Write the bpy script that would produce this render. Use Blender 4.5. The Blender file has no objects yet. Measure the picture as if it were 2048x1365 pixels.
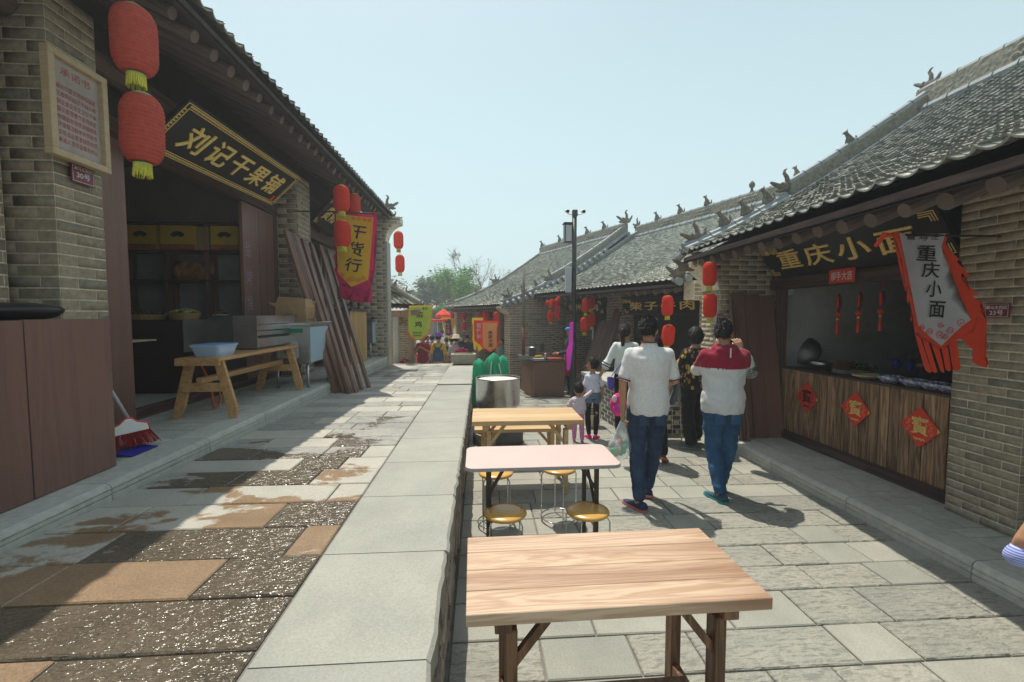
import bpy, bmesh, math, random
import numpy as np
from mathutils import Vector, Matrix, noise
random.seed(11)
R = math.radians
S = bpy.context.scene
COL = S.collection
# ---------------------------------------------------------------- camera
CAMH = 1.77
cd = bpy.data.cameras.new('camera'); cam = bpy.data.objects.new('camera', cd); COL.objects.link(cam)
cam.location = (0, 0, CAMH); cam.rotation_euler = (R(90 - 3.43), 0, R(-3.9))
cd.lens = 16.0; cd.sensor_width = 36; cd.clip_start = .05; cd.clip_end = 2000
S.camera = cam
# ---------------------------------------------------------------- sky + sun
SUNV = Vector((-.15, .37, 1)).normalized()
w = bpy.data.worlds.new("World"); S.world = w; w.use_nodes = True
nt = w.node_tree; nt.nodes.clear()
sky = nt.nodes.new('ShaderNodeTexSky'); sky.sky_type = 'NISHITA'; sky.sun_disc = False
sky.sun_elevation = math.asin(SUNV.z); sky.sun_rotation = math.atan2(SUNV.x, SUNV.y)
sky.air_density = 1.0; sky.dust_density = 2.0; sky.ozone_density = 2.0; sky.altitude = 50
hs = nt.nodes.new('ShaderNodeHueSaturation'); hs.inputs['Saturation'].default_value = .75; hs.inputs['Value'].default_value = .58; hs.inputs['Hue'].default_value = .475
bg = nt.nodes.new('ShaderNodeBackground'); bg.inputs[1].default_value = .112
ow = nt.nodes.new('ShaderNodeOutputWorld')
# hazy air: the blue fades to pale towards the horizon all round
gm = nt.nodes.new('ShaderNodeNewGeometry'); sx = nt.nodes.new('ShaderNodeSeparateXYZ'); nt.links.new(gm.outputs['Incoming'], sx.inputs[0])
mr = nt.nodes.new('ShaderNodeMapRange'); mr.inputs[1].default_value = 0; mr.inputs[2].default_value = -.75; mr.inputs[3].default_value = .92; mr.inputs[4].default_value = .25
nt.links.new(sx.outputs[2], mr.inputs[0])
hz = nt.nodes.new('ShaderNodeMix'); hz.data_type = 'RGBA'; hz.inputs[7].default_value = (2.95, 3.85, 3.9, 1)
nt.links.new(mr.outputs[0], hz.inputs[0]); nt.links.new(sky.outputs[0], hs.inputs['Color']); nt.links.new(hs.outputs[0], hz.inputs[6]); nt.links.new(hz.outputs[2], bg.inputs[0]); nt.links.new(bg.outputs[0], ow.inputs[0])
sd = bpy.data.lights.new('sun', 'SUN'); sd.energy = 2.0; sd.angle = R(.55); sd.color = (1, .94, .82)
sun = bpy.data.objects.new('sun', sd); COL.objects.link(sun)
sun.rotation_euler = SUNV.to_track_quat('Z', 'Y').to_euler()
S.view_settings.view_transform = 'Standard'; S.view_settings.look = 'None'
S.view_settings.exposure = 1.14; S.view_settings.gamma = 1; S.view_settings.use_curve_mapping = False
S.render.engine = 'CYCLES'
S.cycles.max_bounces = 8; S.cycles.diffuse_bounces = 5; S.cycles.glossy_bounces = 3; S.cycles.transmission_bounces = 4; S.cycles.transparent_max_bounces = 6
S.cycles.caustics_reflective = False; S.cycles.caustics_refractive = False

# ---------------------------------------------------------------- pixel -> point (survey of the photograph)
_f = 910.0
_yaw, _pit = R(3.9), R(3.43)
_F = Vector((math.sin(_yaw)*math.cos(_pit), math.cos(_yaw)*math.cos(_pit), -math.sin(_pit)))
_RT = Vector((math.cos(_yaw), -math.sin(_yaw), 0)); _UP = _RT.cross(_F)
_O = Vector((0, 0, CAMH))
def U(x, y, X=None, Y=None, Z=None, D=None):
    r = _F + _RT*((x-1024)/_f) - _UP*((y-682.5)/_f)
    if D is not None: return _O + r*D
    if X is not None: return _O + r*(X/r.x)
    if Y is not None: return _O + r*(Y/r.y)
    return _O + r*((Z-CAMH)/r.z)

# ---------------------------------------------------------------- object helpers
def wmat(o):
    m = o.matrix_basis.copy()
    if o.parent: m = wmat(o.parent) @ o.matrix_parent_inverse @ m
    return m
def tag(o, label=None, cat=None, group=None, kind=None):
    if label: o['label'] = label
    if cat: o['category'] = cat
    if group: o['group'] = group
    if kind: o['kind'] = kind
    return o
def put(o, parent, mat=None):
    COL.objects.link(o)
    if mat is not None: o.matrix_basis = mat
    if parent:
        o.parent = parent; o.matrix_parent_inverse = wmat(parent).inverted()
    return o
def empty(name, loc=(0,0,0), rz=0, parent=None):
    o = bpy.data.objects.new(name, None); o.empty_display_size = .1
    o.location = loc; o.rotation_euler = (0,0,rz)
    COL.objects.link(o)
    if parent: o.parent = parent; o.matrix_parent_inverse = wmat(parent).inverted()
    return o
def thing(name, label, cat, loc=(0,0,0), rz=0, group=None):
    return tag(empty(name, loc, rz), label, cat, group)
def copy_tree(o, parent=None):
    c = o.copy(); COL.objects.link(c)
    if parent: c.parent = parent
    for ch in KIDS.get(o.name, []) or list(o.children):
        copy_tree(ch, c)
    return c
KIDS = {}
def dup(root, loc, rz=0, label=None, scale=None, group=None):
    c = copy_tree(root); c.location = loc; c.rotation_euler = (0,0,rz)
    if scale: c.scale = scale if hasattr(scale,'__len__') else (scale,)*3
    if label: c['label'] = label
    if group: c['group'] = group
    return c
def newmesh(name, V, F, mats, mi=None, smooth=False):
    me = bpy.data.meshes.new(name)
    me.from_pydata([tuple(v) for v in V], [], F)
    for m in (mats if isinstance(mats, (list, tuple)) else [mats]): me.materials.append(m)
    if mi is not None: me.polygons.foreach_set('material_index', mi)
    if smooth: me.polygons.foreach_set('use_smooth', [True]*len(me.polygons))
    me.update(); return me

class MB:
    def __init__(s): s.V=[]; s.F=[]; s.M=[]; s.cur=0
    def add(s, V, F):
        o=len(s.V); s.V += [Vector(v) for v in V]; s.F += [tuple(i+o for i in f) for f in F]; s.M += [s.cur]*len(F); return s
    def box(s, a, b):
        x0,y0,z0=a; x1,y1,z1=b
        if x0>x1:x0,x1=x1,x0
        if y0>y1:y0,y1=y1,y0
        if z0>z1:z0,z1=z1,z0
        return s.add([(x0,y0,z0),(x1,y0,z0),(x1,y1,z0),(x0,y1,z0),(x0,y0,z1),(x1,y0,z1),(x1,y1,z1),(x0,y1,z1)],
              [(0,3,2,1),(4,5,6,7),(0,1,5,4),(1,2,6,5),(2,3,7,6),(3,0,4,7)])
    def obox(s, c, ax, ay, az):           # centre, half axis vectors
        c=Vector(c);ax=Vector(ax);ay=Vector(ay);az=Vector(az)
        V=[c+ax*i+ay*j+az*k for k in(-1,1) for (i,j) in((-1,-1),(1,-1),(1,1),(-1,1))]
        return s.add(V,[(0,3,2,1),(4,5,6,7),(0,1,5,4),(1,2,6,5),(2,3,7,6),(3,0,4,7)])
    def bar(s, p, q, w, h, up=(0,0,1)):    # board from p to q, width w, height h
        p=Vector(p);q=Vector(q);d=q-p;L=d.length;d.normalize();u=Vector(up)
        sd=d.cross(u)
        if sd.length<1e-4: sd=d.cross(Vector((0,1,0)))
        sd.normalize();u=sd.cross(d).normalized()
        return s.obox((p+q)/2,sd*(w/2),d*(L/2),u*(h/2))
    def tube(s, P, r, n=8, cap=True):
        P=[Vector(p) for p in P]; rr=r if hasattr(r,'__len__') else [r]*len(P)
        V=[];F=[];u=None
        for i,p in enumerate(P):
            t=(P[min(i+1,len(P)-1)]-P[max(i-1,0)]).normalized()
            if u is None:
                u=t.orthogonal().normalized()
            else:
                u=(u-t*u.dot(t))
                u=u.normalized() if u.length>1e-6 else t.orthogonal().normalized()
            v=t.cross(u)
            for k in range(n):
                a=2*math.pi*k/n; V.append(p+(u*math.cos(a)+v*math.sin(a))*rr[i])
        for i in range(len(P)-1):
            for k in range(n):
                k2=(k+1)%n; F.append((i*n+k,i*n+k2,(i+1)*n+k2,(i+1)*n+k))
        if cap: F.append(tuple(range(n-1,-1,-1))); F.append(tuple((len(P)-1)*n+k for k in range(n)))
        return s.add(V,F)
    def lathe(s, prof, n=24, c=(0,0,0), cap=True, sx=1, sy=1):
        V=[];F=[];c=Vector(c)
        for r_,z in prof:
            for k in range(n):
                a=2*math.pi*k/n; V.append(c+Vector((r_*math.cos(a)*sx,r_*math.sin(a)*sy,z)))
        for i in range(len(prof)-1):
            for k in range(n):
                k2=(k+1)%n; F.append((i*n+k,i*n+k2,(i+1)*n+k2,(i+1)*n+k))
        if cap: F.append(tuple(range(n-1,-1,-1))); F.append(tuple((len(prof)-1)*n+k for k in range(n)))
        return s.add(V,F)
    def prism(s, poly, d):                 # closed planar polygon (3d) extruded by d
        n=len(poly); d=Vector(d); V=[Vector(p) for p in poly]; V+= [p+d for p in V]
        F=[tuple(range(n-1,-1,-1)),tuple(range(n,2*n))]+[(i,(i+1)%n,n+(i+1)%n,n+i) for i in range(n)]
        return s.add(V,F)
    def rings(s, rings, cap=True):         # list of equal length point rings
        n=len(rings[0]); V=[p for r_ in rings for p in r_]; F=[]
        for i in range(len(rings)-1):
            for k in range(n):
                k2=(k+1)%n; F.append((i*n+k,i*n+k2,(i+1)*n+k2,(i+1)*n+k))
        if cap: F.append(tuple(range(n-1,-1,-1))); F.append(tuple((len(rings)-1)*n+k for k in range(n)))
        return s.add(V,F)
    def ell(s, c, r, n=10, m=7, rot=None):
        c=Vector(c); V=[];F=[]
        for i in range(m+1):
            th=math.pi*i/m
            for k in range(n):
                a=2*math.pi*k/n
                p=Vector((math.sin(th)*math.cos(a)*r[0],math.sin(th)*math.sin(a)*r[1],math.cos(th)*r[2]))
                if rot is not None: p=rot@p
                V.append(c+p)
        for i in range(m):
            for k in range(n):
                k2=(k+1)%n; F.append((i*n+k,(i+1)*n+k,(i+1)*n+k2,i*n+k2))
        return s.add(V,F)
    def grid(s, fn, nu, nv):
        V=[fn(i/nu,j/nv) for j in range(nv+1) for i in range(nu+1)]
        F=[(j*(nu+1)+i,j*(nu+1)+i+1,(j+1)*(nu+1)+i+1,(j+1)*(nu+1)+i) for j in range(nv) for i in range(nu)]
        return s.add(V,F)
    def mesh(s, name, mats, smooth=False):
        return newmesh(name, s.V, s.F, mats, s.M if isinstance(mats,(list,tuple)) else None, smooth)
    def build(s, name, mats, parent=None, smooth=False, bevel=0, seg=1, weld=False):
        me=s.mesh(name, mats, smooth)
        if bevel or weld:
            bm=bmesh.new(); bm.from_mesh(me)
            bmesh.ops.remove_doubles(bm, verts=bm.verts, dist=1e-5)
            if bevel:
                bmesh.ops.recalc_face_normals(bm, faces=bm.faces)
                es=[e for e in bm.edges if len(e.link_faces)==2 and e.calc_face_angle(0)>.6]
                bmesh.ops.bevel(bm, geom=es, offset=bevel, segments=seg, affect='EDGES', profile=.5, clamp_overlap=True)
            bm.to_mesh(me); bm.free()
            if smooth:
                me.polygons.foreach_set('use_smooth', [True]*len(me.polygons))
        o=bpy.data.objects.new(name, me); put(o, parent); return o

def stamp(name, base, mats, transforms, material, parent=None, kind='stuff', mi=None):
    """many copies of one small mesh joined into one object (numpy)"""
    if not transforms: return None
    V=np.array([tuple(v) for v in base.V]); n=len(V)
    A=np.array([[list(r_) for r_ in T] for T in transforms])
    Vh=np.c_[V,np.ones(n)]
    allV=np.einsum('tij,nj->tni',A,Vh)[:,:,:3].reshape(-1,3)
    loops=[];starts=[];tot=[];c=0
    for f in base.F:
        starts.append(c); tot.append(len(f)); loops+=list(f); c+=len(f)
    loops=np.array(loops); starts=np.array(starts); tot=np.array(tot); k=len(transforms)
    L=(loops[None,:]+(np.arange(k)*n)[:,None]).ravel()
    St=(starts[None,:]+(np.arange(k)*c)[:,None]).ravel(); T2=np.tile(tot,k)
    me=bpy.data.meshes.new(name); me.vertices.add(len(allV)); me.vertices.foreach_set('co',allV.ravel())
    me.loops.add(len(L)); me.loops.foreach_set('vertex_index',L.astype(np.int32))
    me.polygons.add(len(St)); me.polygons.foreach_set('loop_start',St.astype(np.int32)); me.polygons.foreach_set('loop_total',T2.astype(np.int32))
    me.materials.append(material); me.update(calc_edges=True); me.validate()
    o=bpy.data.objects.new(name,me); put(o,parent)
    if kind: o['kind']=kind
    return o
def scatter_parts(name, base, material, transforms, parent, limit=300, restname=None, restparent=None):
    """nearest `limit` as objects sharing one mesh, the rest joined as stuff"""
    transforms=sorted(transforms,key=lambda T:(T.translation-_O).length)
    me=base.mesh(name,material)
    for T in transforms[:limit]:
        o=bpy.data.objects.new(name,me); put(o,parent,T)
    if len(transforms)>limit:
        stamp(restname or name+'s',base,None,transforms[limit:],material,restparent or parent)
def frame(o, x, y, z):
    M=Matrix((( x[0],y[0],z[0],o[0]),(x[1],y[1],z[1],o[1]),(x[2],y[2],z[2],o[2]),(0,0,0,1))); return M
def remesh(mb, name, mats, parent, voxel=.012, smooth=4, post=None, matfn=None, sub=False):
    me=newmesh(name+'_src', mb.V, mb.F, mats[0] if isinstance(mats,(list,tuple)) else mats)
    bm=bmesh.new(); bm.from_mesh(me); bmesh.ops.recalc_face_normals(bm,faces=bm.faces); bm.to_mesh(me); bm.free()
    o=bpy.data.objects.new(name,me); COL.objects.link(o)
    m=o.modifiers.new('r','REMESH'); m.mode='VOXEL'; m.voxel_size=voxel; m.adaptivity=0
    if smooth:
        m=o.modifiers.new('s','SMOOTH'); m.iterations=smooth; m.factor=.5
    dg=bpy.context.evaluated_depsgraph_get(); ev=o.evaluated_get(dg)
    me2=bpy.data.meshes.new_from_object(ev); me2.name=name
    bpy.data.objects.remove(o); bpy.data.meshes.remove(me)
    if post:
        nrm=[v.normal.copy() for v in me2.vertices]
        for v,nn in zip(me2.vertices,nrm): v.co=post(v.co.copy(),nn)
    me2.materials.clear()
    for m in (mats if isinstance(mats,(list,tuple)) else [mats]): me2.materials.append(m)
    if matfn:
        me2.polygons.foreach_set('material_index',[matfn(p.center) for p in me2.polygons])
    else: me2.polygons.foreach_set('material_index',[0]*len(me2.polygons))
    me2.polygons.foreach_set('use_smooth',[True]*len(me2.polygons)); me2.update()
    o=bpy.data.objects.new(name,me2); put(o,parent); return o
_tx={}
def text_mesh(s, mat, size=1, extrude=.0, offset=0, shear=0, line=1.0, space=1.0):
    cu=bpy.data.curves.new('lettering','FONT'); cu.body=s; cu.size=size; cu.extrude=extrude; cu.offset=offset; cu.shear=shear
    cu.align_x='CENTER'; cu.align_y='CENTER'; cu.space_line=line; cu.space_character=space; cu.resolution_u=3
    o=bpy.data.objects.new('lettering',cu); COL.objects.link(o)
    dg=bpy.context.evaluated_depsgraph_get(); me=bpy.data.meshes.new_from_object(o.evaluated_get(dg))
    bpy.data.objects.remove(o); me.materials.clear(); me.materials.append(mat)
    # centre the real bounds
    c=[v.co.copy() for v in me.vertices]
    if c:
        xs=[v.x for v in c]; ys=[v.y for v in c]; mx,my=(min(xs)+max(xs))/2,(min(ys)+max(ys))/2
        for v in me.vertices: v.co.x-=mx; v.co.y-=my
    return me
def letters(s, mat, M, parent, size=1, w=None, h=None, name='lettering', **kw):
    """text fitted to w x h, placed with matrix M"""
    me=text_mesh(s,mat,size,**kw)
    co=[v.co for v in me.vertices]
    if co and (w or h):
        W=max(c.x for c in co)-min(c.x for c in co); Hh=max(c.y for c in co)-min(c.y for c in co)
        fx=(w/W) if w else None; fy=(h/Hh) if h else None
        fx=fx or fy; fy=fy or fx
        for v in me.vertices: v.co.x*=fx; v.co.y*=fy
    o=bpy.data.objects.new(name,me); put(o,parent,M); return o

# ---------------------------------------------------------------- materials
def srgb(r,g,b):
    f=lambda c:(c/255/12.92 if c/255<=.04045 else ((c/255+.055)/1.055)**2.4)
    return (f(r),f(g),f(b),1)
class NT:
    def __init__(s,name):
        s.m=bpy.data.materials.new(name); s.m.use_nodes=True; s.t=s.m.node_tree; s.b=s.t.nodes['Principled BSDF']; s.out=s.t.nodes['Material Output']
        s.tc=None
    def n(s,ty,**kw):
        n=s.t.nodes.new('ShaderNode'+ty)
        for k,v in kw.items(): setattr(n,k,v)
        return n
    def l(s,a,b): s.t.links.new(a,b)
    def co(s,scale=(1,1,1),world=False,rot=(0,0,0)):
        if world: src=s.n('NewGeometry').outputs['Position']
        else: src=s.n('TexCoord').outputs['Object']
        mp=s.n('Mapping'); mp.inputs['Scale'].default_value=scale; mp.inputs['Rotation'].default_value=rot; s.l(src,mp.inputs[0]); return mp.outputs[0]
    def noise(s,co,scale=5,detail=4,rough=.55,dist=0):
        n=s.n('TexNoise'); n.inputs['Scale'].default_value=scale; n.inputs['Detail'].default_value=detail; n.inputs['Roughness'].default_value=rough; n.inputs['Distortion'].default_value=dist
        s.l(co,n.inputs['Vector']); return n.outputs['Fac']
    def ramp(s,fac,stops,interp='LINEAR'):
        r=s.n('ValToRGB'); r.color_ramp.interpolation=interp; e=r.color_ramp.elements
        while len(e)<len(stops): e.new(.5)
        for x,(p,c) in zip(e,stops):
            x.position=p; x.color=c if len(c)==4 else (*c,1)
        s.l(fac,r.inputs[0]); return r.outputs[0]
    def mix(s,fac,a,b,mode='MIX'):
        n=s.n('Mix',data_type='RGBA',blend_type=mode)
        for sock,v in ((n.inputs[0],fac),(n.inputs[6],a),(n.inputs[7],b)):
            if hasattr(v,'is_output'): s.l(v,sock)
            else: sock.default_value=v if not (sock.type=='RGBA' and len(v)==3) else (*v,1)
        return n.outputs[2]
    def math(s,op,a,b=0,c=0):
        n=s.n('Math',operation=op)
        for i,v in enumerate((a,b,c)):
            if hasattr(v,'is_output'): s.l(v,n.inputs[i])
            else: n.inputs[i].default_value=v
        return n.outputs[0]
    def rnd(s):
        a=s.n('ObjectInfo').outputs['Random']; g=s.n('NewGeometry').outputs['Random Per Island']
        return s.math('FRACT',s.math('ADD',s.math('MULTIPLY',a,7.3),g))
    def bump(s,h,strength=.5,dist=.01):
        b=s.n('Bump'); b.inputs['Strength'].default_value=strength; b.inputs['Distance'].default_value=dist; s.l(h,b.inputs['Height']); s.l(b.outputs[0],s.b.inputs['Normal']); return b
    def base(s,c):
        if hasattr(c,'is_output'): s.l(c,s.b.inputs['Base Color'])
        else: s.b.inputs['Base Color'].default_value=c if len(c)==4 else (*c,1)
    def set(s,rough=.6,metal=0,spec=.5,**kw):
        if hasattr(rough,'is_output'): s.l(rough,s.b.inputs['Roughness'])
        else: s.b.inputs['Roughness'].default_value=rough
        s.b.inputs['Metallic'].default_value=metal; s.b.inputs['Specular IOR Level'].default_value=spec
        return s.m
def simple(name,c,rough=.6,var=.25,scale=12,metal=0,bump=.2,dist=.002,rnd=.15,spec=.4,stretch=(1,1,1),world=False,dirt=0):
    n=NT(name); co=n.co(stretch,world); f=n.noise(co,scale,5,.6); f2=n.noise(co,scale*.23,3)
    c=Vector(c[:3]); a=(*[x*(1-var) for x in c],1); b=(*[min(1,x*(1+var)) for x in c],1)
    k=n.ramp(f,[(.3,a),(.7,b)])
    k=n.mix(.35,k,n.ramp(f2,[(.35,a),(.65,b)]))
    if rnd:
        rr=n.rnd(); k=n.mix(1,k,n.ramp(rr,[(0,(1-rnd,)*3),(1,(1+rnd*.6,)*3)]),'MULTIPLY')
    if dirt:
        d=n.noise(n.co((1,1,1),True),2.3,6,.7); k=n.mix(n.ramp(d,[(.5,(0,0,0)),(.75,(dirt,)*3)]),k,(*[x*.35 for x in c],1))
    n.base(k); 
    if bump: n.bump(f,bump,dist)
    return n.set(rough,metal,spec)
def wood(name,light,dark,scale=1.0,axis=0,rough=.6,rnd=.2,rings=.5,spec=.35,dense=28,char=0):
    """plank grain running along local/world axis"""
    n=NT(name); st=[6,6,6]; st[axis]=.35
    ob=n.n('ObjectInfo').outputs['Random']
    co=n.n('TexCoord').outputs['Object']
    sh=n.n('VectorMath',operation='ADD'); cm=n.n('CombineXYZ'); 
    for i in range(3): n.l(n.math('MULTIPLY',ob,13.7*(i+1)),cm.inputs[i])
    n.l(co,sh.inputs[0]); n.l(cm.outputs[0],sh.inputs[1])
    mp=n.n('Mapping'); mp.inputs['Scale'].default_value=[x*scale for x in st]; n.l(sh.outputs[0],mp.inputs[0]); v=mp.outputs[0]
    f=n.noise(v,1.6,4,.6,.6); w_=n.math('SINE',n.math('MULTIPLY',f,dense)); w_=n.math('MULTIPLY_ADD',w_,.5,.5)
    fine=n.noise(v,14,3,.7)
    g=n.math('ADD',n.math('MULTIPLY',w_,rings),n.math('MULTIPLY',fine,1-rings))
    k=n.ramp(g,[(.15,dark),(.8,light)])
    if char:
        ch=n.noise(mp.outputs[0],.75,3,.55); sp_=n.n('SeparateXYZ'); n.l(co,sp_.inputs[0]); ch=n.math('ADD',ch,n.math('MULTIPLY',n.math('POWER',n.math('MAXIMUM',sp_.outputs[0],0),2),.45))
        k=n.mix(n.ramp(ch,[(.50,(0,0,0)),(.74,(char,)*3)]),k,(dark[0]*.45,dark[1]*.30,dark[2]*.22,1))
    k=n.mix(1,k,n.ramp(n.rnd(),[(0,(1-rnd,)*3),(1,(1+rnd*.5,)*3)]),'MULTIPLY')
    n.base(k); n.bump(g,.35,.002); return n.set(rough,0,spec)

M={}
# grey-brown fired brick
def brickmat():
    n=NT('brick'); r=n.rnd(); c=n.ramp(r,[(0,(.25,.23,.185)),(.12,(.30,.27,.21)),(.35,(.39,.325,.24)),(.75,(.44,.365,.27)),(1,(.34,.295,.225))])
    f=n.noise(n.co((1,1,1),True),26,6,.65); c=n.mix(1,c,n.ramp(f,[(.25,(.6,.6,.6)),(.75,(1.25,1.22,1.2))]),'MULTIPLY')
    s=n.noise(n.co((1,1,1),True),1.4,5,.6); c=n.mix(n.ramp(s,[(.5,(0,0,0)),(.8,(.45,.45,.45))]),c,(.18,.17,.14))
    n.base(c); n.bump(f,.5,.003); return n.set(.85,0,.3)
M['brick']=brickmat()
M['mortar']=simple('mortar',(.80,.70,.54),.9,.35,30,bump=.8,dist=.006,rnd=0,world=True,dirt=.4)
def tilemat(name,k=1.0):
    n=NT(name); r=n.rnd(); c=n.ramp(r,[(0,(.34*k,.345*k,.305*k)),(.5,(.53*k,.53*k,.47*k)),(1,(.66*k,.65*k,.58*k))])
    f=n.noise(n.co((1,1,1),True),18,6,.7); c=n.mix(1,c,n.ramp(f,[(.25,(.72,.73,.72)),(.75,(1.15,1.15,1.12))]),'MULTIPLY')
    s=n.noise(n.co((1,1,1),True),.9,5,.6); c=n.mix(n.ramp(s,[(.5,(0,0,0)),(.75,(.28,.28,.28))]),c,(.2,.2,.15))
    n.base(c); n.bump(f,.5,.004); return n.set(.5,0,.5)
M['tile']=tilemat('roof_tile',.68); M['tile_backlit']=tilemat('backlit_roof_tile',1.08); M['tile_dark']=tilemat('dark_roof_tile',.5)  # backlit shine lightens the second copy's colour, lens vignetting darkens the first
def reliefmat():
    n=NT('ridge_brick'); co=n.co((1,1,1),True); v=n.n('TexVoronoi'); v.inputs['Scale'].default_value=14; n.l(co,v.inputs[0])
    f=n.noise(co,20,6,.7); c=n.ramp(f,[(.3,(.16,.155,.125)),(.7,(.34,.32,.25))]); n.base(c)
    h=n.math('ADD',v.outputs['Distance'],f); n.bump(h,.9,.02); return n.set(.85)
M['ridge']=reliefmat()
M['ridge_cap']=simple('ridge_cap_tile',(.30,.33,.34),.6,.3,16,bump=.4,rnd=.1,world=True,dirt=.3)
M['beast']=simple('ridge_beast_clay',(.19,.17,.135),.85,.4,30,bump=.8,dist=.006,rnd=.1,world=True)
M['timber']=wood('dark_timber',(.15,.095,.078),(.065,.042,.035),1,1,.7,.25)
M['timber_z']=wood('dark_timber_upright',(.19,.11,.09),(.09,.052,.045),1,2,.65,.25)
M['timber_x']=wood('dark_timber_cross',(.085,.05,.04),(.035,.022,.018),1,0,.7,.25)
M['rafter']=simple('rafter_timber',(.17,.13,.115),.75,.4,24,bump=.5,rnd=.25)
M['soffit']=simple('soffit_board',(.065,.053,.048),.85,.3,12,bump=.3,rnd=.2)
M['redwood']=wood('red_brown_board',(.25,.13,.10),(.185,.095,.078),.8,2,.45,.14,rings=.3,spec=.45)
M['lean']=wood('red_brown_plank',(.26,.14,.10),(.10,.052,.042),1.2,2,.5,.3,rings=.4,spec=.45)
M['counterwood']=wood('counter_plank',(.50,.30,.17),(.19,.11,.065),1.4,2,.55,.35,rings=.6,dense=34)
M['pine']=wood('pale_pine',(.60,.36,.16),(.42,.22,.09),1,1,.5,.15,rings=.4)
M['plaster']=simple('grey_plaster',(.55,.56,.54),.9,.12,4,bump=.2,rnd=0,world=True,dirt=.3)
M['plaster_dark']=simple('shaded_plaster',(.26,.265,.25),.9,.2,4,bump=.2,rnd=0,world=True)  # shade of the unlit rooms put into the plaster colour
M['black']=simple('black_lacquer',(.012,.012,.013),.35,.2,20,bump=.05,rnd=0,spec=.2)
M['gold']=simple('gold_paint',(.92,.62,.20),.45,.2,30,metal=0,bump=.2,rnd=0)
M['golddull']=simple('dull_gold_paint',(.5,.37,.16),.55,.2,30,metal=.1,bump=.2,rnd=0)
M['ink']=simple('black_ink',(.015,.013,.014),.8,.2,10,bump=0,rnd=0)
M['white']=simple('white_paint',(.78,.78,.76),.5,.05,10,bump=.05,rnd=0)
M['cream']=simple('cream_plastic',(.70,.66,.52),.4,.08,10,bump=.05,rnd=.05)
M['redpaint']=simple('red_paper',(.80,.06,.03),.6,.1,12,bump=.1,rnd=.03)
M['maroon']=simple('maroon_enamel',(.20,.02,.05),.35,.1,12,bump=.05,rnd=0)
M['steel']=None
def steel(name,c=(.62,.63,.64),r=.28,st=(1,1,30)):
    n=NT(name); f=n.noise(n.co(st),6,5,.6); f2=n.noise(n.co(),3,4,.6); n.base(n.ramp(f2,[(.3,tuple(x*.75 for x in c)),(.7,c)]))
    n.bump(f,.08,.001); rr=n.math('MULTIPLY_ADD',f2,.3,r-.1); return n.set(rr,1,.5)
M['steel']=steel('brushed_steel'); M['steel_dark']=steel('sooty_steel',(.25,.24,.235),.4)
M['chrome']=steel('chrome_wire',(.7,.7,.7),.2)
M['blackmetal']=simple('black_coated_metal',(.02,.02,.021),.4,.2,20,bump=.1,rnd=0,spec=.5)
M['stone']=simple('grey_granite',(.42,.41,.36),.8,.22,60,bump=.5,dist=.003,rnd=.1,world=True,dirt=.25)
M['rubble']=simple('rubble_stone',(.36,.30,.25),.9,.5,14,bump=1,dist=.02,rnd=.35,world=True,dirt=.4)
M['trough']=simple('old_trough_stone',(.34,.31,.24),.9,.35,40,bump=.9,dist=.006,rnd=.1)
M['slab']=simple('grey_step_slab',(.50,.495,.44),.85,.2,20,bump=.5,dist=.004,rnd=.12,world=True,dirt=.3)
def granite(name,c,c2,wet=0,rough_=False,tan=None):
    n=NT(name); P=n.co((1,1,1),True)
    sp=n.noise(P,95,3,.7); lg=n.noise(P,2.6,5,.6)
    k=n.ramp(sp,[(.32,c2),(.66,c)]); k=n.mix(1,k,n.ramp(lg,[(.3,(.86,.86,.86)),(.7,(1.1,1.09,1.07))]),'MULTIPLY')
    k=n.mix(1,k,n.ramp(n.rnd(),[(0,(.88,.88,.88)),(.5,(1,.99,.97)),(1,(1.08,1.06,1.03))]),'MULTIPLY')
    if rough_:
        gp=n.co((9,24,9),True); gr=n.noise(gp,1.7,2.5,.45,.6); g2=n.noise(n.co((1.2,26,1.2),True),1.4,3,.6)
        h=n.math('ADD',n.math('MULTIPLY',gr,.75),n.math('MULTIPLY',g2,.45))
        k=n.mix(n.ramp(h,[(.47,(.6,.6,.6)),(.60,(0,0,0))]),k,tuple(x*.62 for x in c2))  # cavity shade painted in: chisel pits get a darker colour
    else: h=sp
    rough=.75
    if wet:
        wn=n.noise(n.co((1,1.6,1),True),1.5,6,.62,.35)
        sep=n.n('SeparateXYZ'); n.l(n.n('NewGeometry').outputs['Position'],sep.inputs[0])
        yb=n.math('SUBTRACT',1.0,n.math('DIVIDE',sep.outputs[1],wet))
        yb=n.math('MAXIMUM',yb,-.20 if rough_ else -.3)
        xb=n.math('MULTIPLY',n.math('ABSOLUTE',n.math('ADD',sep.outputs[0],1.35)),-.10)
        msk=n.math('ADD',n.math('ADD',wn,n.math('MULTIPLY',yb,.5)),xb)
        mk=n.ramp(msk,[(.525,(0,0,0)),(.56,(1,1,1))])
        wc=tan or (.05,.045,.035)
        wk=n.mix(1,n.ramp(sp,[(.3,tuple(x*.6 for x in wc)),(.7,tuple(x*1.2 for x in wc))]),n.ramp(lg,[(.3,(.75,.75,.75)),(.7,(1.15,1.15,1.15))]),'MULTIPLY')
        k=n.mix(mk,k,wk)
        rough=n.ramp(mk,[(0,(.8,.8,.8)),(1,(.2,.2,.2) if rough_ else (.42,.42,.42))])
    n.base(k)
    if rough_:
        fine=n.noise(P,75,1,.4)
        hh=n.math('ADD',h,n.math('MULTIPLY',fine,.12 if wet else .10)); n.bump(hh,1.0,.022 if not wet else .028)
    else: n.bump(h,.25,.002)
    return n.set(rough,0,.6 if wet else .35)
M['pave']=granite('smooth_granite',(.375,.375,.33),(.285,.29,.26))
M['pave_r']=granite('chiselled_granite',(.375,.37,.325),(.265,.265,.235),rough_=True)
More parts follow.
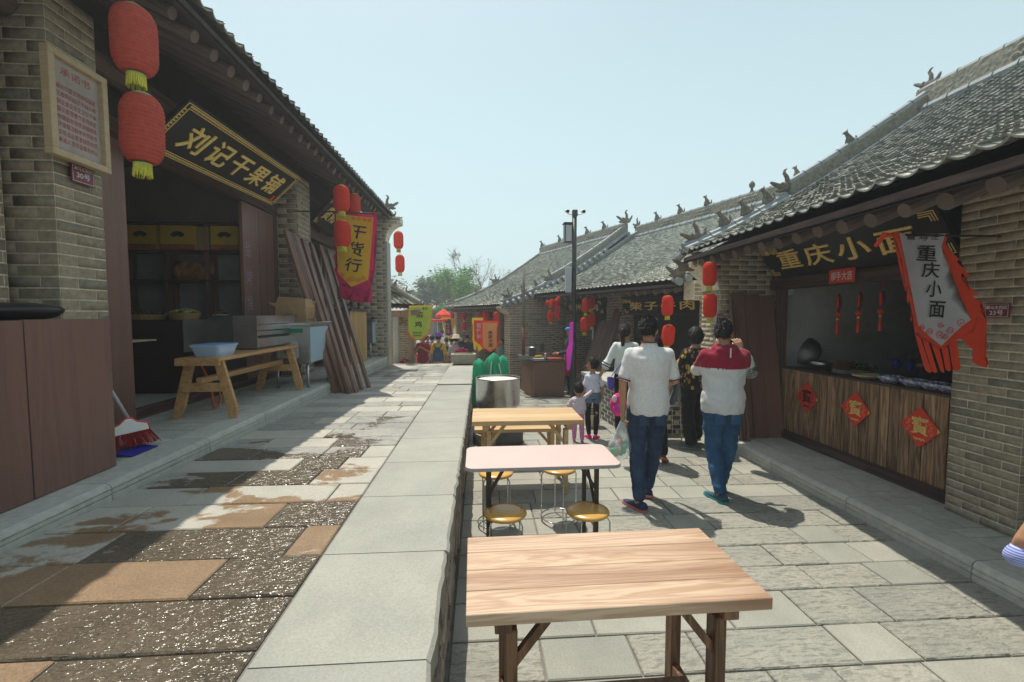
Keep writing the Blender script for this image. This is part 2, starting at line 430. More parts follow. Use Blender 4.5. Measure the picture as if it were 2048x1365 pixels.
M['cope']=granite('coping_granite',(.385,.39,.35),(.305,.31,.28))
M['terr']=granite('terrace_granite',(.50,.48,.42),(.38,.37,.33),wet=3.4,tan=(.31,.205,.12))
M['terr_r']=granite('terrace_chiselled_granite',(.44,.43,.39),(.30,.30,.28),wet=5.0,rough_=True,tan=(.15,.12,.085))
M['dust']=simple('sandy_ground',(.30,.29,.25),.95,.25,20,bump=.5,dist=.01,rnd=0,world=True)
M['joint']=simple('joint_sand',(.20,.19,.165),.95,.3,40,bump=.5,dist=.01,rnd=0,world=True)
def lanternmat(name,c):
    n=NT(name); f=n.noise(n.co((1,1,1)),8,4); k=n.ramp(f,[(.3,tuple(x*.8 for x in c)),(.7,c)]); n.base(k); n.set(.75,0,.2)
    tr=n.n('BsdfTranslucent'); n.l(k,tr.inputs[0]); mx=n.n('MixShader'); mx.inputs[0].default_value=.35
    n.l(n.b.outputs[0],mx.inputs[1]); n.l(tr.outputs[0],mx.inputs[2]); n.l(mx.outputs[0],n.out.inputs[0]); return n.m
M['lantern']=lanternmat('red_lantern_paper',(.70,.13,.09)); M['lantern_far']=lanternmat('bright_red_lantern_paper',(.85,.06,.03))
M['fringe']=simple('yellow_fringe',(.62,.58,.06),.7,.3,60,bump=.6,dist=.002,rnd=.1)
M['goldcap']=simple('gold_cap_foil',(.75,.58,.10),.35,.15,20,metal=.4,bump=.1,rnd=0)
M['greencap']=simple('green_cap_foil',(.25,.62,.25),.45,.15,20,bump=.1,rnd=0)
def cloth(name,c,rough=.85,var=.08,trans=0,scale=220,rnd=0):
    n=NT(name); f=n.noise(n.co(),scale,2); f2=n.noise(n.co(),5,4)
    k=n.ramp(f2,[(.3,tuple(x*(1-var) for x in c[:3])),(.7,tuple(min(1,x*(1+var)) for x in c[:3]))]); n.base(k); n.bump(f,.3,.0012); n.set(rough,0,.2)
    n.b.inputs['Sheen Weight'].default_value=.15
    if trans:
        tr=n.n('BsdfTranslucent'); n.l(k,tr.inputs[0]); mx=n.n('MixShader'); mx.inputs[0].default_value=trans
        n.l(n.b.outputs[0],mx.inputs[1]); n.l(tr.outputs[0],mx.inputs[2]); n.l(mx.outputs[0],n.out.inputs[0])
    return n.m

M['palewood']=wood('pale_frame_pine',(.62,.48,.30),(.50,.37,.22),1,2,.55,.08,rings=.3)
M['panelwood']=simple('pale_panel_wood',(.44,.38,.34),.7,.12,8,bump=.1,rnd=0,dirt=.3)
M['redink']=simple('faded_red_ink',(.45,.09,.09),.8,.2,10,bump=0,rnd=0)
M['bluewhite']=simple('pale_blue_print',(.55,.65,.85),.8,.1,10,bump=0,rnd=0)
M['fringe_dark']=simple('yellow_green_fringe',(.35,.38,.06),.7,.3,60,bump=.6,dist=.002,rnd=.1)
for k,c in dict(redcloth=(.82,.07,.025),greycloth=(.60,.64,.68),yellowcloth=(.80,.52,.03),magentacloth=(.50,.012,.10),orangecloth=(.85,.48,.16),purplecloth=(.10,.03,.22),limecloth=(.50,.75,.10),orangeredcloth=(.85,.16,.03),pinkcloth=(.78,.05,.62)).items():
    M[k]=cloth(k,c,.7,.06,.3)
M['charpine']=wood('charred_pale_pine',(.64,.46,.32),(.47,.30,.19),1.5,0,.34,.05,rings=.6,dense=46,char=.62,spec=.5)
M['charleg']=wood('dark_stained_pine',(.24,.125,.065),(.10,.05,.028),1.2,2,.5,.12,rings=.6)
M['yellowpine']=wood('yellow_pine',(.66,.46,.25),(.54,.33,.15),1.1,0,.45,.10,rings=.5,char=.12)
M['stoolwood']=wood('varnished_beech',(.66,.38,.09),(.60,.33,.075),.6,0,.25,.03,rings=.3,spec=.6)
M['laminate']=simple('pink_laminate',(.66,.50,.45),.3,.04,6,bump=.02,rnd=0,spec=.5)
M['edge']=simple('grey_edge_band',(.36,.33,.34),.5,.1,10,rnd=0)
M['brownmetal']=simple('brown_painted_steel',(.045,.034,.026),.45,.2,20,bump=.1,rnd=.1)
M['steelroll']=steel('rolled_steel_sheet',(.55,.56,.57),.22,(1,1,1.5))
M['steelcab']=steel('cabinet_steel',(.45,.46,.46),.4)
M['palelid']=simple('floury_lid',(.62,.60,.54),.7,.1,8,rnd=0)
M['ironstone']=simple('dark_millstone',(.10,.095,.09),.7,.25,12,bump=.4,rnd=0)
M['greencloth']=cloth('green_canopy_cloth',(.02,.42,.20),.6,.15,.1)
M['whitecloth']=cloth('white_cloth',(.74,.76,.78),.8,.05,.1)
M['brownpanel']=simple('speckled_brown_panel',(.20,.105,.07),.7,.35,110,bump=.3,rnd=0)
M['pinklid']=simple('pink_plastic',(.75,.35,.40),.5,.1,10,rnd=0)
M['rust']=simple('rusty_pipe',(.22,.06,.03),.8,.4,25,bump=.4,rnd=0); M['rustgrey']=simple('weathered_pipe',(.20,.18,.16),.75,.35,18,bump=.4,rnd=0)
M['greymetal']=simple('grey_painted_metal',(.42,.44,.46),.45,.06,10,rnd=0)
M['greybrick']=simple('blue_grey_brick',(.13,.145,.155),.85,.35,30,bump=.6,dist=.005,rnd=.35,world=True)
M['enamel']=simple('white_enamel',(.76,.77,.70),.3,.05,5,rnd=0,bump=.02)
M['creamware']=simple('cream_ware',(.60,.50,.34),.5,.12,12,rnd=.05)
M['plate']=simple('glazed_plate',(.62,.60,.55),.3,.1,12,rnd=.1); M['plate_brown']=simple('brown_lacquer_plate',(.26,.13,.06),.35,.2,20,rnd=.2)
M['chili']=simple('chili_oil',(.30,.05,.02),.3,.4,40,rnd=0); M['sauce']=simple('dark_sauce',(.05,.025,.015),.2,.2,20,rnd=0); M['greens']=simple('chopped_greens',(.035,.10,.02),.6,.5,60,rnd=.3)
M['charm']=simple('dark_charm_lacquer',(.05,.012,.012),.35,.3,30,rnd=0)
def china():
    n=NT('blue_patterned_china'); v=n.n('TexVoronoi'); v.inputs['Scale'].default_value=30; n.l(n.co(),v.inputs[0]); f=n.noise(n.co(),45,3)
    k=n.ramp(v.outputs['Distance'],[(.10,(.10,.14,.38)),(.2,(.70,.71,.74)),(.46,(.72,.73,.76)),(.56,(.22,.26,.5))]); k=n.mix(n.ramp(f,[(.56,(0,0,0)),(.62,(.6,.6,.6))]),k,(.35,.2,.35)); n.base(k); return n.set(.2,0,.6)
M['china']=china()
M['palehandle']=simple('pale_handle',(.48,.50,.52),.4,.15,20,rnd=0); M['redplastic']=simple('red_plastic',(.62,.05,.04),.4,.1,12,rnd=0); M['redplastic_dark']=simple('dark_red_bristle',(.42,.035,.03),.6,.2,30,rnd=.4)
M['bluepl']=simple('blue_plastic',(.02,.03,.30),.4,.1,12,rnd=0)
M['tub']=simple('pale_blue_plastic',(.42,.56,.78),.3,.08,6,rnd=0); M['bluelid']=simple('blue_lid_plastic',(.22,.42,.75),.35,.1,8,rnd=0)
M['orangehose']=simple('orange_hose',(.75,.10,.02),.45,.1,20,rnd=0)
M['bluefilm']=simple('pale_blue_film',(.36,.50,.60),.35,.08,3,rnd=0,bump=.1); M['greenlabel']=simple('green_label',(.02,.22,.12),.5,.1,10,rnd=0); M['paperlabel']=simple('paper_label',(.55,.53,.50),.7,.2,40,rnd=0)
M['card']=simple('brown_cardboard',(.42,.27,.14),.8,.12,14,bump=.2,rnd=.1); M['cardink']=simple('faint_card_print',(.26,.16,.08),.8,.2,20,rnd=0,bump=0); M['darkgreen']=simple('dark_green_print',(.02,.10,.05),.7,.1,10,rnd=0,bump=0)
M['bamboo']=simple('pale_bamboo',(.52,.34,.14),.6,.2,20,bump=.2,rnd=.25,stretch=(6,6,.5))
M['yellowbox']=simple('yellow_gift_box',(.62,.42,.02),.5,.1,8,rnd=.05); M['orangeband']=simple('orange_red_band',(.42,.12,.03),.5,.4,30,rnd=0)
M['snack']=simple('snack_bag_film',(.30,.14,.05),.3,.7,20,rnd=0); M['darkcloth']=simple('dark_red_drape',(.045,.018,.016),.8,.3,6,rnd=0); M['darkfruit']=simple('dried_fruit',(.10,.04,.025),.5,.4,20,rnd=.5); M['nuts']=simple('pale_nuts',(.34,.26,.10),.6,.3,20,rnd=.3)
M['chalk']=simple('chalk_scrawl',(.36,.28,.36),.9,.3,60,rnd=0,bump=0)
def skinmat(name,c):
    n=NT(name); f=n.noise(n.co(),30,4); k=n.ramp(f,[(.3,tuple(x*.88 for x in c)),(.7,c)]); n.base(k); n.bump(f,.08,.001); n.set(.5,0,.35)
    n.b.inputs['Subsurface Weight'].default_value=.12; n.b.inputs['Subsurface Radius'].default_value=(.012,.005,.003); return n.m
M['skin']=skinmat('skin',(.50,.27,.17)); M['lips']=simple('lips',(.36,.12,.09),.45,.1,20,rnd=0)
def hairmat(name,c):
    n=NT(name); f=n.noise(n.co((60,60,6)),3,4,.6); n.base(n.ramp(f,[(.3,tuple(x*.4 for x in c)),(.7,c)])); n.bump(f,.6,.004); n.set(.55,0,.3); return n.m
M['hair']=hairmat('black_hair',(.016,.013,.012)); M['hair_purple']=hairmat('plum_black_hair',(.035,.012,.022))
for k,c in dict(blackcloth=(.014,.014,.016),navycloth=(.02,.025,.05),burgundy=(.27,.012,.035),slategrey=(.16,.17,.20),violet=(.13,.08,.42),whiteblouse=(.70,.74,.76),lilacwhite=(.66,.66,.80),palelilac=(.64,.56,.64),
   pinkleg=(.62,.22,.48),hotpink=(.80,.03,.22),hotpink2=(.70,.05,.40),maroontrim=(.14,.015,.03),limevest=(.35,.85,.08),darkred=(.30,.02,.035),khaki=(.34,.27,.18),greyblue=(.22,.27,.36),palegrey=(.42,.42,.48),blueshirt=(.12,.25,.55),tealcloth=(.05,.25,.28),greydark=(.10,.10,.11),blueplc=(.05,.25,.60)).items():
    M[k]=cloth(k,c,.85,.12)
def denim(name,c,c2):
    n=NT(name); co=n.co(); f=n.noise(co,6,5,.6); w=n.noise(co,180,2); k=n.ramp(f,[(.3,c),(.7,c2)]); k=n.mix(1,k,n.ramp(w,[(.3,(.75,.75,.78)),(.7,(1.15,1.15,1.15))]),'MULTIPLY'); n.base(k); n.bump(w,.3,.001); return n.set(.85,0,.2)
M['jeans_dark']=denim('dark_jeans',(.018,.033,.068),(.055,.09,.155)); M['jeans_blue']=denim('blue_jeans',(.018,.055,.13),(.05,.13,.25)); M['denim']=denim('denim',(.03,.06,.11),(.07,.13,.21)); M['denim_light']=denim('light_denim',(.08,.14,.24),(.16,.25,.38))
def speckle():
    n=NT('speckled_jersey'); co=n.co(); f=n.noise(co,150,2,.7); k=n.ramp(f,[(.38,(.56,.54,.54)),(.47,(.73,.72,.71)),(.6,(.78,.78,.77))]); n.base(k); n.bump(f,.05,.0004); return n.set(.85,0,.2)
M['speckle']=speckle(); M['greyknit']=cloth('grey_knit',(.62,.63,.64),.9,.05)
def floral():
    n=NT('floral_print'); co=n.co(); v=n.n('TexVoronoi'); v.inputs['Scale'].default_value=19; v.inputs['Randomness'].default_value=1; w=n.noise(co,9,3,.6,2.0)
    mp=n.n('Mapping'); mp.inputs['Scale'].default_value=(1,1,.55); n.l(n.mix(.18,co,n.n('TexNoise').outputs['Color']) if 0 else co,mp.inputs[0]); n.l(mp.outputs[0],v.inputs[0])
    leaf=n.ramp(v.outputs['Distance'],[(.36,(1,1,1)),(.42,(0,0,0))]); vein=n.ramp(n.noise(co,70,2),[(.44,(.55,.55,.55)),(.5,(1,1,1))])
    sel=n.ramp(w,[(.39,(0,0,0)),(.44,(1,1,1))]); cc=n.ramp(v.outputs['Color'],[(.2,(.62,.30,.03)),(.5,(.75,.45,.06)),(.8,(.40,.17,.04))])
    k=n.mix(n.math('MULTIPLY',n.math('MULTIPLY',leaf,sel),vein),(.012,.012,.020),cc); n.base(k); return n.set(.7,0,.3)
M['floral']=floral()
def prints():
    n=NT('printed_sleeve'); co=n.co((1,1,1)); w=n.n('TexVoronoi'); w.inputs['Scale'].default_value=55; n.l(co,w.inputs[0]); w.feature='DISTANCE_TO_EDGE'; n.base(n.ramp(w.outputs['Distance'],[(.10,(.03,.03,.03)),(.16,(.46,.47,.48))])); return n.set(.9,0,.2)
M['print_sleeve']=prints()
def stripes():
    n=NT('blue_striped_cotton'); w=n.n('TexWave'); w.inputs['Scale'].default_value=38; w.bands_direction='Z'; n.l(n.co(),w.inputs[0]); n.base(n.ramp(w.outputs['Fac'],[(.3,(.16,.18,.55)),(.6,(.48,.52,.80))])); return n.set(.8,0,.2)
M['bluestripe']=stripes()
M['shoe_navy']=cloth('navy_trainer',(.03,.04,.10),.7,.3); M['sole_pink']=simple('coral_sole',(.55,.17,.15),.6,.1,20,rnd=0); M['shoe_teal']=cloth('teal_navy_trainer',(.02,.08,.12),.7,.4); M['sole_teal']=simple('teal_sole',(.03,.26,.26),.6,.1,20,rnd=0)
M['shoe_slate']=cloth('slate_shoe',(.10,.16,.18),.6,.2); M['sole_grey']=simple('grey_sole',(.3,.3,.3),.7,.1,20,rnd=0); M['shoe_maroon']=cloth('maroon_shoe',(.15,.02,.05),.7,.3); M['sole_orange']=simple('orange_sole',(.60,.18,.08),.6,.1,20,rnd=0)
M['straw']=simple('straw',(.60,.50,.32),.8,.2,60,bump=.6,rnd=0)
def film():
    n=NT('thin_plastic_film'); f=n.noise(n.co(),14,4); n.base((.82,.84,.86)); n.bump(f,.5,.01); n.set(.25,0,.5)
    tr=n.n('BsdfTransparent'); tr.inputs[0].default_value=(.95,.96,.97,1); mx=n.n('MixShader'); n.l(n.ramp(f,[(.3,(.25,.25,.25)),(.7,(.55,.55,.55))]),mx.inputs[0]); n.l(tr.outputs[0],mx.inputs[1]); n.l(n.b.outputs[0],mx.inputs[2]); n.l(mx.outputs[0],n.out.inputs[0]); return n.m
M['film']=film(); M['greenglass']=simple('green_plastic_bottle',(.05,.45,.16),.2,.2,20,rnd=.2,spec=.6,bump=0)
M['weatherwood']=wood('weathered_post_wood',(.34,.24,.17),(.20,.13,.09),1,2,.8,.2)
M['flowers']=simple('red_white_flowers',(.45,.06,.08),.7,.8,9,rnd=.6)
M['brickfar']=simple('distant_brick',(.22,.20,.17),.9,.2,8,rnd=.1)
M['bark']=simple('tree_bark',(.17,.15,.12),.9,.3,20,bump=.4,rnd=0)
def leafm(name,c,tr=.45):
    n=NT(name); k=n.ramp(n.rnd(),[(0,tuple(x*.6 for x in c)),(1,tuple(x*1.35 for x in c))]); n.base(k); n.set(.6,0,.3); t=n.n('BsdfTranslucent'); n.l(k,t.inputs[0]); mx=n.n('MixShader'); mx.inputs[0].default_value=tr; n.l(n.b.outputs[0],mx.inputs[1]); n.l(t.outputs[0],mx.inputs[2]); n.l(mx.outputs[0],n.out.inputs[0]); return n.m
M['leaf_light']=leafm('fresh_leaf',(.12,.27,.06)); M['leaf_pale']=leafm('pale_leaf',(.13,.22,.10))

def hazebox():
    me=MB().box((-905,-65,-1.7),(905,905,10.5)).mesh('haze',None) if 0 else None
    b=MB().box((-905,-65,-1.7),(905,905,11.5)); m=bpy.data.materials.new('pale_haze'); m.use_nodes=True; t=m.node_tree; t.nodes.clear()
    v=t.nodes.new('ShaderNodeVolumePrincipled'); v.inputs['Color'].default_value=(.93,.97,1,1); v.inputs['Density'].default_value=.0052; v.inputs['Anisotropy'].default_value=.35
    o_=t.nodes.new('ShaderNodeOutputMaterial'); t.links.new(v.outputs[0],o_.inputs['Volume']); o=b.build('haze',m); o['kind']='stuff'; return o
# ================================================================= GROUND AND SETTING
def struct(name, mb, mat, parent=None, **k):
    o=mb.build(name,mat,parent,**k)
    if not parent: o['kind']='structure'
    return o
def sz(y):                                   # lower street level
    return 0.0 if y<8 else (-(y-8)/16 if y<16 else -.5)
def tz(y): return .64-.015*y                 # terrace level
rnd=random.Random(5)
# one sheet to the horizon
g=MB(); n_=24
ys=[-60,-20,-6,8,10,12,14,16,22,40,120,900]; xs=[-900,-60,-12,-3,0,4,12,60,900]
V=[(x,y,sz(y)-.06-(.04 if y>=16 else 0)) for y in ys for x in xs]; F=[(j*9+i,j*9+i+1,(j+1)*9+i+1,(j+1)*9+i) for j in range(len(ys)-1) for i in range(8)]
g.add(V,F); struct('ground',g,M['dust'])
# lower street bed + paving stones
b=MB(); ys=[-1.5,8,10,12,14,16,24]
V=[];F=[]
for i,y in enumerate(ys):
    a,c=(-.2,3.4) if y<9 else (-.8-(y-9)*.2,6)
    V+=[(a,y,sz(y)-.014),(c,y,sz(y)-.014)]
F=[(2*i,2*i+1,2*i+3,2*i+2) for i in range(len(ys)-1)]
b.add(V,F); street=struct('street',b,M['joint'])
def paver_mesh(L,D,mat,rough,t=.05,gap=.005):
    m=MB(); nx=3; jit=lambda s:(rnd.random()-.5)*s
    x0,x1,y0,y1=-L/2+gap,L/2-gap,-D/2+gap,D/2-gap; c=.006
    # bottom ring, upper ring, slightly chamfered top
    ring=lambda e,z:[(x0+e,y0+e,z),(x1-e,y0+e,z),(x1-e,y1-e,z),(x0+e,y1-e,z)]
    m.rings([ring(0,-t),ring(0,-c),ring(c,0)],cap=True)
    return m.mesh('paving_stone',mat)
cachep={}
def pavers(parent,x0,x1,rows,zf,mats,types=None,limit_y=7.2,lens=(.34,.48,.62,.8),y1clip=None):
    far={0:[],1:[]}
    y=rows[0]
    for k in range(len(rows)-1):
        ya,yb=rows[k],rows[k+1]; D=yb-ya
        a,c=(x0,x1) if not callable(x0) else (x0(ya),x1(ya))
        x=a; spec=(types or {}).get(k); j=0
        while x<c-.02:
            if spec and j<len(spec): xe,ty=spec[j]
            else:
                xe=x+rnd.choice(lens); ty=int(rnd.random()<(.36 if parent.name!='terrace' else .58))
                if k%2==0 and rnd.random()<.3: ty=1
            if c-xe<.16: xe=c
            xe=min(xe,c); L=xe-x
            z=zf((ya+yb)/2)+rnd.uniform(-.003,.003); sl=(zf(yb)-zf(ya))/D
            Mx=Matrix.Translation((x+L/2,(ya+yb)/2,z))@Matrix.Rotation(math.atan(sl)+rnd.uniform(-.004,.004),4,'X')@Matrix.Rotation(rnd.uniform(-.004,.004),4,'Y')
            if ya<limit_y:
                key=(round(L,2),round(D,2),ty,id(mats[ty]))
                if key not in cachep: cachep[key]=paver_mesh(L,D,mats[ty],ty)
                o=bpy.data.objects.new('paving_stone',cachep[key]); put(o,parent,Mx)
            else: far[ty].append(Mx@Matrix.Diagonal((L,D,1,1)))
            x=xe; j+=1
    for ty in (0,1):
        if far[ty]:
            m=MB().box((-.493,-.485,-.05),(.493,.485,0)); stamp('far_paving',m,None,far[ty],mats[ty],parent)
rows=[-.9]; 
while rows[-1]<15.8: rows.append(rows[-1]+rnd.choice((.27,.29,.31,.33)))
stx0=lambda y:-.17 if y<9 else -.8-(y-9)*.15
stx1=lambda y:3.27 if y<6.7 else 5.6
pavers(street,stx0,stx1,rows,sz,(M['pave'],M['pave_r']))
# terrace: raised street on the left, with its paving and far steps
t=MB(); V=[]
t.add([(-2.4,-1.5,tz(-1.5)-.014),(-.72,-1.5,tz(-1.5)-.014),(-.72,12.1,tz(12.1)-.014),(-2.4,12.1,tz(12.1)-.014),
       (-2.4,-1.5,-.3),(-.72,-1.5,-.3),(-.72,12.1,-.6),(-2.4,12.1,-.6)],[(0,1,2,3),(1,5,6,2),(4,0,3,7),(3,2,6,7),(0,4,5,1)])
terrace=struct('terrace',t,M['joint'])
st=MB()
for i in range(6): st.box((-2.4,12.1+i*.3,-.7),(-.3,12.1+(i+1)*.3,tz(12.1)-.155*(i+1)))
struct('terrace_steps',st,M['stone'])
trows=[-.35,-.02,.29,.6,.92,1.24,1.56,1.87,2.19,2.52,2.86,3.17,3.49,3.79,4.14,4.45,4.8]
while trows[-1]<11.9: trows.append(trows[-1]+rnd.choice((.28,.31,.34)))
trows[-1]=12.08
tt={4:[(-1.9,0),(-1.3,1)],5:[(-1.85,0),(-1.42,0),(-.77,1)],6:[(-2.0,0),(-.93,1),(-.77,0)],7:[(-1.9,0),(-1.2,0),(-.77,1)],8:[(-1.9,0),(-.96,1),(-.77,0)],9:[(-2.0,0),(-1.2,0),(-.77,1)],
    10:[(-1.85,0),(-.98,0),(-.77,0)],11:[(-1.75,1),(-1.2,1),(-.77,0)],12:[(-1.8,0),(-1.45,0),(-1.1,1),(-.77,0)],13:[(-1.9,1),(-1.35,1)]}
# at each (x_end, type) above a stone ends at x_end; the walk starts at the kerb
pavers(terrace,-2.33,-.775,trows,tz,(M['terr'],M['terr_r']),tt,limit_y=9)
# retaining wall: coping stones over rubble
wall=thing('retaining_wall','long low wall of rubble under pale granite coping between terrace and lower street','wall',(-.45,5,0))
core=MB().box((-.72,-1.2,-.3),(-.235,12.6,tz(12.6)-.14)); core.build('wall_core',M['mortar'],wall)
y=-.7; 
while y<12.5:
    L=.72+rnd.uniform(-.03,.03) if y<8.5 else .9
    L=min(L,12.6-y)
    lift=.0 if y<7.6 else .022
    m=MB(); nx=10; top=[];bot=[]
    pts=[(-.765,y+.003),(-.765,y+L-.003)]+[(-.172+rnd.uniform(-.008,.006),y+L-.003-(L-.006)*i/nx) for i in range(nx+1)]
    m.rings([[Vector((x+ (rnd.uniform(-.012,.008) if x>-.5 else 0),yy,tz(yy)-.115+lift)) for x,yy in pts],
             [Vector((x+(.006 if x>-.5 else 0),yy,tz(yy)-.012+lift)) for x,yy in pts],[Vector((x+(-.008 if x>-.5 else .005),yy,tz(yy)+lift+.003)) for x,yy in pts]])
    m.build('coping_stone',M['cope'],wall)
    y+=L
def rubble(w_,h_,d_,r_):
    m=MB(); n=2
    V=[];F=[]
    bm=bmesh.new(); bmesh.ops.create_cube(bm,size=1); bmesh.ops.subdivide_edges(bm,edges=bm.edges,cuts=1,use_grid_fill=True)
    for v in bm.verts:
        k=1-.16*(v.co.length-.5); v.co*=k; v.co+=Vector([r_.uniform(-.07,.07) for _ in range(3)]); v.co.x*=d_; v.co.y*=w_; v.co.z*=h_
    me=bpy.data.meshes.new('rubble_stone'); bm.to_mesh(me); bm.free(); me.materials.append(M['rubble']); return me
rms=[rubble(1,1,1,rnd) for _ in range(8)]
cnt=0
for row in range(4):
    y=.2+rnd.random()*.2
    while y<12:
        L=rnd.uniform(.14,.34); Ht=tz(y)-.13; h=Ht/4
        if cnt<290:
            o=bpy.data.objects.new('rubble_stone',rnd.choice(rms)); put(o,wall,Matrix.Translation((-.225+rnd.uniform(-.012,.012),y+L/2,h*(row+.5)+(sz(y)if y>8 else 0)*.5))@Matrix.Diagonal((.09,L*1.0,h*1.02,1)))
            cnt+=1
        y+=L
# kerbs
def kerb(name,label,x,sgn,z0f,ztop,y0,y1,L=.95,depth=.3):
    t_=thing(name,label,'kerb',(x,(y0+y1)/2,0))
    y=y0
    while y<y1-.01:
        e=min(y+L+rnd.uniform(-.05,.05),y1); 
        def prof(yy,j):
            zb=z0f(yy)-.04; H=ztop-z0f(yy); z0=z0f(yy)
            P=[(depth,zb),(0,zb),(.0+j,z0+H*.28),(.012,z0+H*.31),(.012,z0+H*.36),(0+j,z0+H*.39),(0.002+j,z0+H*.58),(.012,z0+H*.61),(.012,z0+H*.66),(.003,z0+H*.69),(.012,z0+H*.88),(.035+j,ztop),(depth,ztop)]
            return [Vector((x+sgn*a,yy,b)) for a,b in P]
        m=MB(); k=5
        m.rings([prof(y+.004+(e-y-.008)*i/k,rnd.uniform(0,.006)) for i in range(k+1)]); m.build('kerb_stone',M['slab'],t_,weld=True)
        y=e
    return t_
kl=kerb('kerb','grooved stone kerb edging the shaded shop platform beside the wet terrace','',0,None,None,0,0) if 0 else None
kerb('kerb','grooved stone kerb of the shop platform on the left, above the wet terrace',-2.33,-1,tz,.70,-1.0,11.9,1.0,.3)
kerb('kerb','grooved stone kerb of the noodle shop platform, beside the lower street',3.25,1,lambda y:0,.13,-1.5,6.9,1.05,.3)
def platform(name,x0,x1,y0,y1,z,sx=.30,sy=.145):
    m=MB().box((x0,y0,z-.9),(x1,y1,z-.012)); o=struct(name,m,M['joint'])
    base=MB().box((-sx/2+.005,-sy/2+.004,-.03),(sx/2-.005,sy/2-.004,0)); T=[]
    j=0; y=y0
    while y<y1-.02:
        x=x0+(sx/2 if j%2 else 0)-sx/2
        while x<x1:
            a,b_=max(x,x0),min(x+sx,x1)
            if b_-a>.03: T.append(Matrix.Translation(((a+b_)/2,y+sy/2,z+rnd.uniform(-.0015,.0015)))@Matrix.Diagonal(((b_-a)/sx,1,1,1)))
            x+=sx
        y+=sy; j+=1
    scatter_parts('platform_slab',base,M['slab'],T,o,250,'far_platform_slabs')
    return o
platform('left_platform',-3.5,-2.635,-.6,11.9,.70)
platform('right_platform',3.555,4.02,-1.2,6.9,.13)

# ================================================================= HOUSES
BR=[.262,.068]
brickbase=MB().box((-.1265,-.0005,-.0275),(.1265,.02,.0275))
def brickface(o,u,n,L,z0,z1,bag,off=0,curve=None):
    """rows of bricks on a wall face: o start point (x,y), u along, n outward"""
    u=Vector((u[0],u[1],0)).normalized(); n=Vector((n[0],n[1],0)).normalized(); k=0; z=z0
    while z<z1-.03:
        x=-(BR[0]/2 if (k+off)%2 else 0)
        Lr=curve(z) if curve else L
        while x<Lr-.005:
            a=max(x,0); b_=min(x+BR[0],Lr)
            if b_-a>.018:
                p=Vector((o[0],o[1],0))+u*((a+b_)/2)+n*rnd.uniform(.001,.003); h=min(BR[1],z1-z)
                T=frame((p.x,p.y,z+BR[1]/2),u*((b_-a-.010)/.253),-n,(0,0,(BR[1]-.012)/.055))
                bag.append(T)
            x+=BR[0]
        z+=BR[1]; k+=1
def block(house,name,x0,x1,y0,y1,z0,z1,faces,bag):
    """square brick pillar: mortar core plus bricks on the faces given"""
    MB().box((x0+.003,y0+.003,z0),(x1-.003,y1-.003,z1)).build(name,M['mortar'],house)
    for f in faces:
        if f=='x+': brickface((x1,y0),(0,1),(1,0),y1-y0,z0,z1,bag)
        if f=='x-': brickface((x0,y1),(0,-1),(-1,0),y1-y0,z0,z1,bag)
        if f=='y-': brickface((x0,y0),(1,0),(0,-1),x1-x0,z0,z1,bag,1)
        if f=='y+': brickface((x1,y1),(-1,0),(0,1),x1-x0,z0,z1,bag,1)
def tilebase(w=.18,L=.155,sag=.042,t=.013):
    m=MB(); n=6; V=[]
    for (y,dz) in ((-.02,.0),(L,-.028)):
        for lay in (0,1):
            for i in range(n+1):
                s=2*i/n-1; V.append((s*w/2*1.03,y,sag*s*s+dz-lay*t))
    k=n+1; F=[]
    for i in range(n):
        F.append((i,i+1,2*k+i+1,2*k+i))            # top
        F.append((k+i+1,k+i,i,i+1)[::-1] if 0 else (k+i,k+i+1,i+1,i))  # front edge
    m.add(V,F); return m
TILE=tilebase()
def roofsurf(e0,e1,r0,r1,sag):
    e0,e1,r0,r1=map(Vector,(e0,e1,r0,r1))
    def P(u,v):
        p=e0.lerp(e1,u).lerp(r0.lerp(r1,u),v); p.z-=sag*4*v*(1-v)*(.6+.4*(1-v)); return p
    return P
def roof(house,e0,e1,r0,r1,sag=.12,mat='tile',limit=300,vmax=1,exp=.076,colw=.163,soff='soffit'):
    P=roofsurf(e0,e1,r0,r1,sag)
    Lu=(Vector(e1)-Vector(e0)).length; Lv=(Vector(r0)-Vector(e0)).length
    nu=round(Lu/colw); nv=round(Lv*vmax/exp); T=[]
    for i in range(nu):
        u=(i+.5)/nu
        for j in range(nv):
            v=(j+.0)/nv*vmax
            p=P(u,v); ux=(P(u+.01,v)-P(u-.01,v)).normalized(); vy=(P(u,v+.01)-P(u,v-.01) if v>.01 else P(u,v+.02)-p).normalized(); n=ux.cross(vy).normalized()
            if n.z<0: n=-n; ux=-ux
            vy=n.cross(ux)
            a=rnd.uniform(-.02,.02); ux2=ux+vy*a+n*rnd.uniform(-.02,.02)
            T.append(frame(p+n*(.035+rnd.uniform(-.004,.004))+vy*rnd.uniform(-.008,.008),ux2,vy-ux*a,n))
    ro=MB(); ro.grid(lambda u,v:P(u,v)-Vector((0,0,.0)),8,10); ro.grid(lambda u,v:P(u,v)-Vector((0,0,.10)),8,10)
    nn=9*11
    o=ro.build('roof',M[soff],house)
    scatter_parts('roof_tile',TILE,M[mat],T,o,limit,'roof_tiles_beyond')
    return P,o
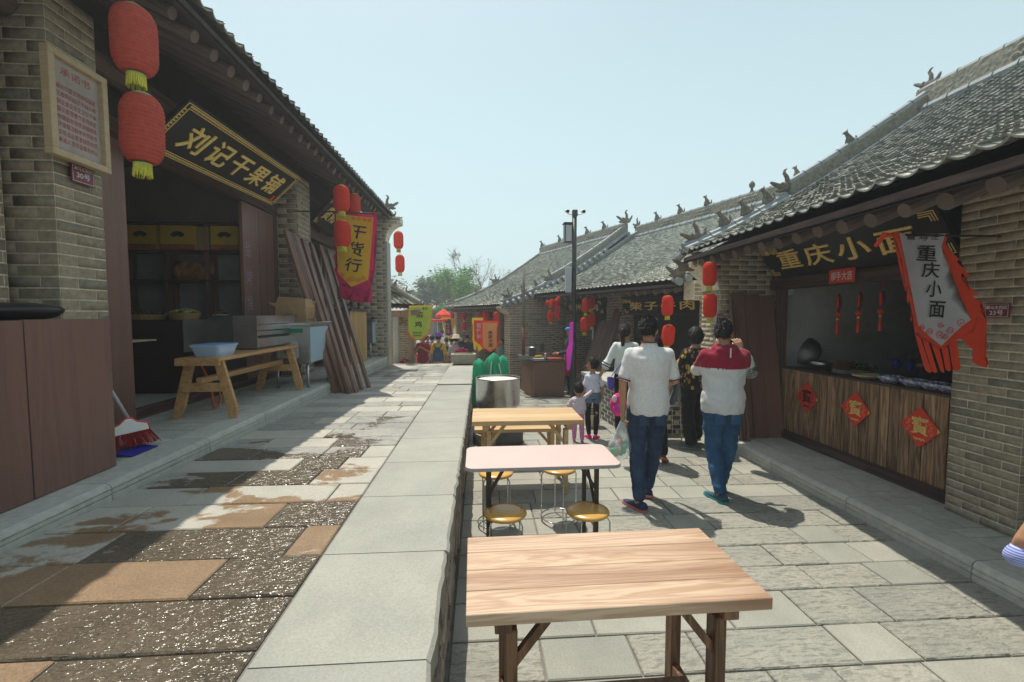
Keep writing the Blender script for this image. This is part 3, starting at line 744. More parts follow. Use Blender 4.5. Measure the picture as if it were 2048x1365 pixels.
def rafters(house,P,Lu,e0,e1,inset=.12,step=.27,r=.05,vlen=.30,drop=.16,lim=60):
    n=int(Lu/step)
    me=MB().tube([(0,0,0),(0,1,0)],1,10).mesh('rafter',M['rafter'])
    for i in range(n):
        u=(i+.5)/n; a=P(u,inset*.3)-Vector((0,0,drop)); b_=P(u,inset*.3+vlen)-Vector((0,0,drop+.02)); d=b_-a; L=d.length; d.normalize()
        s=Vector((0,0,1)).cross(d).normalized(); t=d.cross(s)
        k=r*rnd.uniform(.9,1.1)
        o=bpy.data.objects.new('rafter',me); put(o,house,frame(a+Vector((0,0,rnd.uniform(-.01,.01))),s*k,d*L,t*k))
def along(P0,P1,w,z0,z1): 
    return MB().bar((Vector(P0)+Vector(P1))/2+(Vector(P0)-Vector(P1))/2+Vector((0,0,(z0+z1)/2)),Vector(P1)+Vector((0,0,(z0+z1)/2)),w,z1-z0)
def ridgewall(house,pts,h,w=.16,name='ridge',panels=True,cap=.055,base=.07):
    """ornamental brick ridge that follows pts (base line): wall, round cap, round base course"""
    pts=[Vector(p) for p in pts]
    m=MB(); 
    for a,b_ in zip(pts,pts[1:]):
        s=(b_-a).cross(Vector((0,0,1))).normalized()*(w/2)
        V=[a-s,a+s,b_+s,b_-s,a-s+Vector((0,0,h)),a+s+Vector((0,0,h)),b_+s+Vector((0,0,h)),b_-s+Vector((0,0,h))]
        m.add(V,[(0,3,2,1),(4,5,6,7),(0,1,5,4),(1,2,6,5),(2,3,7,6),(3,0,4,7)])
    o=m.build(name,M['ridge'],house)
    up=Vector((0,0,1))
    c=MB(); 
    # cap: round tiles with visible joints
    L=0
    for a,b_ in zip(pts,pts[1:]):
        n=max(1,int((b_-a).length/.26))
        for i in range(n):
            p=a.lerp(b_,i/n)+up*(h+.01); q=a.lerp(b_,(i+1)/n)+up*(h+.01); d=(q-p)
            c.tube([p,p+d*.06,p+d*.97],[cap*1.12,cap,cap*.96],8)
    c.build('ridge_cap',M['ridge_cap'],o,smooth=False)
    if base:
        c=MB()
        for a,b_ in zip(pts,pts[1:]):
            n=max(1,int((b_-a).length/.26)); s=(b_-a).cross(up).normalized()
            for sg in (-1,1):
                for i in range(n):
                    p=a.lerp(b_,i/n)+s*sg*(w/2+.03)+up*.03; q=a.lerp(b_,(i+1)/n)+s*sg*(w/2+.03)+up*.03; d=q-p
                    c.tube([p,p+d*.06,p+d*.97],[base*1.1,base,base*.96],8)
        c.build('ridge_base_course',M['ridge_cap'],o)
    if panels:
        c=MB(); a,b_=pts[0],pts[-1]; L=(b_-a).length; d=(b_-a).normalized(); s=d.cross(up).normalized(); x=.25; k=0
        while x<L-.6:
            if k%2==0:   # openwork of stacked arcs
                for r_ in range(3):
                    for q in range(5):
                        cx=x+.07+q*.10+(r_%2)*.05; cz=h*.22+r_*h*.24
                        for sg in (-1,1):
                            arc=[a+d*(cx+.05*math.cos(t_))+up*(cz+.045*math.sin(t_))+s*sg*(w/2+.012) for t_ in [math.pi*i/5 for i in range(6)]]
                            c.tube(arc,.011,4,cap=False)
                x+=.62
            else: x+=.75
            k+=1
        if c.V: c.build('ridge_openwork',M['tile'],o)
    return o
def sculpt(parts,name,mat,voxel=.012,n=12):
    m=MB()
    for p in parts:
        if p[0]=='e': m.ell(p[1],p[2],n,8,p[3] if len(p)>3 else None)
        else: m.tube(p[1],p[2],8)
    tmp=remesh(m,name,mat,None,voxel,2,post=lambda c,nn:c+nn*.006*noise.noise(c*40)); me=tmp.data; bpy.data.objects.remove(tmp)
    return me
# sitting ridge beast faces +x, height .30
BEAST=sculpt([('e',(0,0,.05),(.07,.045,.05)),('t',[(-.04,0,.04),(-.02,0,.12),(.03,0,.19),(.05,0,.23)],[.05,.048,.04,.03]),('e',(.065,0,.25),(.045,.03,.032)),('e',(.11,0,.24),(.028,.018,.014)),
   ('t',[(.03,.02,.17),(.065,.025,.09),(.07,.025,.01)],[.022,.017,.018]),('t',[(.03,-.02,.17),(.065,-.025,.09),(.07,-.025,.01)],[.022,.017,.018]),
   ('t',[(-.06,0,.05),(-.12,0,.10),(-.11,0,.19)],[.028,.022,.012]),('t',[(.04,0,.27),(.02,0,.31)],[.015,.008])],'ridge_beast',M['beast'])
# dragon head with back-curled horn, faces +x
DRAGON=sculpt([('e',(0,0,.09),(.16,.06,.09)),('t',[(.05,0,.10),(.16,0,.13),(.27,0,.20),(.31,0,.23)],[.06,.05,.035,.02]),('t',[(.08,0,.05),(.17,0,.035),(.24,0,.055)],[.045,.035,.018]),
   ('t',[(-.02,0,.15),(-.02,0,.27),(.02,0,.35),(.0,0,.40),(-.05,0,.42)],[.05,.04,.032,.024,.014]),('t',[(-.10,0,.1),(-.17,0,.18),(-.20,0,.26)],[.05,.035,.018]),('e',(.10,.03,.16),(.03,.03,.03)),('e',(.10,-.03,.16),(.03,.03,.03))],'ridge_dragon',M['beast'])
URN=sculpt([('t',[(0,0,0),(0,0,.06),(0,0,.10)],[.05,.04,.03]),('e',(0,0,.19),(.07,.07,.085)),('t',[(0,0,.26),(0,0,.29)],[.03,.02])],'ridge_urn',M['beast'])
def statue(house,me,p,dirv,s=1,name=None):
    d=Vector(dirv); d.z*=.35; d.normalize(); up=Vector((0,0,1)); y=up.cross(d).normalized(); z=d.cross(y)
    o=bpy.data.objects.new(name or me.name,me); put(o,house,frame(p,d*s,y*s,z*s)); return o
def discs(house,P,u,v0,v1,side,n,r=.05,parent=None):
    """round drip tile ends along a verge"""
    m=MB()
    for i in range(n):
        v=v0+(v1-v0)*i/(n-1); p=P(u,v)+Vector((0,0,-.02)); q=p+Vector(side)*.16-Vector((0,0,.03))
        m.tube([p+Vector((0,0,.05)),q+Vector((0,0,.03))],[r,r],10)
        m.tube([q+Vector((0,0,.03)),q+Vector(side)*.012+Vector((0,0,.03))],[r*1.15,r*1.15],10)
    m.build('verge_tiles',M['ridge_cap'],house)
def plank_wall(house,name,o,u,L,z0,z1,n,mat,t=.04,gap=.006,label=None):
    """upright boards side by side (board objects); o,u 2d"""
    u=Vector((u[0],u[1],0)).normalized(); nn=Vector((-u.y,u.x,0)); w_=L/n
    me=MB().box((-w_/2+gap/2,-t/2,0),(w_/2-gap/2,t/2,z1-z0)).mesh(name,mat)
    for i in range(n):
        p=Vector((o[0],o[1],z0))+u*(w_*(i+.5))+nn*rnd.uniform(-.003,.003)
        ob=bpy.data.objects.new(name,me); put(ob,house,frame(p,u,nn,(0,0,1)))

BR[:]=[.315,.084]
# ---------------------------------------------------------------- LEFT HOUSE (dried fruit shop row)
HA=thing('shop_house','long grey brick shop row on the left with deep dark eaves over the terrace','house',(-4.5,6,.69))
bagA=[]
FX=-3.5; PX=-3.1
block(HA,'pillar',-3.55,PX,3.60,4.03,.70,4.1,['x+','y+','y-'],bagA)
MB().box((-3.7,-1,.70),(-3.36,3.5,4.1)).build('wall',M['mortar'],HA); brickface((-3.36,3.0),(0,1),(1,0),.5,.70,4.1,bagA)
block(HA,'pillar',-3.5,-3.10,2.35,3.02,.70,4.1,['x+','y+'],bagA)
U2a=U(598,500,X=PX).y; U2b=U(622,500,X=PX).y
block(HA,'pillar',-3.6,PX,U2a,U2b,.70,4.1,['x+','y-'],bagA)
GY=11.5
# far gable: wall across, its front edge corbels out in an arc below the eave
cf=lambda z: 1.19+ (0 if z<3.55 else min(.45,(1-math.sqrt(max(0,1-((min(z,4.0)-3.55)/.46)**2)))*.45))
MB().box((-3.9,GY,.3),(-2.33,GY+.42,3.62)).build('gable_wall',M['mortar'],HA)
cp=MB(); prof=[(-3.9,3.62)]+[(-3.52+cf(z),z) for z in [3.62,3.7,3.78,3.86,3.92,3.97,4.0,4.15]]+[(-3.9,4.15)]
cp.prism([(x,GY+.42,z) for x,z in prof],(0,-.42,0)); cp.build('corbel',M['mortar'],HA)
brickface((-3.52,GY),(1,0),(0,-1),1.19,.70,4.12,bagA,curve=cf)
MB().box((-2.33,GY-.005,.46),(-2.30,GY+.43,3.55)).build('gable_edge',M['stone'],HA)
scatterA=lambda: scatter_parts('brick',brickbase,M['brick'],bagA,HA,300,'bricks_beyond')
# timber frames
m=MB().box((FX-.08,4.03,3.42),(FX+.06,U2a,3.62)); m.build('lintel',M['timber'],HA)
MB().box((FX-.06,4.42,.70),(FX+.06,4.74,3.42)).build('door_post',M['redwood'],HA)
MB().box((FX-.05,4.06,.70),(FX-.02,4.42,3.42)).build('door_post',M['timber_z'],HA)
MB().box((FX-.05,U2a-.14,.70),(FX+.05,U2a-.0,3.42)).build('door_post',M['timber_z'],HA)
MB().box((FX-.05,4.74,.70),(FX+.05,U2a-.14,.80)).build('door_sill',M['timber'],HA)
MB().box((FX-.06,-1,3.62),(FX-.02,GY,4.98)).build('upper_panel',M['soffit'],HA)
m=MB().tube([(FX+.12,2.0,3.98),(FX+.12,GY,3.98)],.11,12); m.build('purlin',M['timber'],HA,smooth=True)
m=MB().box((FX-.08,U2b,3.32),(FX+.06,GY,3.50)); m.build('lintel',M['timber'],HA)
YL=U(482,600,X=FX).y
# door leaves folded open beside pillar
plank_wall(HA,'door_leaf',(FX+.03,YL),(0,1),U2a-.16-YL,.80,3.40,4,M['redwood'],.045)
plank_wall(HA,'door_leaf',(FX+.0,U2b+.1),(0,1),GY-U2b-.2,.72,2.0,9,M['redwood'],.04)
# interior of first shop
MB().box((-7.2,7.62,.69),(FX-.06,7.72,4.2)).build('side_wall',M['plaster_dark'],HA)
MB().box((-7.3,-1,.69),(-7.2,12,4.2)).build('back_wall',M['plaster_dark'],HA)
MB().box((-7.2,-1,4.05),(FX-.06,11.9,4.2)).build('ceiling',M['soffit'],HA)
MB().box((-7.2,-1,.6),(FX-.06,12,.685)).build('shop_floor',M['slab'],HA)
MB().box((-7.2,3.1,.69),(-3.75,3.25,4.2)).build('side_wall',M['plaster_dark'],HA)
MB().box((-7.25,GY+.1,-.4),(-3.8,GY+.4,5.2)).build('gable_core',M['brick'],HA)
eA0,eA1,rA0,rA1=(-2.27,-1.0,4.22),(-2.22,11.95,4.22),(-6.0,-1.0,6.35),(-6.0,11.95,6.35)
PA,roA=roof(HA,eA0,eA1,rA0,rA1,.10,'tile_dark',300,.16)
# back slope closes the shape
MB().add([rA0,rA1,(-9.5,11.95,4.3),(-9.5,-1,4.3)],[(0,1,2,3)]).build('back_slope',M['tile_dark'],HA)
rafters(HA,PA,12.9,eA0,eA1,.10,.27,.052,.26,.20)
m=MB().bar(PA(0,.012)-Vector((0,0,.085)),PA(1,.012)-Vector((0,0,.085)),.04,.07); m.build('fascia',M['soffit'],HA)
MB().add([PA(0,.0)-Vector((0,0,.13)),PA(1,.0)-Vector((0,0,.13)),PA(1,.42)-Vector((0,0,.13)),PA(0,.42)-Vector((0,0,.13))],[(0,1,2,3)]).build('eave_board',M['soffit'],HA)
ridgewall(HA,[rA0,rA1],.35,panels=False)
vp=[PA(.992,v)+Vector((0,0,.04)) for v in (.02,.12,.25,.4,.6,.8,1)]
ridgewall(HA,vp,.10,.12,'verge',False,.05,0)
statue(HA,DRAGON,PA(.992,.03)+Vector((0,0,.12)),(1,.1,0),.85); statue(HA,BEAST,PA(.99,.16)+Vector((0,0,.14)),(1,0,-.2),.9); statue(HA,DRAGON,PA(.992,-.0)+Vector((.05,0,-.12)),(1,.3,-.3),.6)
discs(HA,PA,.995,.0,.5,(.1,1,0),9)
scatterA()

BR[:]=[.262,.068]
# ---------------------------------------------------------------- RIGHT HOUSE 1 (noodle shop)
HB=thing('shop_house','grey tiled noodle shop on the right with the black and gold signboard','house',(5,3.5,.13))
bagB=[]; G1=6.12
block(HB,'pillar',3.87,4.3,2.96,3.47,.13,3.2,['x-','y-','y+'],bagB)
brickface((4.06,2.96),(0,-1),(-1,0),.5,.13,3.2,bagB); MB().box((4.07,-1.3,.13),(4.3,2.95,3.2)).build('wall',M['mortar'],HB)
block(HB,'pillar',3.87,4.3,1.3,2.42,.13,3.2,['x-','y+'],bagB)
cg=lambda z:.93+(0 if z<2.02 else min(.42,(1-math.sqrt(max(0,1-((min(z,2.44)-2.02)/.44)**2)))*.45))
MB().box((3.3,G1,-.1),(7.6,G1+.5,2.1)).build('gable_wall',M['mortar'],HB)
cp=MB(); prof=[(4.3,2.1)]+[(4.23-cg(z),z) for z in [2.1,2.18,2.26,2.34,2.4,2.44,2.62]]+[(4.3,2.62)]
cp.prism([(x,G1+.5,z) for x,z in prof],(0,-.5,0)); cp.build('corbel',M['mortar'],HB)
brickface((4.23,G1),(-1,0),(0,-1),.93,.13,2.6,bagB,curve=cg)
brickface((3.3,G1+.5),(0,-1),(-1,0),.5,.0,2.1,bagB)
MB().box((3.285,G1-.004,.13),(3.296,G1+.1,1.95)).build('gable_edge',M['stone'],HB)
MB().box((3.98,3.47,.13),(4.16,G1,.205)).build('sill',M['timber'],HB)
MB().box((4.02,3.48,.2),(4.16,3.56,2.2)).build('door_post',M['counterwood'],HB)
MB().box((4.03,G1-.20,.2),(4.15,G1-.12,2.16)).build('door_post',M['timber_z'],HB)
zl=U(1700,575,X=4.0).z
MB().box((4.02,3.47,2.10),(4.16,G1,2.24)).build('lintel',M['timber'],HB)
MB().box((4.14,2.9,2.24),(4.18,G1,3.3)).build('upper_panel',M['soffit'],HB)
m=MB().tube([(4.05,1.2,2.98),(4.05,G1,2.98)],.09,12); m.build('purlin',M['timber'],HB,smooth=True)
# counter of upright planks
cz0,cz1=.21,U(1700,760,X=4.12).z
counterB=thing('shop_counter','brown upright plank counter of the noodle shop with three red diamonds on it','counter',(4.1,4.8,.2))
plank_wall(counterB,'plank',(4.12,3.57),(0,1),G1-.2-3.57,.206,cz1,20,M['counterwood'],.03,.009)
MB().box((4.10,3.57,cz1),(4.62,G1-.2,cz1+.02)).build('counter_top',M['timber'],counterB)
# interior
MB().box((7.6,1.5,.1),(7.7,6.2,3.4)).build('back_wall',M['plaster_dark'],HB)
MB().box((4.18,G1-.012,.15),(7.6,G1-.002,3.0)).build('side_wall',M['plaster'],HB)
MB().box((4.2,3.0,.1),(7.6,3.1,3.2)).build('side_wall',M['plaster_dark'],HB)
MB().box((4.18,2.9,2.85),(7.7,G1,2.95)).build('ceiling',M['soffit'],HB)
MB().box((4.02,-1,.0),(7.7,6.6,.126)).build('shop_floor',M['slab'],HB)
eB0,eB1,rB0,rB1=(2.40,-1.2,2.57),(2.86,6.35,2.60),(6.25,-1.2,4.62),(6.3,6.3,4.62)
PB,roB=roof(HB,eB0,eB1,rB0,rB1,.16,'tile',300)
MB().add([rB0,rB1,(9.8,6.3,2.6),(9.8,-1.2,2.6)],[(0,1,2,3)]).build('back_slope',M['tile_dark'],HB)
MB().add([(4.0,G1+.3,2.6),(9.6,G1+.3,2.6),(6.3,G1+.3,4.55)],[(0,1,2)]).build('gable_face',M['brick'],HB)
rafters(HB,PB,7.4,eB0,eB1,.12,.27,.055,.26,.19)
m=MB().bar(PB(0,.012)-Vector((0,0,.085)),PB(1,.012)-Vector((0,0,.085)),.04,.06); m.build('fascia',M['timber'],HB)
MB().add([PB(0,.0)-Vector((0,0,.125)),PB(1,.0)-Vector((0,0,.125)),PB(1,.5)-Vector((0,0,.125)),PB(0,.5)-Vector((0,0,.125))],[(0,1,2,3)]).build('eave_board',M['soffit'],HB)
ridgewall(HB,[Vector(rB0)-Vector((0,0,.03)),Vector(rB1)-Vector((0,.0,.03))],.34)
for v0,v1,h in ((.42,1.0,.26),): ridgewall(HB,[PB(.985,v) for v in (.42,.55,.7,.85,1.0)],h,.13,'verge',False,.05,.05)
ridgewall(HB,[PB(.985,v)+Vector((0,0,.03)) for v in (-.01,.1,.2,.3,.42)],.07,.10,'verge',False,.055,.05)
dd=(-1,0,-.55)
statue(HB,DRAGON,Vector(rB1)+Vector((0,-.12,.31)),(-.2,1,0),.65); statue(HB,DRAGON,PB(.985,.42)+Vector((0,0,.16)),dd,.75)
for v in (.34,.25,.16): statue(HB,BEAST,PB(.985,v)+Vector((0,0,.14)),dd,.85)
statue(HB,DRAGON,PB(.985,.05)+Vector((0,0,.09)),dd,.75); statue(HB,DRAGON,PB(1.0,.0)+Vector((.16,.1,-.22)),(-1,.1,0),.8)
statue(HB,BEAST,PB(.985,.68)+Vector((0,0,.24)),dd,.8)
discs(HB,PB,.992,.0,.2,(.0,1,0),4)
scatter_parts('brick',brickbase,M['brick'],bagB,HB,300,'bricks_beyond')

# ---------------------------------------------------------------- RIGHT HOUSE 2 and 3 (turned with the bend of the street)
def rotframe(o,ang):
    c,s=math.cos(ang),math.sin(ang)      # along = (-s,c), inward = (c,s)
    A=Vector((-s,c,0)); I=Vector((c,s,0)); o=Vector(o)
    return lambda a,i,z: Vector((o.x,o.y,0))+A*a+I*i+Vector((0,0,z)),A,I
def house_mid(name,label,o,ang,L,ze,zr,run,gz,sag,bays,tilelim,gable_near=False,coldir=1,pillarw=.5,faced=1.15,fence=None,ridge_u=(0,1),vlen=1):
    H=thing(name,label,'house',(o[0]+2,o[1]+2,gz)); W,A,I=rotframe(o,ang); bag=[]
    e0,e1,r0,r1=W(0,0,ze),W(L,0,ze),W(-.1,run,zr),W(L,run,zr)
    P,ro=roof(H,e0,e1,r0,r1,sag,'tile_backlit',tilelim)
    MB().add([r0,r1,W(L,run*2,ze),W(0,run*2,ze)],[(0,1,2,3)]).build('back_slope',M['tile_dark'],H)
    n=Vector((0,0,1))
    rafters(H,P,L,e0,e1,.12,.27,.052,.22,.19)
    MB().bar(P(0,.012)-n*.08,P(1,.012)-n*.08,.04,.055).build('fascia',M['timber'],H)
    MB().add([P(0,0)-n*.125,P(1,0)-n*.125,P(1,.5)-n*.125,P(0,.5)-n*.125],[(0,1,2,3)]).build('eave_board',M['soffit'],H)
    ridgewall(H,[r0-n*.03,r1-n*.03],.33)
    # facade line at i=faced ; pillars
    for a0,a1 in bays:
        b_=MB(); p=[W(a0,faced-.1,0),W(a1,faced-.1,0),W(a1,faced+.3,0),W(a0,faced+.3,0)]
        b_.prism([Vector((q.x,q.y,gz)) for q in p],(0,0,ze+.35-gz)); b_.build('pillar',M['mortar'],H)
        q=W(a0,faced-.11,0); brickface((q.x,q.y),A,-I,a1-a0,gz,ze+.3,bag)
        q=W(a0-.006,faced+.3,0); brickface((q.x,q.y),-I,-A,.4,gz,ze+.3,bag,1)
    w_=MB(); w_.prism([W(0,faced+.9,gz),W(L,faced+.9,gz),W(L,faced+1.0,gz),W(0,faced+1.0,gz)],(0,0,ze+.8-gz)); w_.build('back_wall',M['soffit'],H)
    w_=MB(); w_.prism([W(0,faced+.18,ze-.42),W(L,faced+.18,ze-.42),W(L,faced+.22,ze-.42),W(0,faced+.22,ze-.42)],(0,0,.95)); w_.build('upper_panel',M['soffit'],H)
    MB().bar(W(0,faced+.05,ze-.50),W(L,faced+.05,ze-.50),.12,.14).build('lintel',M['timber'],H)
    MB().add([W(0,faced-.3,gz+.004),W(L,faced-.3,gz+.004),W(L,faced+1,gz+.004),W(0,faced+1,gz+.004)],[(0,1,2,3)]).build('shop_floor',M['slab'],H)
    return H,P,W,A,I,bag
# house 2
a2=R(16.5)
HC,PC,WC,AC,IC,bagC=house_mid('shop_house','grey tiled shop house in the middle, its leaning door boards behind the ponytail woman','x',0,0,0,0,0,0,0,(),0) if 0 else house_mid('shop_house','middle grey tiled house on the right, between the noodle shop and the brick gable',(3.25,7.5),a2,6.1,2.32,4.2,3.6,0,.22,[(-.1,.45),(3.15,3.75)],300)
# its near gable edge, lit brick with corbel
cg2=MB(); cg2.prism([WC(-.25,.55,0),WC(.0,.55,0),WC(.0,1.6,0),WC(-.25,1.6,0)],(0,0,2.0)); cg2.prism([WC(-.25,.2,2.0),WC(0,.2,2.0),WC(0,1.6,2.0),WC(-.25,1.6,2.0)],(0,0,.32)); cg2.build('gable_wall',M['mortar'],HC)
q=WC(0,.55,0); brickface((q.x,q.y),-AC,-IC,.25,0,2.0,bagC); q=WC(-.25,1.6,0); brickface((q.x,q.y),-IC,-AC,1.05,0,2.0,bagC); q=WC(-.25,1.6,0); brickface((q.x,q.y),-IC,-AC,1.4,2.0,2.3,bagC)
ridgewall(HC,[PC(.985,v) for v in (.0,.2,.4,.6,.8,1.0)],.18,.12,'verge',False,.05,.05)
rr0,rr1=PC(0,1),PC(1,1)
for t_ in (.12,.3,.52,.68,.84): statue(HC,BEAST if t_!=.3 else URN,rr0.lerp(rr1,t_)+Vector((0,0,.33)),(-1,0,0),.95)
statue(HC,DRAGON,rr1+Vector((0,0,.3)),(-.3,1,0),.75); statue(HC,DRAGON,PC(0,0)+Vector((.05,-.05,.05)),(-1,-.2,0),.8)
discs(HC,PC,.0,.0,.15,(.1,-1,0),4,.06)
scatter_parts('brick',brickbase,M['brick'],bagC,HC,300,'bricks_beyond')
# house 3
a3=R(20)
HD,PD,WD,AD,ID,bagD=house_mid('shop_house','far grey tiled house with a brick gable behind the brown counter and red lanterns','',0,0,0,0,0,0,0,(),0) if 0 else house_mid('shop_house','farthest tiled house on the right, brick gable behind the steel drum and cook',(.56,12.95),a3,5.7,2.02,4.3,4.25,-.4,.30,[(4.9,5.6),(2.6,3.0)],300)
gb=MB(); gb.prism([WD(-.0,.28,-.6),WD(.4,.28,-.6),WD(.4,3.1,-.6),WD(-.0,3.1,-.6)],(0,0,2.35)); 
gb.prism([WD(0,3.1,1.75),WD(0,.28,1.75),WD(0,.02,1.9),WD(0,.02,1.98),WD(0,.7,2.22),WD(0,1.6,2.52),WD(0,3.1,3.2)],AD*.4); gb.build('gable_wall',M['mortar'],HD)
q=WD(-.004,3.1,0); brickface((q.x,q.y),-ID,-AD,2.82,-.4,1.75,bagD)
zt=lambda z: 3.08 if z<2.0 else 3.1-(z-2.0)/1.2*2.4
q=WD(-.004,3.1,0); brickface((q.x,q.y),-ID,-AD,2.9,1.75,3.1,bagD,curve=lambda z:2.85+(z-1.75)*.9 if z<1.98 else max(.1,3.1-(z-1.98)*2.45))
q=WD(.4,.28,0); brickface((q.x,q.y),-AD,-ID,.4,-.4,1.75,bagD)
q=WD(5.45,.28,0); 
g2=MB(); g2.prism([WD(5.3,.3,-.6),WD(5.7,.3,-.6),WD(5.7,3.1,-.6),WD(5.3,3.1,-.6)],(0,0,2.6)); g2.build('gable_wall',M['mortar'],HD); q=WD(5.3,1.5,0); brickface((q.x,q.y),-ID,-AD,1.2,-.5,1.9,bagD)
ridgewall(HD,[PD(.004,v) for v in (.38,.5,.65,.8,1.0)],.25,.13,'verge',False,.05,.05); ridgewall(HD,[PD(.004,v)+Vector((0,0,.03)) for v in (0,.12,.25,.38)],.06,.10,'verge',False,.05,0)
ridgewall(HD,[PD(.99,v) for v in (0,.2,.4,.6,.8,1.0)],.12,.13,'verge',False,.05,0)
for v,me,s in ((.37,DRAGON,.85),(.27,BEAST,.8),(.17,BEAST,.8),(.06,DRAGON,.7)): statue(HD,me,PD(.004,v)+Vector((0,0,.12)),(-1,-.3,-.4),s)
for v,me,s in ((.5,DRAGON,.85),(.3,BEAST,.8),(.05,DRAGON,.7)): statue(HD,me,PD(.99,v)+Vector((0,0,.14)),(-1,-.3,-.4),s)
q0,q1=PD(0,1),PD(1,1)
for t_ in (.0,.2,.38,.55,.72,.98): statue(HD,BEAST if t_ else DRAGON,q0.lerp(q1,t_)+Vector((0,0,.32)),(-1,0,0),1.0)
discs(HD,PD,-.005,.0,.8,-AD,20,.055)
scatter_parts('brick',brickbase,M['brick'],bagD,HD,300,'bricks_beyond')
# ================================================================= SIGNS, BANNERS, LANTERNS
def unit(v): return Vector(v).normalized()
def greek(o,mat,w,h,m_,name='key_border'):
    b=MB()
    def strip(x0,y0,x1,y1): b.box((x0,y0,.0),(x1,y1,.004))
    a,c=w/2-.02,h/2-.02; t=.007
    for q in (0,m_):
        strip(-a+q,-c+q,a-q,-c+q+t); strip(-a+q,c-q-t,a-q,c-q); strip(-a+q,-c+q+t,-a+q+t,c-q-t); strip(a-q-t,-c+q+t,a-q,c-q-t)
    s=m_*.5; x=-a+m_
    while x<a-m_:
        for yy in (-c+m_*.25,c-m_*.75-.004): strip(x,yy,x+.006,yy+s); strip(x+.006,yy+s-.006,x+s*.9,yy+s); strip(x+s*.45,yy+s*.3,x+s*.9,yy+s*.3+.006); strip(x+s*.9,yy+s*.3,x+s*.9+.006,yy+s)
        x+=s*1.5
    y=-c+m_*1.2
    while y<c-m_*1.2:
        for xx in (-a+m_*.25,a-m_*.75): strip(xx,y,xx+s,y+.006); strip(xx,y+.006,xx+.006,y+s*.7); strip(xx+s*.4,y+s*.4,xx+s,y+s*.4+.006)
        y+=s*1.5
    return b
def signboard(label,group,TL,TR,BL,text,tw=.8,th=.5,mat='black',gmat='gold',border='key',small=None,thick=.05,ty=0,tx=0):
    TL,TR,BL=map(Vector,(TL,TR,BL)); rt=TR-TL; w=rt.length; rt.normalize(); up=TL-BL; up-=rt*up.dot(rt); h=up.length; up.normalize(); n=rt.cross(up)
    c=(TL+TR)/2-up*h/2; root=thing('signboard',label,'signboard',c,0,group); Mx=frame(c,rt,up,n)
    m=MB().box((-w/2,-h/2,-thick),(w/2,h/2,0)); o=m.build('board',M[mat],None,bevel=.006); COL.objects.unlink(o); put(o,root,Mx)
    letters(text,M[gmat],Mx@Matrix.Translation((tx,ty,.006)),root,w=w*tw,h=h*th,extrude=.006,offset=.012,shear=.12,space=1.3)
    if border=='key':
        ob=bpy.data.objects.new('key_border',greek(None,None,w,h,.05).mesh('key_border',M[gmat])); put(ob,root,Mx)
    elif border=='corner':
        b=MB()
        for sx in (-1,1):
            for sy in (-1,1):
                X,Y=sx*(w/2-.03),sy*(h/2-.03)
                for k in range(3): b.box((X-sx*k*.025,Y-sy*k*.02,0),(X-sx*(.14-k*.02)-sx*k*.025,Y-sy*k*.02-sy*.008,.004)); b.box((X-sx*k*.025,Y-sy*k*.02-sy*.008,0),(X-sx*k*.025-sx*.008,Y-sy*(.10-k*.02)-sy*k*.02,.004))
        ob=bpy.data.objects.new('corner_ornament',b.mesh('corner_ornament',M[gmat])); put(ob,root,Mx)
    if small: letters(small[0],M[gmat],Mx@Matrix.Translation((small[1]*w,small[2]*h,.006)),root,w=small[3],extrude=.003,offset=.01,name='small_lettering')
    return root,Mx,w,h
XT,XB=-2.72,-3.2
rt_,Mx,w_,h_=signboard('long black signboard with gold five character shop name and key border, left shop',None,U(380,200,X=XT),U(603,355,X=XT),U(380,200,X=XT)+Vector((-.46,0,-.44)),'刘记干果铺',.80,.50)
ob=bpy.data.objects.new('seal',MB().box((-.03,-.05,0),(.03,.05,.005)).mesh('seal',M['redpaint'])); put(ob,rt_,Mx@Matrix.Translation((w_/2-.17,-h_/2+.12,0)))
signboard('black signboard with gold lettering half hidden behind the left pair of lanterns',None,U(668,395,X=-2.75),Vector((-2.75,10.6,U(668,395,X=-2.75).z)),U(668,395,X=-2.75)+Vector((-.42,0,-.46)),'贵阳小吃',.8,.5,gmat='gold',border='corner')
a_=U(1512,497,X=3.72); b_=U(1828,423,X=3.72)
signboard('wide black signboard with gold four character noodle name above the plank counter',None,Vector((3.72,a_.y,a_.z)),Vector((3.72,3.55,a_.z)),Vector((3.99,a_.y,a_.z-.40)),'重庆小面',.78,.55,border='corner',small=('藏马庄',-.40,.30,.26))
z_=U(1300,590,Y=9).z
signboard('black signboard with gold characters on the middle house behind the polo man',None,WC(3.0,.95,2.13),WC(.35,.95,2.13),WC(3.0,1.08,1.76),'柴子牛肉',.8,.5,border='corner',small=('藏马庄',-.40,.3,.26))
signboard('black signboard with gold characters behind the street pole and lanterns',None,WC(6.0,.95,2.13),WC(3.9,.95,2.13),WC(6.0,1.08,1.76),'贵州牛肉',.8,.5,border='corner')
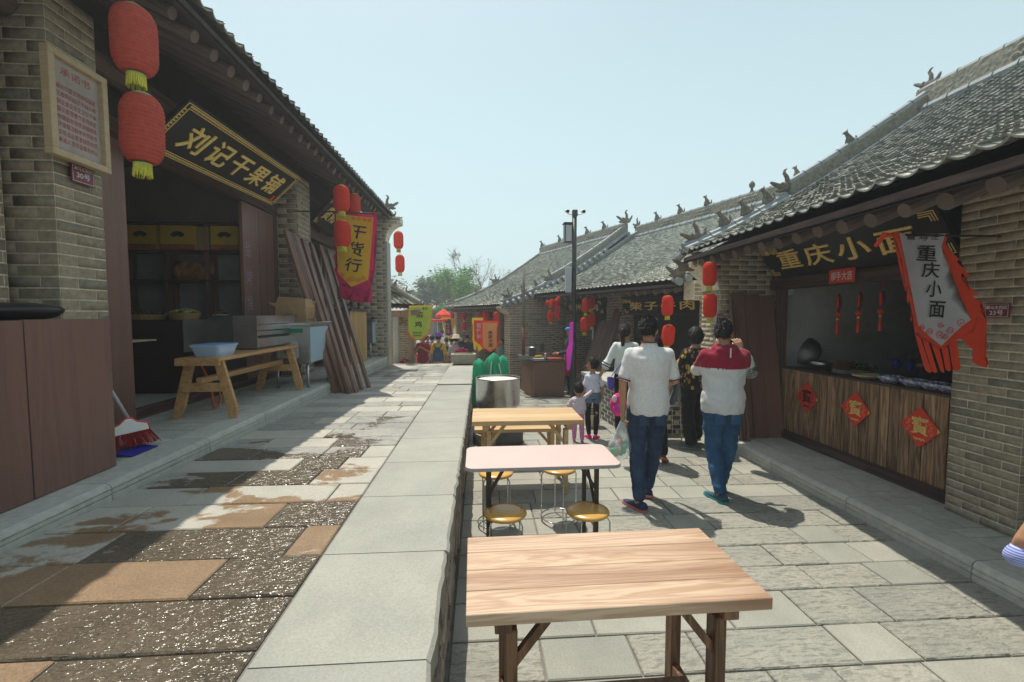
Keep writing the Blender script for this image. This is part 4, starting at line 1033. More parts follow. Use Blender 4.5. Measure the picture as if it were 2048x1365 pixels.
def plate(label,c,rt,up,w,h,mat,tmat,rows,cat='number plate',name='number_plate'):
    rt,up=unit(rt),unit(up); n=rt.cross(up); root=thing(name,label,cat,c); Mx=frame(c,rt,up,n)
    o=bpy.data.objects.new('plate_board',MB().box((-w/2,-h/2,-.006),(w/2,h/2,.004)).mesh('plate_board',M[mat])); put(o,root,Mx)
    b=MB(); 
    for (x0,y0,x1,y1) in ((-.46,-.44,.46,-.42),(-.46,.42,.46,.44),(-.46,-.42,-.45,.42),(.45,-.42,.46,.42)): b.box((x0*w,y0*h,.004),(x1*w,y1*h,.0055))
    o=bpy.data.objects.new('plate_border',b.mesh('plate_border',M[tmat])); put(o,root,Mx)
    for (s,y,ww,hh) in rows: letters(s,M[tmat],Mx@Matrix.Translation((0,y*h,.006)),root,w=ww*w,h=hh*h,offset=.01)
    return root
c30=U(163,352,X=-3.08); plate('small maroon number plate reading 30 on the left brick pillar',(-3.07,c30.y,c30.z),(0,1,0),(0,0,1),.20,.13,'maroon','white',[('30号',-.05,.6,.36),('藏马庄西区',.30,.8,.16)])
c23=U(1995,621,X=3.85); plate('maroon number plate reading 23 on the right brick pillar',(3.845,c23.y,c23.z),(0,-1,0),(0,0,1),.165,.105,'maroon','white',[('藏马庄西区',.2,.86,.26),('23号',-.17,.55,.36)])
c28=U(1437,637,Y=G1-.02); plate('small maroon number plate on brick beside the hanging lantern pair, right',(c28.x+.02,G1-.02,c28.z),(1,0,0),(0,0,1),.09,.12,'maroon','white',[('藏马庄',.2,.8,.26),('21号',-.18,.6,.3)])
cG=U(1681,552,X=3.97); 
root=thing('paper_notice','small red paper slip with white four character blessing under the noodle sign','paper notice',cG); Mx=frame((3.985,cG.y,cG.z),(0,-1,0),(0,0,1),(-1,0,0))
o=bpy.data.objects.new('paper',MB().box((-.18,-.075,0),(.18,.075,.006)).mesh('paper',M['redpaint'])); put(o,root,Mx)
letters('横手大吉',M['white'],Mx@Matrix.Translation((0,0,.008)),root,w=.3,h=.1,offset=.01)
# framed wooden notice on left pillar
root=thing('framed_notice','pale pine framed notice with handwritten red text hung on left pillar','notice board')
TL,TR,BL,BR_=[U(x,y,X=-2.97) for x,y in ((98,88),(216,160),(104,302),(223,352))]
y0,y1=(TL.y+BL.y)/2,(TR.y+BR_.y)/2; zt,zb=(TL.z+TR.z)/2,(BL.z+BR_.z)/2
c=Vector((-2.97,(y0+y1)/2,(zt+zb)/2)); w_,h_=y1-y0,zt-zb; Mx=frame(c,(0,1,0),(0,0,1),(1,0,0)); root.location=c
f_=.05
for nm,(a,b_) in (('frame_rail',((-w_/2,h_/2-f_,-.06),(w_/2,h_/2,0))),('frame_rail',((-w_/2,-h_/2,-.06),(w_/2,-h_/2+f_,0))),('frame_stile',((-w_/2,-h_/2+f_,-.06),(-w_/2+f_,h_/2-f_,0))),('frame_stile',((w_/2-f_,-h_/2+f_,-.06),(w_/2,h_/2-f_,0)))):
    o=MB().box(a,b_).build(nm,M['palewood'],None,bevel=.004); COL.objects.unlink(o); put(o,root,Mx)
o=bpy.data.objects.new('notice_panel',MB().box((-w_/2+f_,-h_/2+f_,-.05),(w_/2-f_,h_/2-f_,-.035)).mesh('notice_panel',M['panelwood'])); put(o,root,Mx)
letters('承诺书',M['redink'],Mx@Matrix.Translation((0,h_*.34,-.033)),root,w=w_*.5,h=h_*.08)
letters('诚信经营文明待客童叟\n无欺明码标价不缺斤两\n保证食品安全卫生干净\n服从管理遵守各项规定\n热情服务微笑迎接顾客\n环境整洁秩序井然有序\n如有违反愿意接受处罚\n承诺人签字盖章有效日',M['redink'],Mx@Matrix.Translation((0,-h_*.07,-.033)),root,w=w_*.66,h=h_*.56,line=1.3)

def lantern_proto(pleats,mat,capm,fr,label):
    root=thing('lantern',label,'lantern',(0,0,0)); n=pleats; prof=[]
    H=1.5; N=n*3
    for i in range(N+1):
        t=i/N; z=(t-.5)*H; s=abs(2*t-1); r=.5*(1-.34*max(0,(s-.45)/.55)**2.2); r-=(.010 if i%3 else -.006) if n>8 else 0
        if s>.985: r*=.92
        prof.append((r,z))
    b=MB()
    if n>8: b.lathe(prof,28)
    else:
        V=[]; 
        prof=[(p[0],p[1]) for p in prof]
        b.lathe(prof,28)
    b.build('lantern_shade',M[mat],root,smooth=(n<=8))
    for z in (.75,-.75):
        c=MB(); c.lathe([(.20,z-.03),(.215,z-.03),(.215,z+.06*(1 if z>0 else -1)),(.19,z+.06*(1 if z>0 else -1))],20); c.build('cap',M[capm],root)
    f=MB(); rr=random.Random(3)
    for k in range(34):
        a=2*math.pi*k/34; x,y=.19*math.cos(a),.19*math.sin(a); l=.30+rr.uniform(-.015,.015)
        f.tube([(x,y,-.79),(x*1.05,y*1.05,-.79-l*.5),(x*1.1+rr.uniform(-.02,.02),y*1.1+rr.uniform(-.02,.02),-.79-l)],[.022,.02,.016],4)
    f.build('fringe',M[fr],root)
    MB().tube([(0,0,.78),(.0,0,1.02)],.012,5).build('hanger',M['redpaint'],root)
    return root
LP=lantern_proto(17,'lantern','greencap','fringe','large red pleated lantern with yellow fringe, upper of the near left pair')
LQ=lantern_proto(17,'lantern_far','goldcap','fringe','red pleated lantern with gold cap')
LS=lantern_proto(4,'lantern_far','goldcap','fringe_dark','smooth red lantern')
_used=set()
def lantern(proto,px,py,w,h,dia,label,group=None,D=None,tilt=0):
    tx,ty=(px-1024)/910,(py-682)/910; fx,fy=math.sqrt(1+tx*tx),math.sqrt(1+ty*ty); D=D or dia*910*fx/w; dia=w*D/910/fx; h=h*fx/fy; p=U(px,py,D=D)
    if proto.name not in _used: c=proto; _used.add(proto.name)
    else: c=copy_tree(proto)
    c.location=p; c.rotation_euler=(0,tilt,rnd.uniform(0,3)); c.scale=(dia,dia,dia*(h/w)/1.5)
    c['label']=label
    if group: c['group']=group
    return c
gL='lanterns hanging in pairs from the eaves'
lantern(LP,269,83,100,148,.26,'large red pleated lantern with yellow fringe, upper one of the near left pair',gL)
lantern(LP,285,260,95,142,.255,'large red pleated lantern with green cap, lower one of the near left pair',gL,tilt=.03)
lantern(LQ,683,398,34,51,.25,'red lantern above another in front of the left yellow banner',gL)
lantern(LQ,685,468,35,50,.255,'red lantern, lower one in front of the left yellow banner',gL)
lantern(LQ,708,412,27,46,.24,'red lantern half hidden behind the pair at the left yellow banner',gL)
lantern(LS,797,481,20,34,.27,'smooth red lantern, upper one at the far corner of the left house',gL)
lantern(LS,800,528,19,34,.26,'smooth bright red lantern, lower one at the far corner of the left house',gL)
lantern(LQ,1419,549,29,46,.20,'red lantern, upper one at the corner of the noodle shop',gL,D=5.6)
lantern(LQ,1420,612,29,46,.20,'red lantern, lower one at the corner of the noodle shop',gL,D=5.6)
lantern(LQ,1335,612,24,39,.23,'red lantern, upper one of the pair over the gap between polo man and floral woman',gL,D=7.6)
lantern(LQ,1336,671,27,40,.23,'slightly tilted red lantern, lower of the pair above the floral woman',gL,D=7.6,tilt=.12)
for (x,y,w_,h_,D,l) in ((1171,612,15,28,10.6,'front upper red lantern beside the street pole'),(1169,650,17,29,10.6,'front lower red lantern beside the street pole'),(1182,603,17,29,11.3,'rear upper red lantern near the street pole'),(1184,640,16,27,11.3,'rear lower red lantern near the street pole'),
   (1101,633,13,22,11.6,'red lantern with red knots above it, hanging before the brick gable'),
   (905,632,8,13,18,'small far red lantern, upper left at the farthest house'),(905,650,8,13,18,'small far red lantern, lower left at the farthest house'),(928,633,11,15,17,'far red lantern, upper one beside the farthest pillar'),(928,653,11,16,17,'far red lantern, lower one beside the farthest pillar'),
   (972,632,14,21,14.6,'far red lantern just above the red banner'),(962,631,9,19,15.2,'narrow far red lantern left of another above the red banner'),(993,637,13,24,13.2,'far red lantern above the orange banner by the gable edge')):
    lantern(LQ,x,y,w_,h_,None,l,gL,D=D)
o=MB(); p=U(1101,612,D=11.6)
for i in range(9): o.ell(p+Vector((rnd.uniform(-.12,.22),rnd.uniform(-.05,.05),rnd.uniform(-.02,.2))),(.06,.05,.07),8,6)
for i in range(7): q=p+Vector((.12+rnd.uniform(0,.12),0,.02)); o.tube([q,q-Vector((0,0,rnd.uniform(.2,.4)))],[.012,.02],5)
tag(o.build('red_knot',M['lantern_far'],None),'cluster of red cloth knots and tassels hanging by the brick gable','decoration')

# ---- banners
def sheet(mb,poly,Y,wave,sub=.10):
    P=[U(x,y,Y=Y) for x,y in poly]; bm=bmesh.new(); f=bm.faces.new([bm.verts.new(p) for p in P])
    bmesh.ops.triangulate(bm,faces=[f],ngon_method='EAR_CLIP')
    for _ in range(3):
        es=[e for e in bm.edges if e.calc_length()>sub]
        if not es: break
        bmesh.ops.subdivide_edges(bm,edges=es,cuts=1); bmesh.ops.triangulate(bm,faces=[f for f in bm.faces if len(f.verts)>3])
    for v in bm.verts: v.co.y+=wave(v.co)
    bm.verts.index_update(); mb.add([v.co.copy() for v in bm.verts],[tuple(v.index for v in f.verts) for f in bm.faces]); bm.free()
def vchars(root,chars,pts,Y,sizes,mat,wave,shear=.1,rot=0,off=.012):
    for ch,(x,y),s in zip(chars,pts,sizes):
        p=U(x,y,Y=Y); D=(p-_O).dot(_F); p.y+=wave(p)-off; hw=s[0]/910*D; hh=s[1]/910*D
        letters(ch,mat,frame(p,Vector((math.cos(rot),0,math.sin(rot))),Vector((-math.sin(rot),0,math.cos(rot))),(0,-1,0)),root,w=hw,h=hh,offset=.012,shear=shear,name='character')
def scroll(root,pts,Y,mat,wave,r=.003,name='scroll_ornament'):
    m=MB()
    for cx,cy,s,sg in pts:
        P=[]
        for i in range(22):
            a=i/21*4.2*math.pi*.75; rr=s*(1-i/26); P.append(U(cx+sg*rr*math.cos(a),cy+rr*math.sin(a),Y=Y))
        for p in P: p.y+=wave(p)-.006
        m.tube(P,r,4,cap=False)
    m.build(name,mat,root)
c2=lambda L:[(1740+x/4.016,420+y/4.016) for x,y in L]
Yb=3.02
wv=lambda p:.03*math.sin(p.x*9+p.z*2.2)+.008*math.sin(p.x*21+p.z*3)
bn=thing('banner','grey white noodle banner with flame red border on a rod from the right pillar','banner',U(1880,600,Y=Yb))
m=MB(); sheet(m,c2([(150,183),(172,215),(170,290),(212,325),(208,400),(232,462),(246,440),(258,520),(232,590),(243,642),(262,600),(280,590),(290,640),(268,700),(275,757),(300,725),(318,760),(325,810),(300,860),(303,910),(330,860),(345,880),(350,990),(410,985),(600,1120),(740,1030),(800,970),(830,860),(890,890),(840,800),(887,808),(850,745),(790,690),(832,683),(765,600),(722,540),(778,545),(740,470),(675,410),(718,408),(650,330),(612,270),(630,190)]),Yb,wv)
for q in ([(350,990),(410,985),(520,1300),(500,1315),(460,1290)],[(430,1000),(490,1045),(565,1305),(545,1315),(521,1298)],[(515,1065),(580,1108),(622,1300),(612,1315),(588,1295)],[(598,1118),(650,1100),(680,1290),(665,1303),(632,1285)],[(658,1085),(715,1045),(750,1270),(735,1298),(692,1285)],[(740,1030),(800,970),(830,860),(890,890),(885,1150),(912,1225),(895,1265),(840,1245),(812,1215),(818,1130)]):
    sheet(m,c2(q),Yb+.006,wv)
m.build('red_border',M['redcloth'],bn,smooth=True)
m=MB(); sheet(m,c2([(215,190),(612,190),(585,290),(600,370),(800,885),(600,1095),(395,930)]),Yb-.012,wv); m.build('cloth',M['greycloth'],bn,smooth=True)
vchars(bn,'重庆小面',c2([(478,345),(505,482),(528,635),(552,800)]),Yb-.012,[(44,32),(38,31),(34,33),(34,33)],M['ink'],wv,0,rot=-.05)
vchars(bn,'藏马庄',c2([(345,215),(450,218),(530,215)]),Yb-.012,[(24,13),(20,13),(18,13)],M['ink'],wv,.2)
scroll(bn,[(1740+430/4.016,420+940/4.016,7,1),(1740+500/4.016,420+975/4.016,8,-1),(1740+580/4.016,420+1000/4.016,9,1),(1740+585/4.016,420+925/4.016,6,1),(1740+660/4.016,420+965/4.016,8,-1),(1740+740/4.016,420+905/4.016,9,1),(1740+620/4.016,420+1020/4.016,6,-1)],Yb-.012,M['redcloth'],wv,.0022)
p0,p1=U(1768,470,Y=Yb),U(2000,473,Y=Yb); MB().tube([p0,p1],.008,8).build('rod',M['blackmetal'],bn)
MB().tube([p0+Vector((-.06,0,-.08)),p0,p0+Vector((.12,0,.0))],[.012,.02,.014],6).build('rod_tip',M['redcloth'],bn)
# left yellow banner (crop origin 560,330 scale 2.73)
c3=lambda L:[(560+x/2.73,330+y/2.73) for x,y in L]
Y3=7.9; wv3=lambda p:.03*math.sin(p.x*8+p.z*1.5)
bn=thing('banner','yellow banner with magenta flame border and three black characters, left side','banner',U(715,500,Y=Y3))
m=MB(); sheet(m,c3([(300,255),(530,262),(530,345),(515,390),(533,380),(512,450),(528,445),(508,510),(522,508),(502,570),(518,568),(500,630),(502,750),(478,752),(480,690),(460,680),(458,755),(440,752),(445,690),(428,690),(425,750),(408,745),(412,700),(396,700),(394,740),(378,735),(372,700),(355,680),(352,735),(330,720),(320,640),(293,570),(305,560),(290,500),(308,480),(290,450),(308,440)]),Y3,wv3); m.build('border',M['magentacloth'],bn,smooth=True)
m=MB(); sheet(m,c3([(309,268),(510,288),(480,628),(392,668),(317,590),(312,440)]),Y3-.012,wv3); m.build('cloth',M['yellowcloth'],bn,smooth=True)
vchars(bn,'干货行',c3([(425,368),(412,460),(403,548)]),Y3-.012,[(32,26),(34,28),(33,27)],M['ink'],wv3,.1,rot=-.12)
scroll(bn,[(560+x/2.73,330+y/2.73,s,g_) for x,y,s,g_ in ((345,600,5,1),(375,625,5,-1),(398,620,6,1),(430,628,5,-1),(455,615,5,1),(400,290,4,1),(430,292,4,-1),(460,296,4,1),(490,300,4,-1))],Y3-.012,M['redcloth'],wv3,.004)
MB().tube([U(668,424,Y=Y3),U(762,428,Y=Y3)],.012,8).build('rod',M['blackmetal'],bn)
MB().tube([Vector((-3.1,Y3,U(668,424,Y=Y3).z)),U(668,424,Y=Y3)],.012,8).build('bracket',M['blackmetal'],bn)
def poly_banner(label,Y,outer,inner,om,im,chars,pts,sz_,cm,pole=None,polemat='pine'):
    b=thing('banner',label,'banner',U(outer[0][0],outer[0][1],Y=Y)); wz=lambda p:.02*math.sin(p.x*7+p.z*2)
    m=MB(); sheet(m,outer,Y,wz,.3); m.build('border',M[om],b,smooth=True)
    m=MB(); sheet(m,inner,Y-.015,wz,.3); m.build('cloth',M[im],b,smooth=True)
    vchars(b,chars,pts,Y-.015,[sz_]*len(chars),M[cm],wz,.05)
    if pole: MB().tube([U(*pole[0],Y=Y+.02),U(*pole[1],Y=Y+.02)],.015,6).build('pole',M[polemat],b)
    return b
c4=lambda L:[(870+x/5.69,560+y/5.69) for x,y in L]
flame=lambda x0,x1,y0,y1,n:[(x0,y0),(x1,y0)]+[q for i in range(n) for q in ((x1+8,y0+(y1-y0)*(i+.5)/n),(x1-4,y0+(y1-y0)*(i+.75)/n))]+[(x1,y1),((x0+x1)/2,y1+50),(x0,y1)]+[q for i in range(n) for q in ((x0-4,y1-(y1-y0)*(i+.25)/n),(x0-10,y1-(y1-y0)*(i+.5)/n))]
poly_banner('orange banner with red flame border and cold noodle characters, behind green canopy bundle',12.2,c4(flame(530,722,468,770,9)),c4([(545,492),(706,492),(700,765),(622,805),(550,768)]),'redcloth','orangecloth','高丽冷面',c4([(630,600),(630,648),(632,695),(634,745)]),(8,7),'ink')
poly_banner('red banner with yellow border and pale blue dumpling characters, behind the orange banner',13.0,c4([(422,432),(548,432),(548,780),(500,820),(470,740),(465,800),(440,790),(435,700),(420,690),(432,660),(418,640),(430,610),(418,590),(430,560),(418,540),(432,510),(418,490)]),c4([(440,462),(548,462),(548,740),(520,750),(448,690)]),'yellowcloth','redcloth','馄饨锅',c4([(500,520),(500,580),(502,642)]),(10,9),'bluewhite')
poly_banner('purple banner with yellow border and characters, in front of the far trees',18.0,c4([(78,428),(250,445),(185,640),(160,690),(140,640),(118,650),(110,590),(95,570)]),c4([(90,445),(178,450),(190,560),(192,620),(165,640),(118,628)]),'yellowcloth','purplecloth','肉夹馍',c4([(140,510),(146,550),(148,590)]),(8,6),'yellowcloth')
poly_banner('narrow far banner with violet characters on yellow, beside the farthest house',19.0,c4([(200,548),(252,552),(248,640),(205,636)]),c4([(206,560),(246,562),(243,630),(210,628)]),'purplecloth','yellowcloth','小吃',c4([(228,580),(226,610)]),(7,5),'purplecloth')
c5=lambda L:[(680+x/6.826,600+y/6.826) for x,y in L]
poly_banner('lime green rounded banner with orange edge and dark characters, over the terrace end',12.6,c5([(940,80),(1265,72),(1262,180),(1250,300),(1230,420),(1185,500),(1120,550),(1030,555),(960,520),(925,450),(925,250)]),c5([(950,85),(1258,78),(1250,200),(1228,390),(1175,480),(1110,532),(1040,538),(975,500),(932,430),(932,240)]),'orangeredcloth','limecloth','烧鸡',c5([(1090,205),(1070,335)]),(14,12),'ink')
vchars_=[('藏马庄',(1162,120),(10,5)),('原汤羊肉',(1055,450),(17,4)),('正宗味道',(1052,488),(17,4))]
bn_=[o for o in bpy.data.objects if o.get('label','').startswith('lime green')][0]
for s,(x,y),z_ in vchars_: vchars(bn_,[s],c5([(x,y)]),12.58,[z_],M['ink'],lambda p:.02*math.sin(p.x*7+p.z*2),0)
poly_banner('small yellow pennant with dark characters under the little tiled gate',13.6,c5([(762,200),(860,195),(860,305),(795,352),(762,310)]),c5([(770,240),(852,235),(852,300),(795,340),(770,305)]),'ink','yellowcloth','小吃',c5([(795,290),(830,270)]),(4,6),'ink')
# magenta strip on pole
# ================================================================= FURNITURE AND GOODS
def put_local(root,o): o.parent=root
def table(label,X0,X1,Ya,Yb,H,kind,group=None,rz=0,mat=None,top='tabletop_pine'):
    cx,cy=(X0+X1)/2,(Ya+Yb)/2; w,d=X1-X0,Yb-Ya
    r=empty('table',(0,0,0)); tag(r,label,'table',group)
    if kind=='wood':
        n=4; t=.045
        for i in range(n):
            a=-d/2+d*i/n; 
            MB().box((-w/2,a+.0008,H-t),(w/2,a+d/n-.0008,H)).build('top_board',M[mat[0]],r,bevel=.0025)
        for sx in (-1,1):
            x=sx*(w/2-.13)
            MB().box((x-.03,-d/2+.04,H-t-.06),(x+.03,d/2-.04,H-t)).build('cleat',M[mat[1]],r,bevel=.003)
            for sy in (-1,1):
                y=sy*(d/2-.09); 
                MB().box((x-.022-sx*.03,y-.035,0),(x+.022-sx*.03,y+.035,H-t-.06)).build('leg',M[mat[1]],r,bevel=.004)
                MB().bar((x-sx*.03,y,H-.26),(x-sx*.19,y,H-t-.01),.028,.03).build('brace',M[mat[1]],r)
            MB().box((x-.018-sx*.03,-d/2+.125,.12),(x+.018-sx*.03,d/2-.125,.18)).build('side_rail',M[mat[1]],r,bevel=.003)
        MB().box((-w/2+.17,-.03,.182),(w/2-.17,.03,.225)).build('stretcher',M[mat[1]],r,bevel=.003)
    else:
        m=MB(); c=.06; pts=[]
        for (sx,sy) in ((1,1),(-1,1),(-1,-1),(1,-1)):
            a0={(1,1):0,(-1,1):90,(-1,-1):180,(1,-1):270}[(sx,sy)]
            for k in range(6):
                a=R(a0+k*18); pts.append((sx*(w/2-c)+c*math.cos(a),sy*(d/2-c)+c*math.sin(a)))
        m.rings([[Vector((x,y,H-.022)) for x,y in pts],[Vector((x,y,H)) for x,y in pts]]); m.build('table_top',M['laminate'],r,bevel=.002)
        e=MB(); e.rings([[Vector((x*1.004,y*1.006,H-.024)) for x,y in pts],[Vector((x*1.004,y*1.006,H-.003)) for x,y in pts]],cap=False); e.build('edge_band',M['edge'],r)
        for sx in (-1,1):
            x=sx*(w/2-.16)
            for sy in (-1,1): MB().box((x-.014,sy*(d/2-.07)-.014,0),(x+.014,sy*(d/2-.07)+.014,H-.024)).build('leg',M['brownmetal'],r)
            MB().box((x-.012,-d/2+.085,.28),(x+.012,d/2-.085,.31)).build('cross_bar',M['brownmetal'],r)
            for sy in (-1,1): MB().bar((x,sy*(d/2-.07),H-.20),(x-sx*.10,sy*(d/2-.07),H-.026),.02,.02).build('brace',M['brownmetal'],r)
            MB().bar((x,d/2-.09,H-.05),(x,-d/2+.08,H-.34),.018,.02).build('diagonal_brace',M['brownmetal'],r)
    r.location=(cx,cy,0); r.rotation_euler=(0,0,rz); return r
table('nearest table of charred pale boards with thick legs, bottom centre foreground',-.06,1.04,1.50,2.04,.75,'wood',rz=.018,mat=('charpine','charleg'))
table('folding table with pale pink laminate top and dark metal legs, second from the front',-.11,.95,2.96,3.46,.75,'metal',rz=.01)
table('third table of yellow pine with wooden legs, between the laminate table and the bench',-.09,.985,4.27,4.87,.75,'wood',mat=('yellowpine','yellowpine'))
b_=empty('bench'); tag(b_,'low yellow pine bench standing right behind the third table','bench')
for i in range(2): MB().box((-.5,-.15+.15*i+.001,.41),(.5,-.15+.15*(i+1)-.001,.45)).build('seat_board',M['yellowpine'],b_,bevel=.003)
for sx in (-1,1):
    for sy in (-1,1): MB().box((sx*.40-.025,sy*.10-.03,0),(sx*.40+.025,sy*.10+.03,.408)).build('leg',M['yellowpine'],b_,bevel=.003)
    MB().box((sx*.40-.02,-.068,.14),(sx*.40+.02,.068,.19)).build('rail',M['yellowpine'],b_)
    MB().bar((sx*.37,.0,.25),(sx*.24,.0,.40),.03,.03).build('brace',M['yellowpine'],b_)
b_.location=(.42,5.28,0)
# stools
s0=empty('stool'); m=MB(); m.lathe([(.0,.43),(.12,.43),(.138,.436),(.145,.447),(.138,.459),(.10,.463),(0,.464)],36,cap=False); m.build('seat',M['stoolwood'],s0,smooth=True)
for k in range(4):
    a=R(45+90*k); c,s=math.cos(a),math.sin(a)
    MB().tube([(c*.10,s*.10,.428),(c*.135,s*.135,.425),(c*.15,s*.15,.40),(c*.152,s*.152,.06),(c*.150,s*.150,.01)],.0055,6).build('leg',M['chrome'],s0,smooth=True)
MB().tube([(.152*math.cos(t),.152*math.sin(t),.035) for t in [2*math.pi*i/24 for i in range(25)]],.006,6).build('foot_ring',M['chrome'],s0,smooth=True)
tag(s0,'round yellow stool at the front edge of the laminate table, left one',"stool",'round yellow stools'); s0.location=(.155,2.95,0)
for (x,y,l) in ((.71,2.94,'round yellow stool at the front edge of the laminate table, right one'),(.12,3.72,'round yellow stool half under the laminate table, behind on the left'),(.66,3.78,'round yellow stool hidden under the laminate table, on the right')):
    dup(s0,(x,y,0),rnd.uniform(0,1),l)
# stone troughs
def trough(label,c,L,W,H,rz=0):
    r=empty('stone_trough'); tag(r,label,'trough'); m=MB(); o_,i_=.06,.05
    def rg(l,w,z,j=.006): 
        return [Vector((sx*l/2*k+rnd.uniform(-j,j),sy*w/2*q+rnd.uniform(-j,j),z+rnd.uniform(-j,j))) for (sx,sy,k,q) in ((-1,-1,1,1),(0,-1,1,1),(1,-1,1,1),(1,0,1,1),(1,1,1,1),(0,1,1,1),(-1,1,1,1),(-1,0,1,1))]
    m.rings([rg(L*.84,W*.84,0),rg(L*.95,W*.95,H*.5),rg(L,W,H*.96),rg(L*.98,W*.98,H),rg(L*.78,W*.74,H),rg(L*.74,W*.66,H*.8),rg(L*.62,W*.5,H*.35)])
    m.build('basin',M['trough'],r,bevel=.008); r.location=c; r.rotation_euler=(0,0,rz); return r
p=U(925,728,Z=tz(9.6)+.025); trough('square pale stone trough standing on the far end of the coping',(p.x+.02,p.y+.12,tz(9.6)+.03),.62,.46,.24,.03)
trough('small stone trough on the ground under the bench behind the third table',(.14,6.0,0),.34,.30,.16,.5)
# steel drum on millstone
r=empty('steel_drum'); tag(r,'wide round steel basin with pale lid on a dark cone base, beside the wall','drum')
pc=U(996,757,Z=.885); D=(pc-_O).dot(_F); rad=44/910*D
m=MB().lathe([(rad*.93,.50),(rad*.97,.52),(rad,.55),(rad,.88),(rad*1.02,.885),(rad*1.02,.90),(rad*.97,.90)],40,cap=False); m.build('drum_wall',M['steelroll'],r,smooth=True)
MB().lathe([(0,.505),(rad*.94,.505)],40,cap=False).build('drum_floor',M['steel'],r)
MB().lathe([(0,.872),(rad*.96,.872)],40,cap=False).build('lid',M['palelid'],r)
MB().lathe([(rad*1.15,0),(rad*1.15,.12),(rad*1.0,.25),(rad*.62,.42),(rad*.5,.51)],32).build('cone_base',M['ironstone'],r,smooth=True)
r.location=(pc.x,pc.y,0)
# green canopy bundle
r=empty('folded_canopy'); tag(r,'bundle of green canopy cloth with white stripes and print behind the steel drum','canopy')
base=U(980,745,Y=9.0); m=MB()
def bundle(cx,w,h,lean,seed,depth=.28):
    rr=random.Random(seed); 
    def fn(u,v):
        a=u*2*math.pi; f=1+.16*math.sin(a*5+seed)*(.5+.5*v)+.06*math.sin(a*9+v*6)
        s=(1-.12*v)*math.sqrt(max(.003,1-max(0,(v-.72)/.28)**2))
        return Vector((cx+math.cos(a)*w/2*f*s+lean*v,math.sin(a)*depth/2*f*s,h*v))
    return MB().grid(fn,36,14)
hb=.95
for i,(cx,w,h,le) in enumerate(((-.24,.27,hb-.06,.02),(-.05,.25,hb,.06),(.10,.26,hb+.05,-.02),(.25,.27,hb-.0,.0))):
    bundle(cx,w,h,le,i+2).build('canopy_fold',M['greencloth'],r,smooth=True)
for x,z in ((-.02,.25),(.22,.2)): MB().tube([(x,-.155,z-.2),(x+.02,-.165,z+.25),(x+.05*(-1 if x>.2 else 1),-.135,z+.6)],.012,5).build('white_stripe',M['whitecloth'],r)
letters('茶',M['whitecloth'],frame((-.03,-.175,.42),(1,0,-.15),(.15,0,1),(0,-1,0)),r,w=.16,h=.22,offset=.01)
r.location=(base.x,9.0,0)
# brown counter with pots in front of brick gable
pa,pb_,pcn=U(1034,745,Z=sz(12)),U(1068,792,Z=sz(9.6)),U(1121,784,Z=sz(10))
r=thing('street_counter','brown speckled box counter with cooking pots in front of the brick gable','counter',(pb_.x,pb_.y,sz(9.8)))
A=Vector((pb_.x,pb_.y,-.14)); Bv=Vector((1.92,10.35,-.14)); Cc=Vector((1.0,11.3,-.14)); Dd=Bv+(Cc-A)
zt_=U(1068,722,Y=A.y).z
MB().prism([A,Bv,Dd,Cc],(0,0,zt_+.14-.03)).build('panel_box',M['brownpanel'],r); MB().prism([q+Vector((0,0,zt_+.11)) for q in (A+(A-Dd)*.02,Bv+(Bv-Cc)*.02,Dd+(Dd-A)*.02,Cc+(Cc-Bv)*.02)],(0,0,.03)).build('counter_top',M['blackmetal'],r)
def pot(label,c,rr,h,mat='steel',lid=None,name='pot',cat='pot'):
    r=empty(name); tag(r,label,cat); MB().lathe([(rr*.92,0),(rr,.02*1),(rr,h-.008),(rr*1.05,h-.006),(rr*1.05,h),(rr*.97,h),(rr*.95,.03),(0,.02)],28,cap=False).build('pot_wall',M[mat],r,smooth=True)
    if lid: MB().lathe([(rr*1.03,h+.001),(rr*.6,h+.03),(rr*.12,h+.04),(rr*.12,h+.06),(0,h+.065)],28,cap=False).build('lid',M[lid],r,smooth=True)
    for sg in (-1,1): MB().tube([(sg*rr,-.03,h*.7),(sg*(rr+.035),-.02,h*.72),(sg*(rr+.035),.02,h*.72),(sg*rr,.03,h*.7)],.006,5).build('handle',M['blackmetal'],r)
    r.location=c; return r
def onc(px,py): return U(px,py,Z=zt_+.01)
q=Vector((1.12,10.75,zt_)); 
pot('large shiny steel stock pot on the left end of the brown counter',U(1061,712,Z=zt_),.13,.22)
pot('dark steel stock pot behind the shiny pot on the brown counter',U(1078,704,Z=zt_),.14,.24,'steel_dark')
r=empty('corn_tray'); tag(r,'steel tray with a yellow corn cob on the brown counter corner','tray'); MB().box((-.14,-.09,0),(.14,.09,.03)).build('tray',M['steel'],r,bevel=.01); MB().ell((0,-.01,.065),(.10,.03,.032),14,10).build('corn_cob',M['yellowcloth'],r,smooth=True); r.location=U(1077,719,Z=zt_)
r=empty('seasoning_jar'); tag(r,'small jar with a pink lid beside the corn tray','jar'); MB().lathe([(.03,0),(.035,.02),(.035,.10),(.03,.11)],14).build('jar_wall',M['steel'],r,smooth=True); MB().ell((0,0,.13),(.035,.035,.03),12,8).build('lid',M['pinklid'],r,smooth=True); r.location=U(1091,720,Z=zt_)
r=empty('chili_tray'); tag(r,'flat tray of red chili sauce on the right of the brown counter','tray'); MB().box((-.2,-.12,0),(.2,.12,.02)).build('tray',M['blackmetal'],r); MB().box((-.18,-.10,.02),(.18,.10,.03)).build('sauce',M['redcloth'],r); r.location=U(1108,719,Z=zt_)
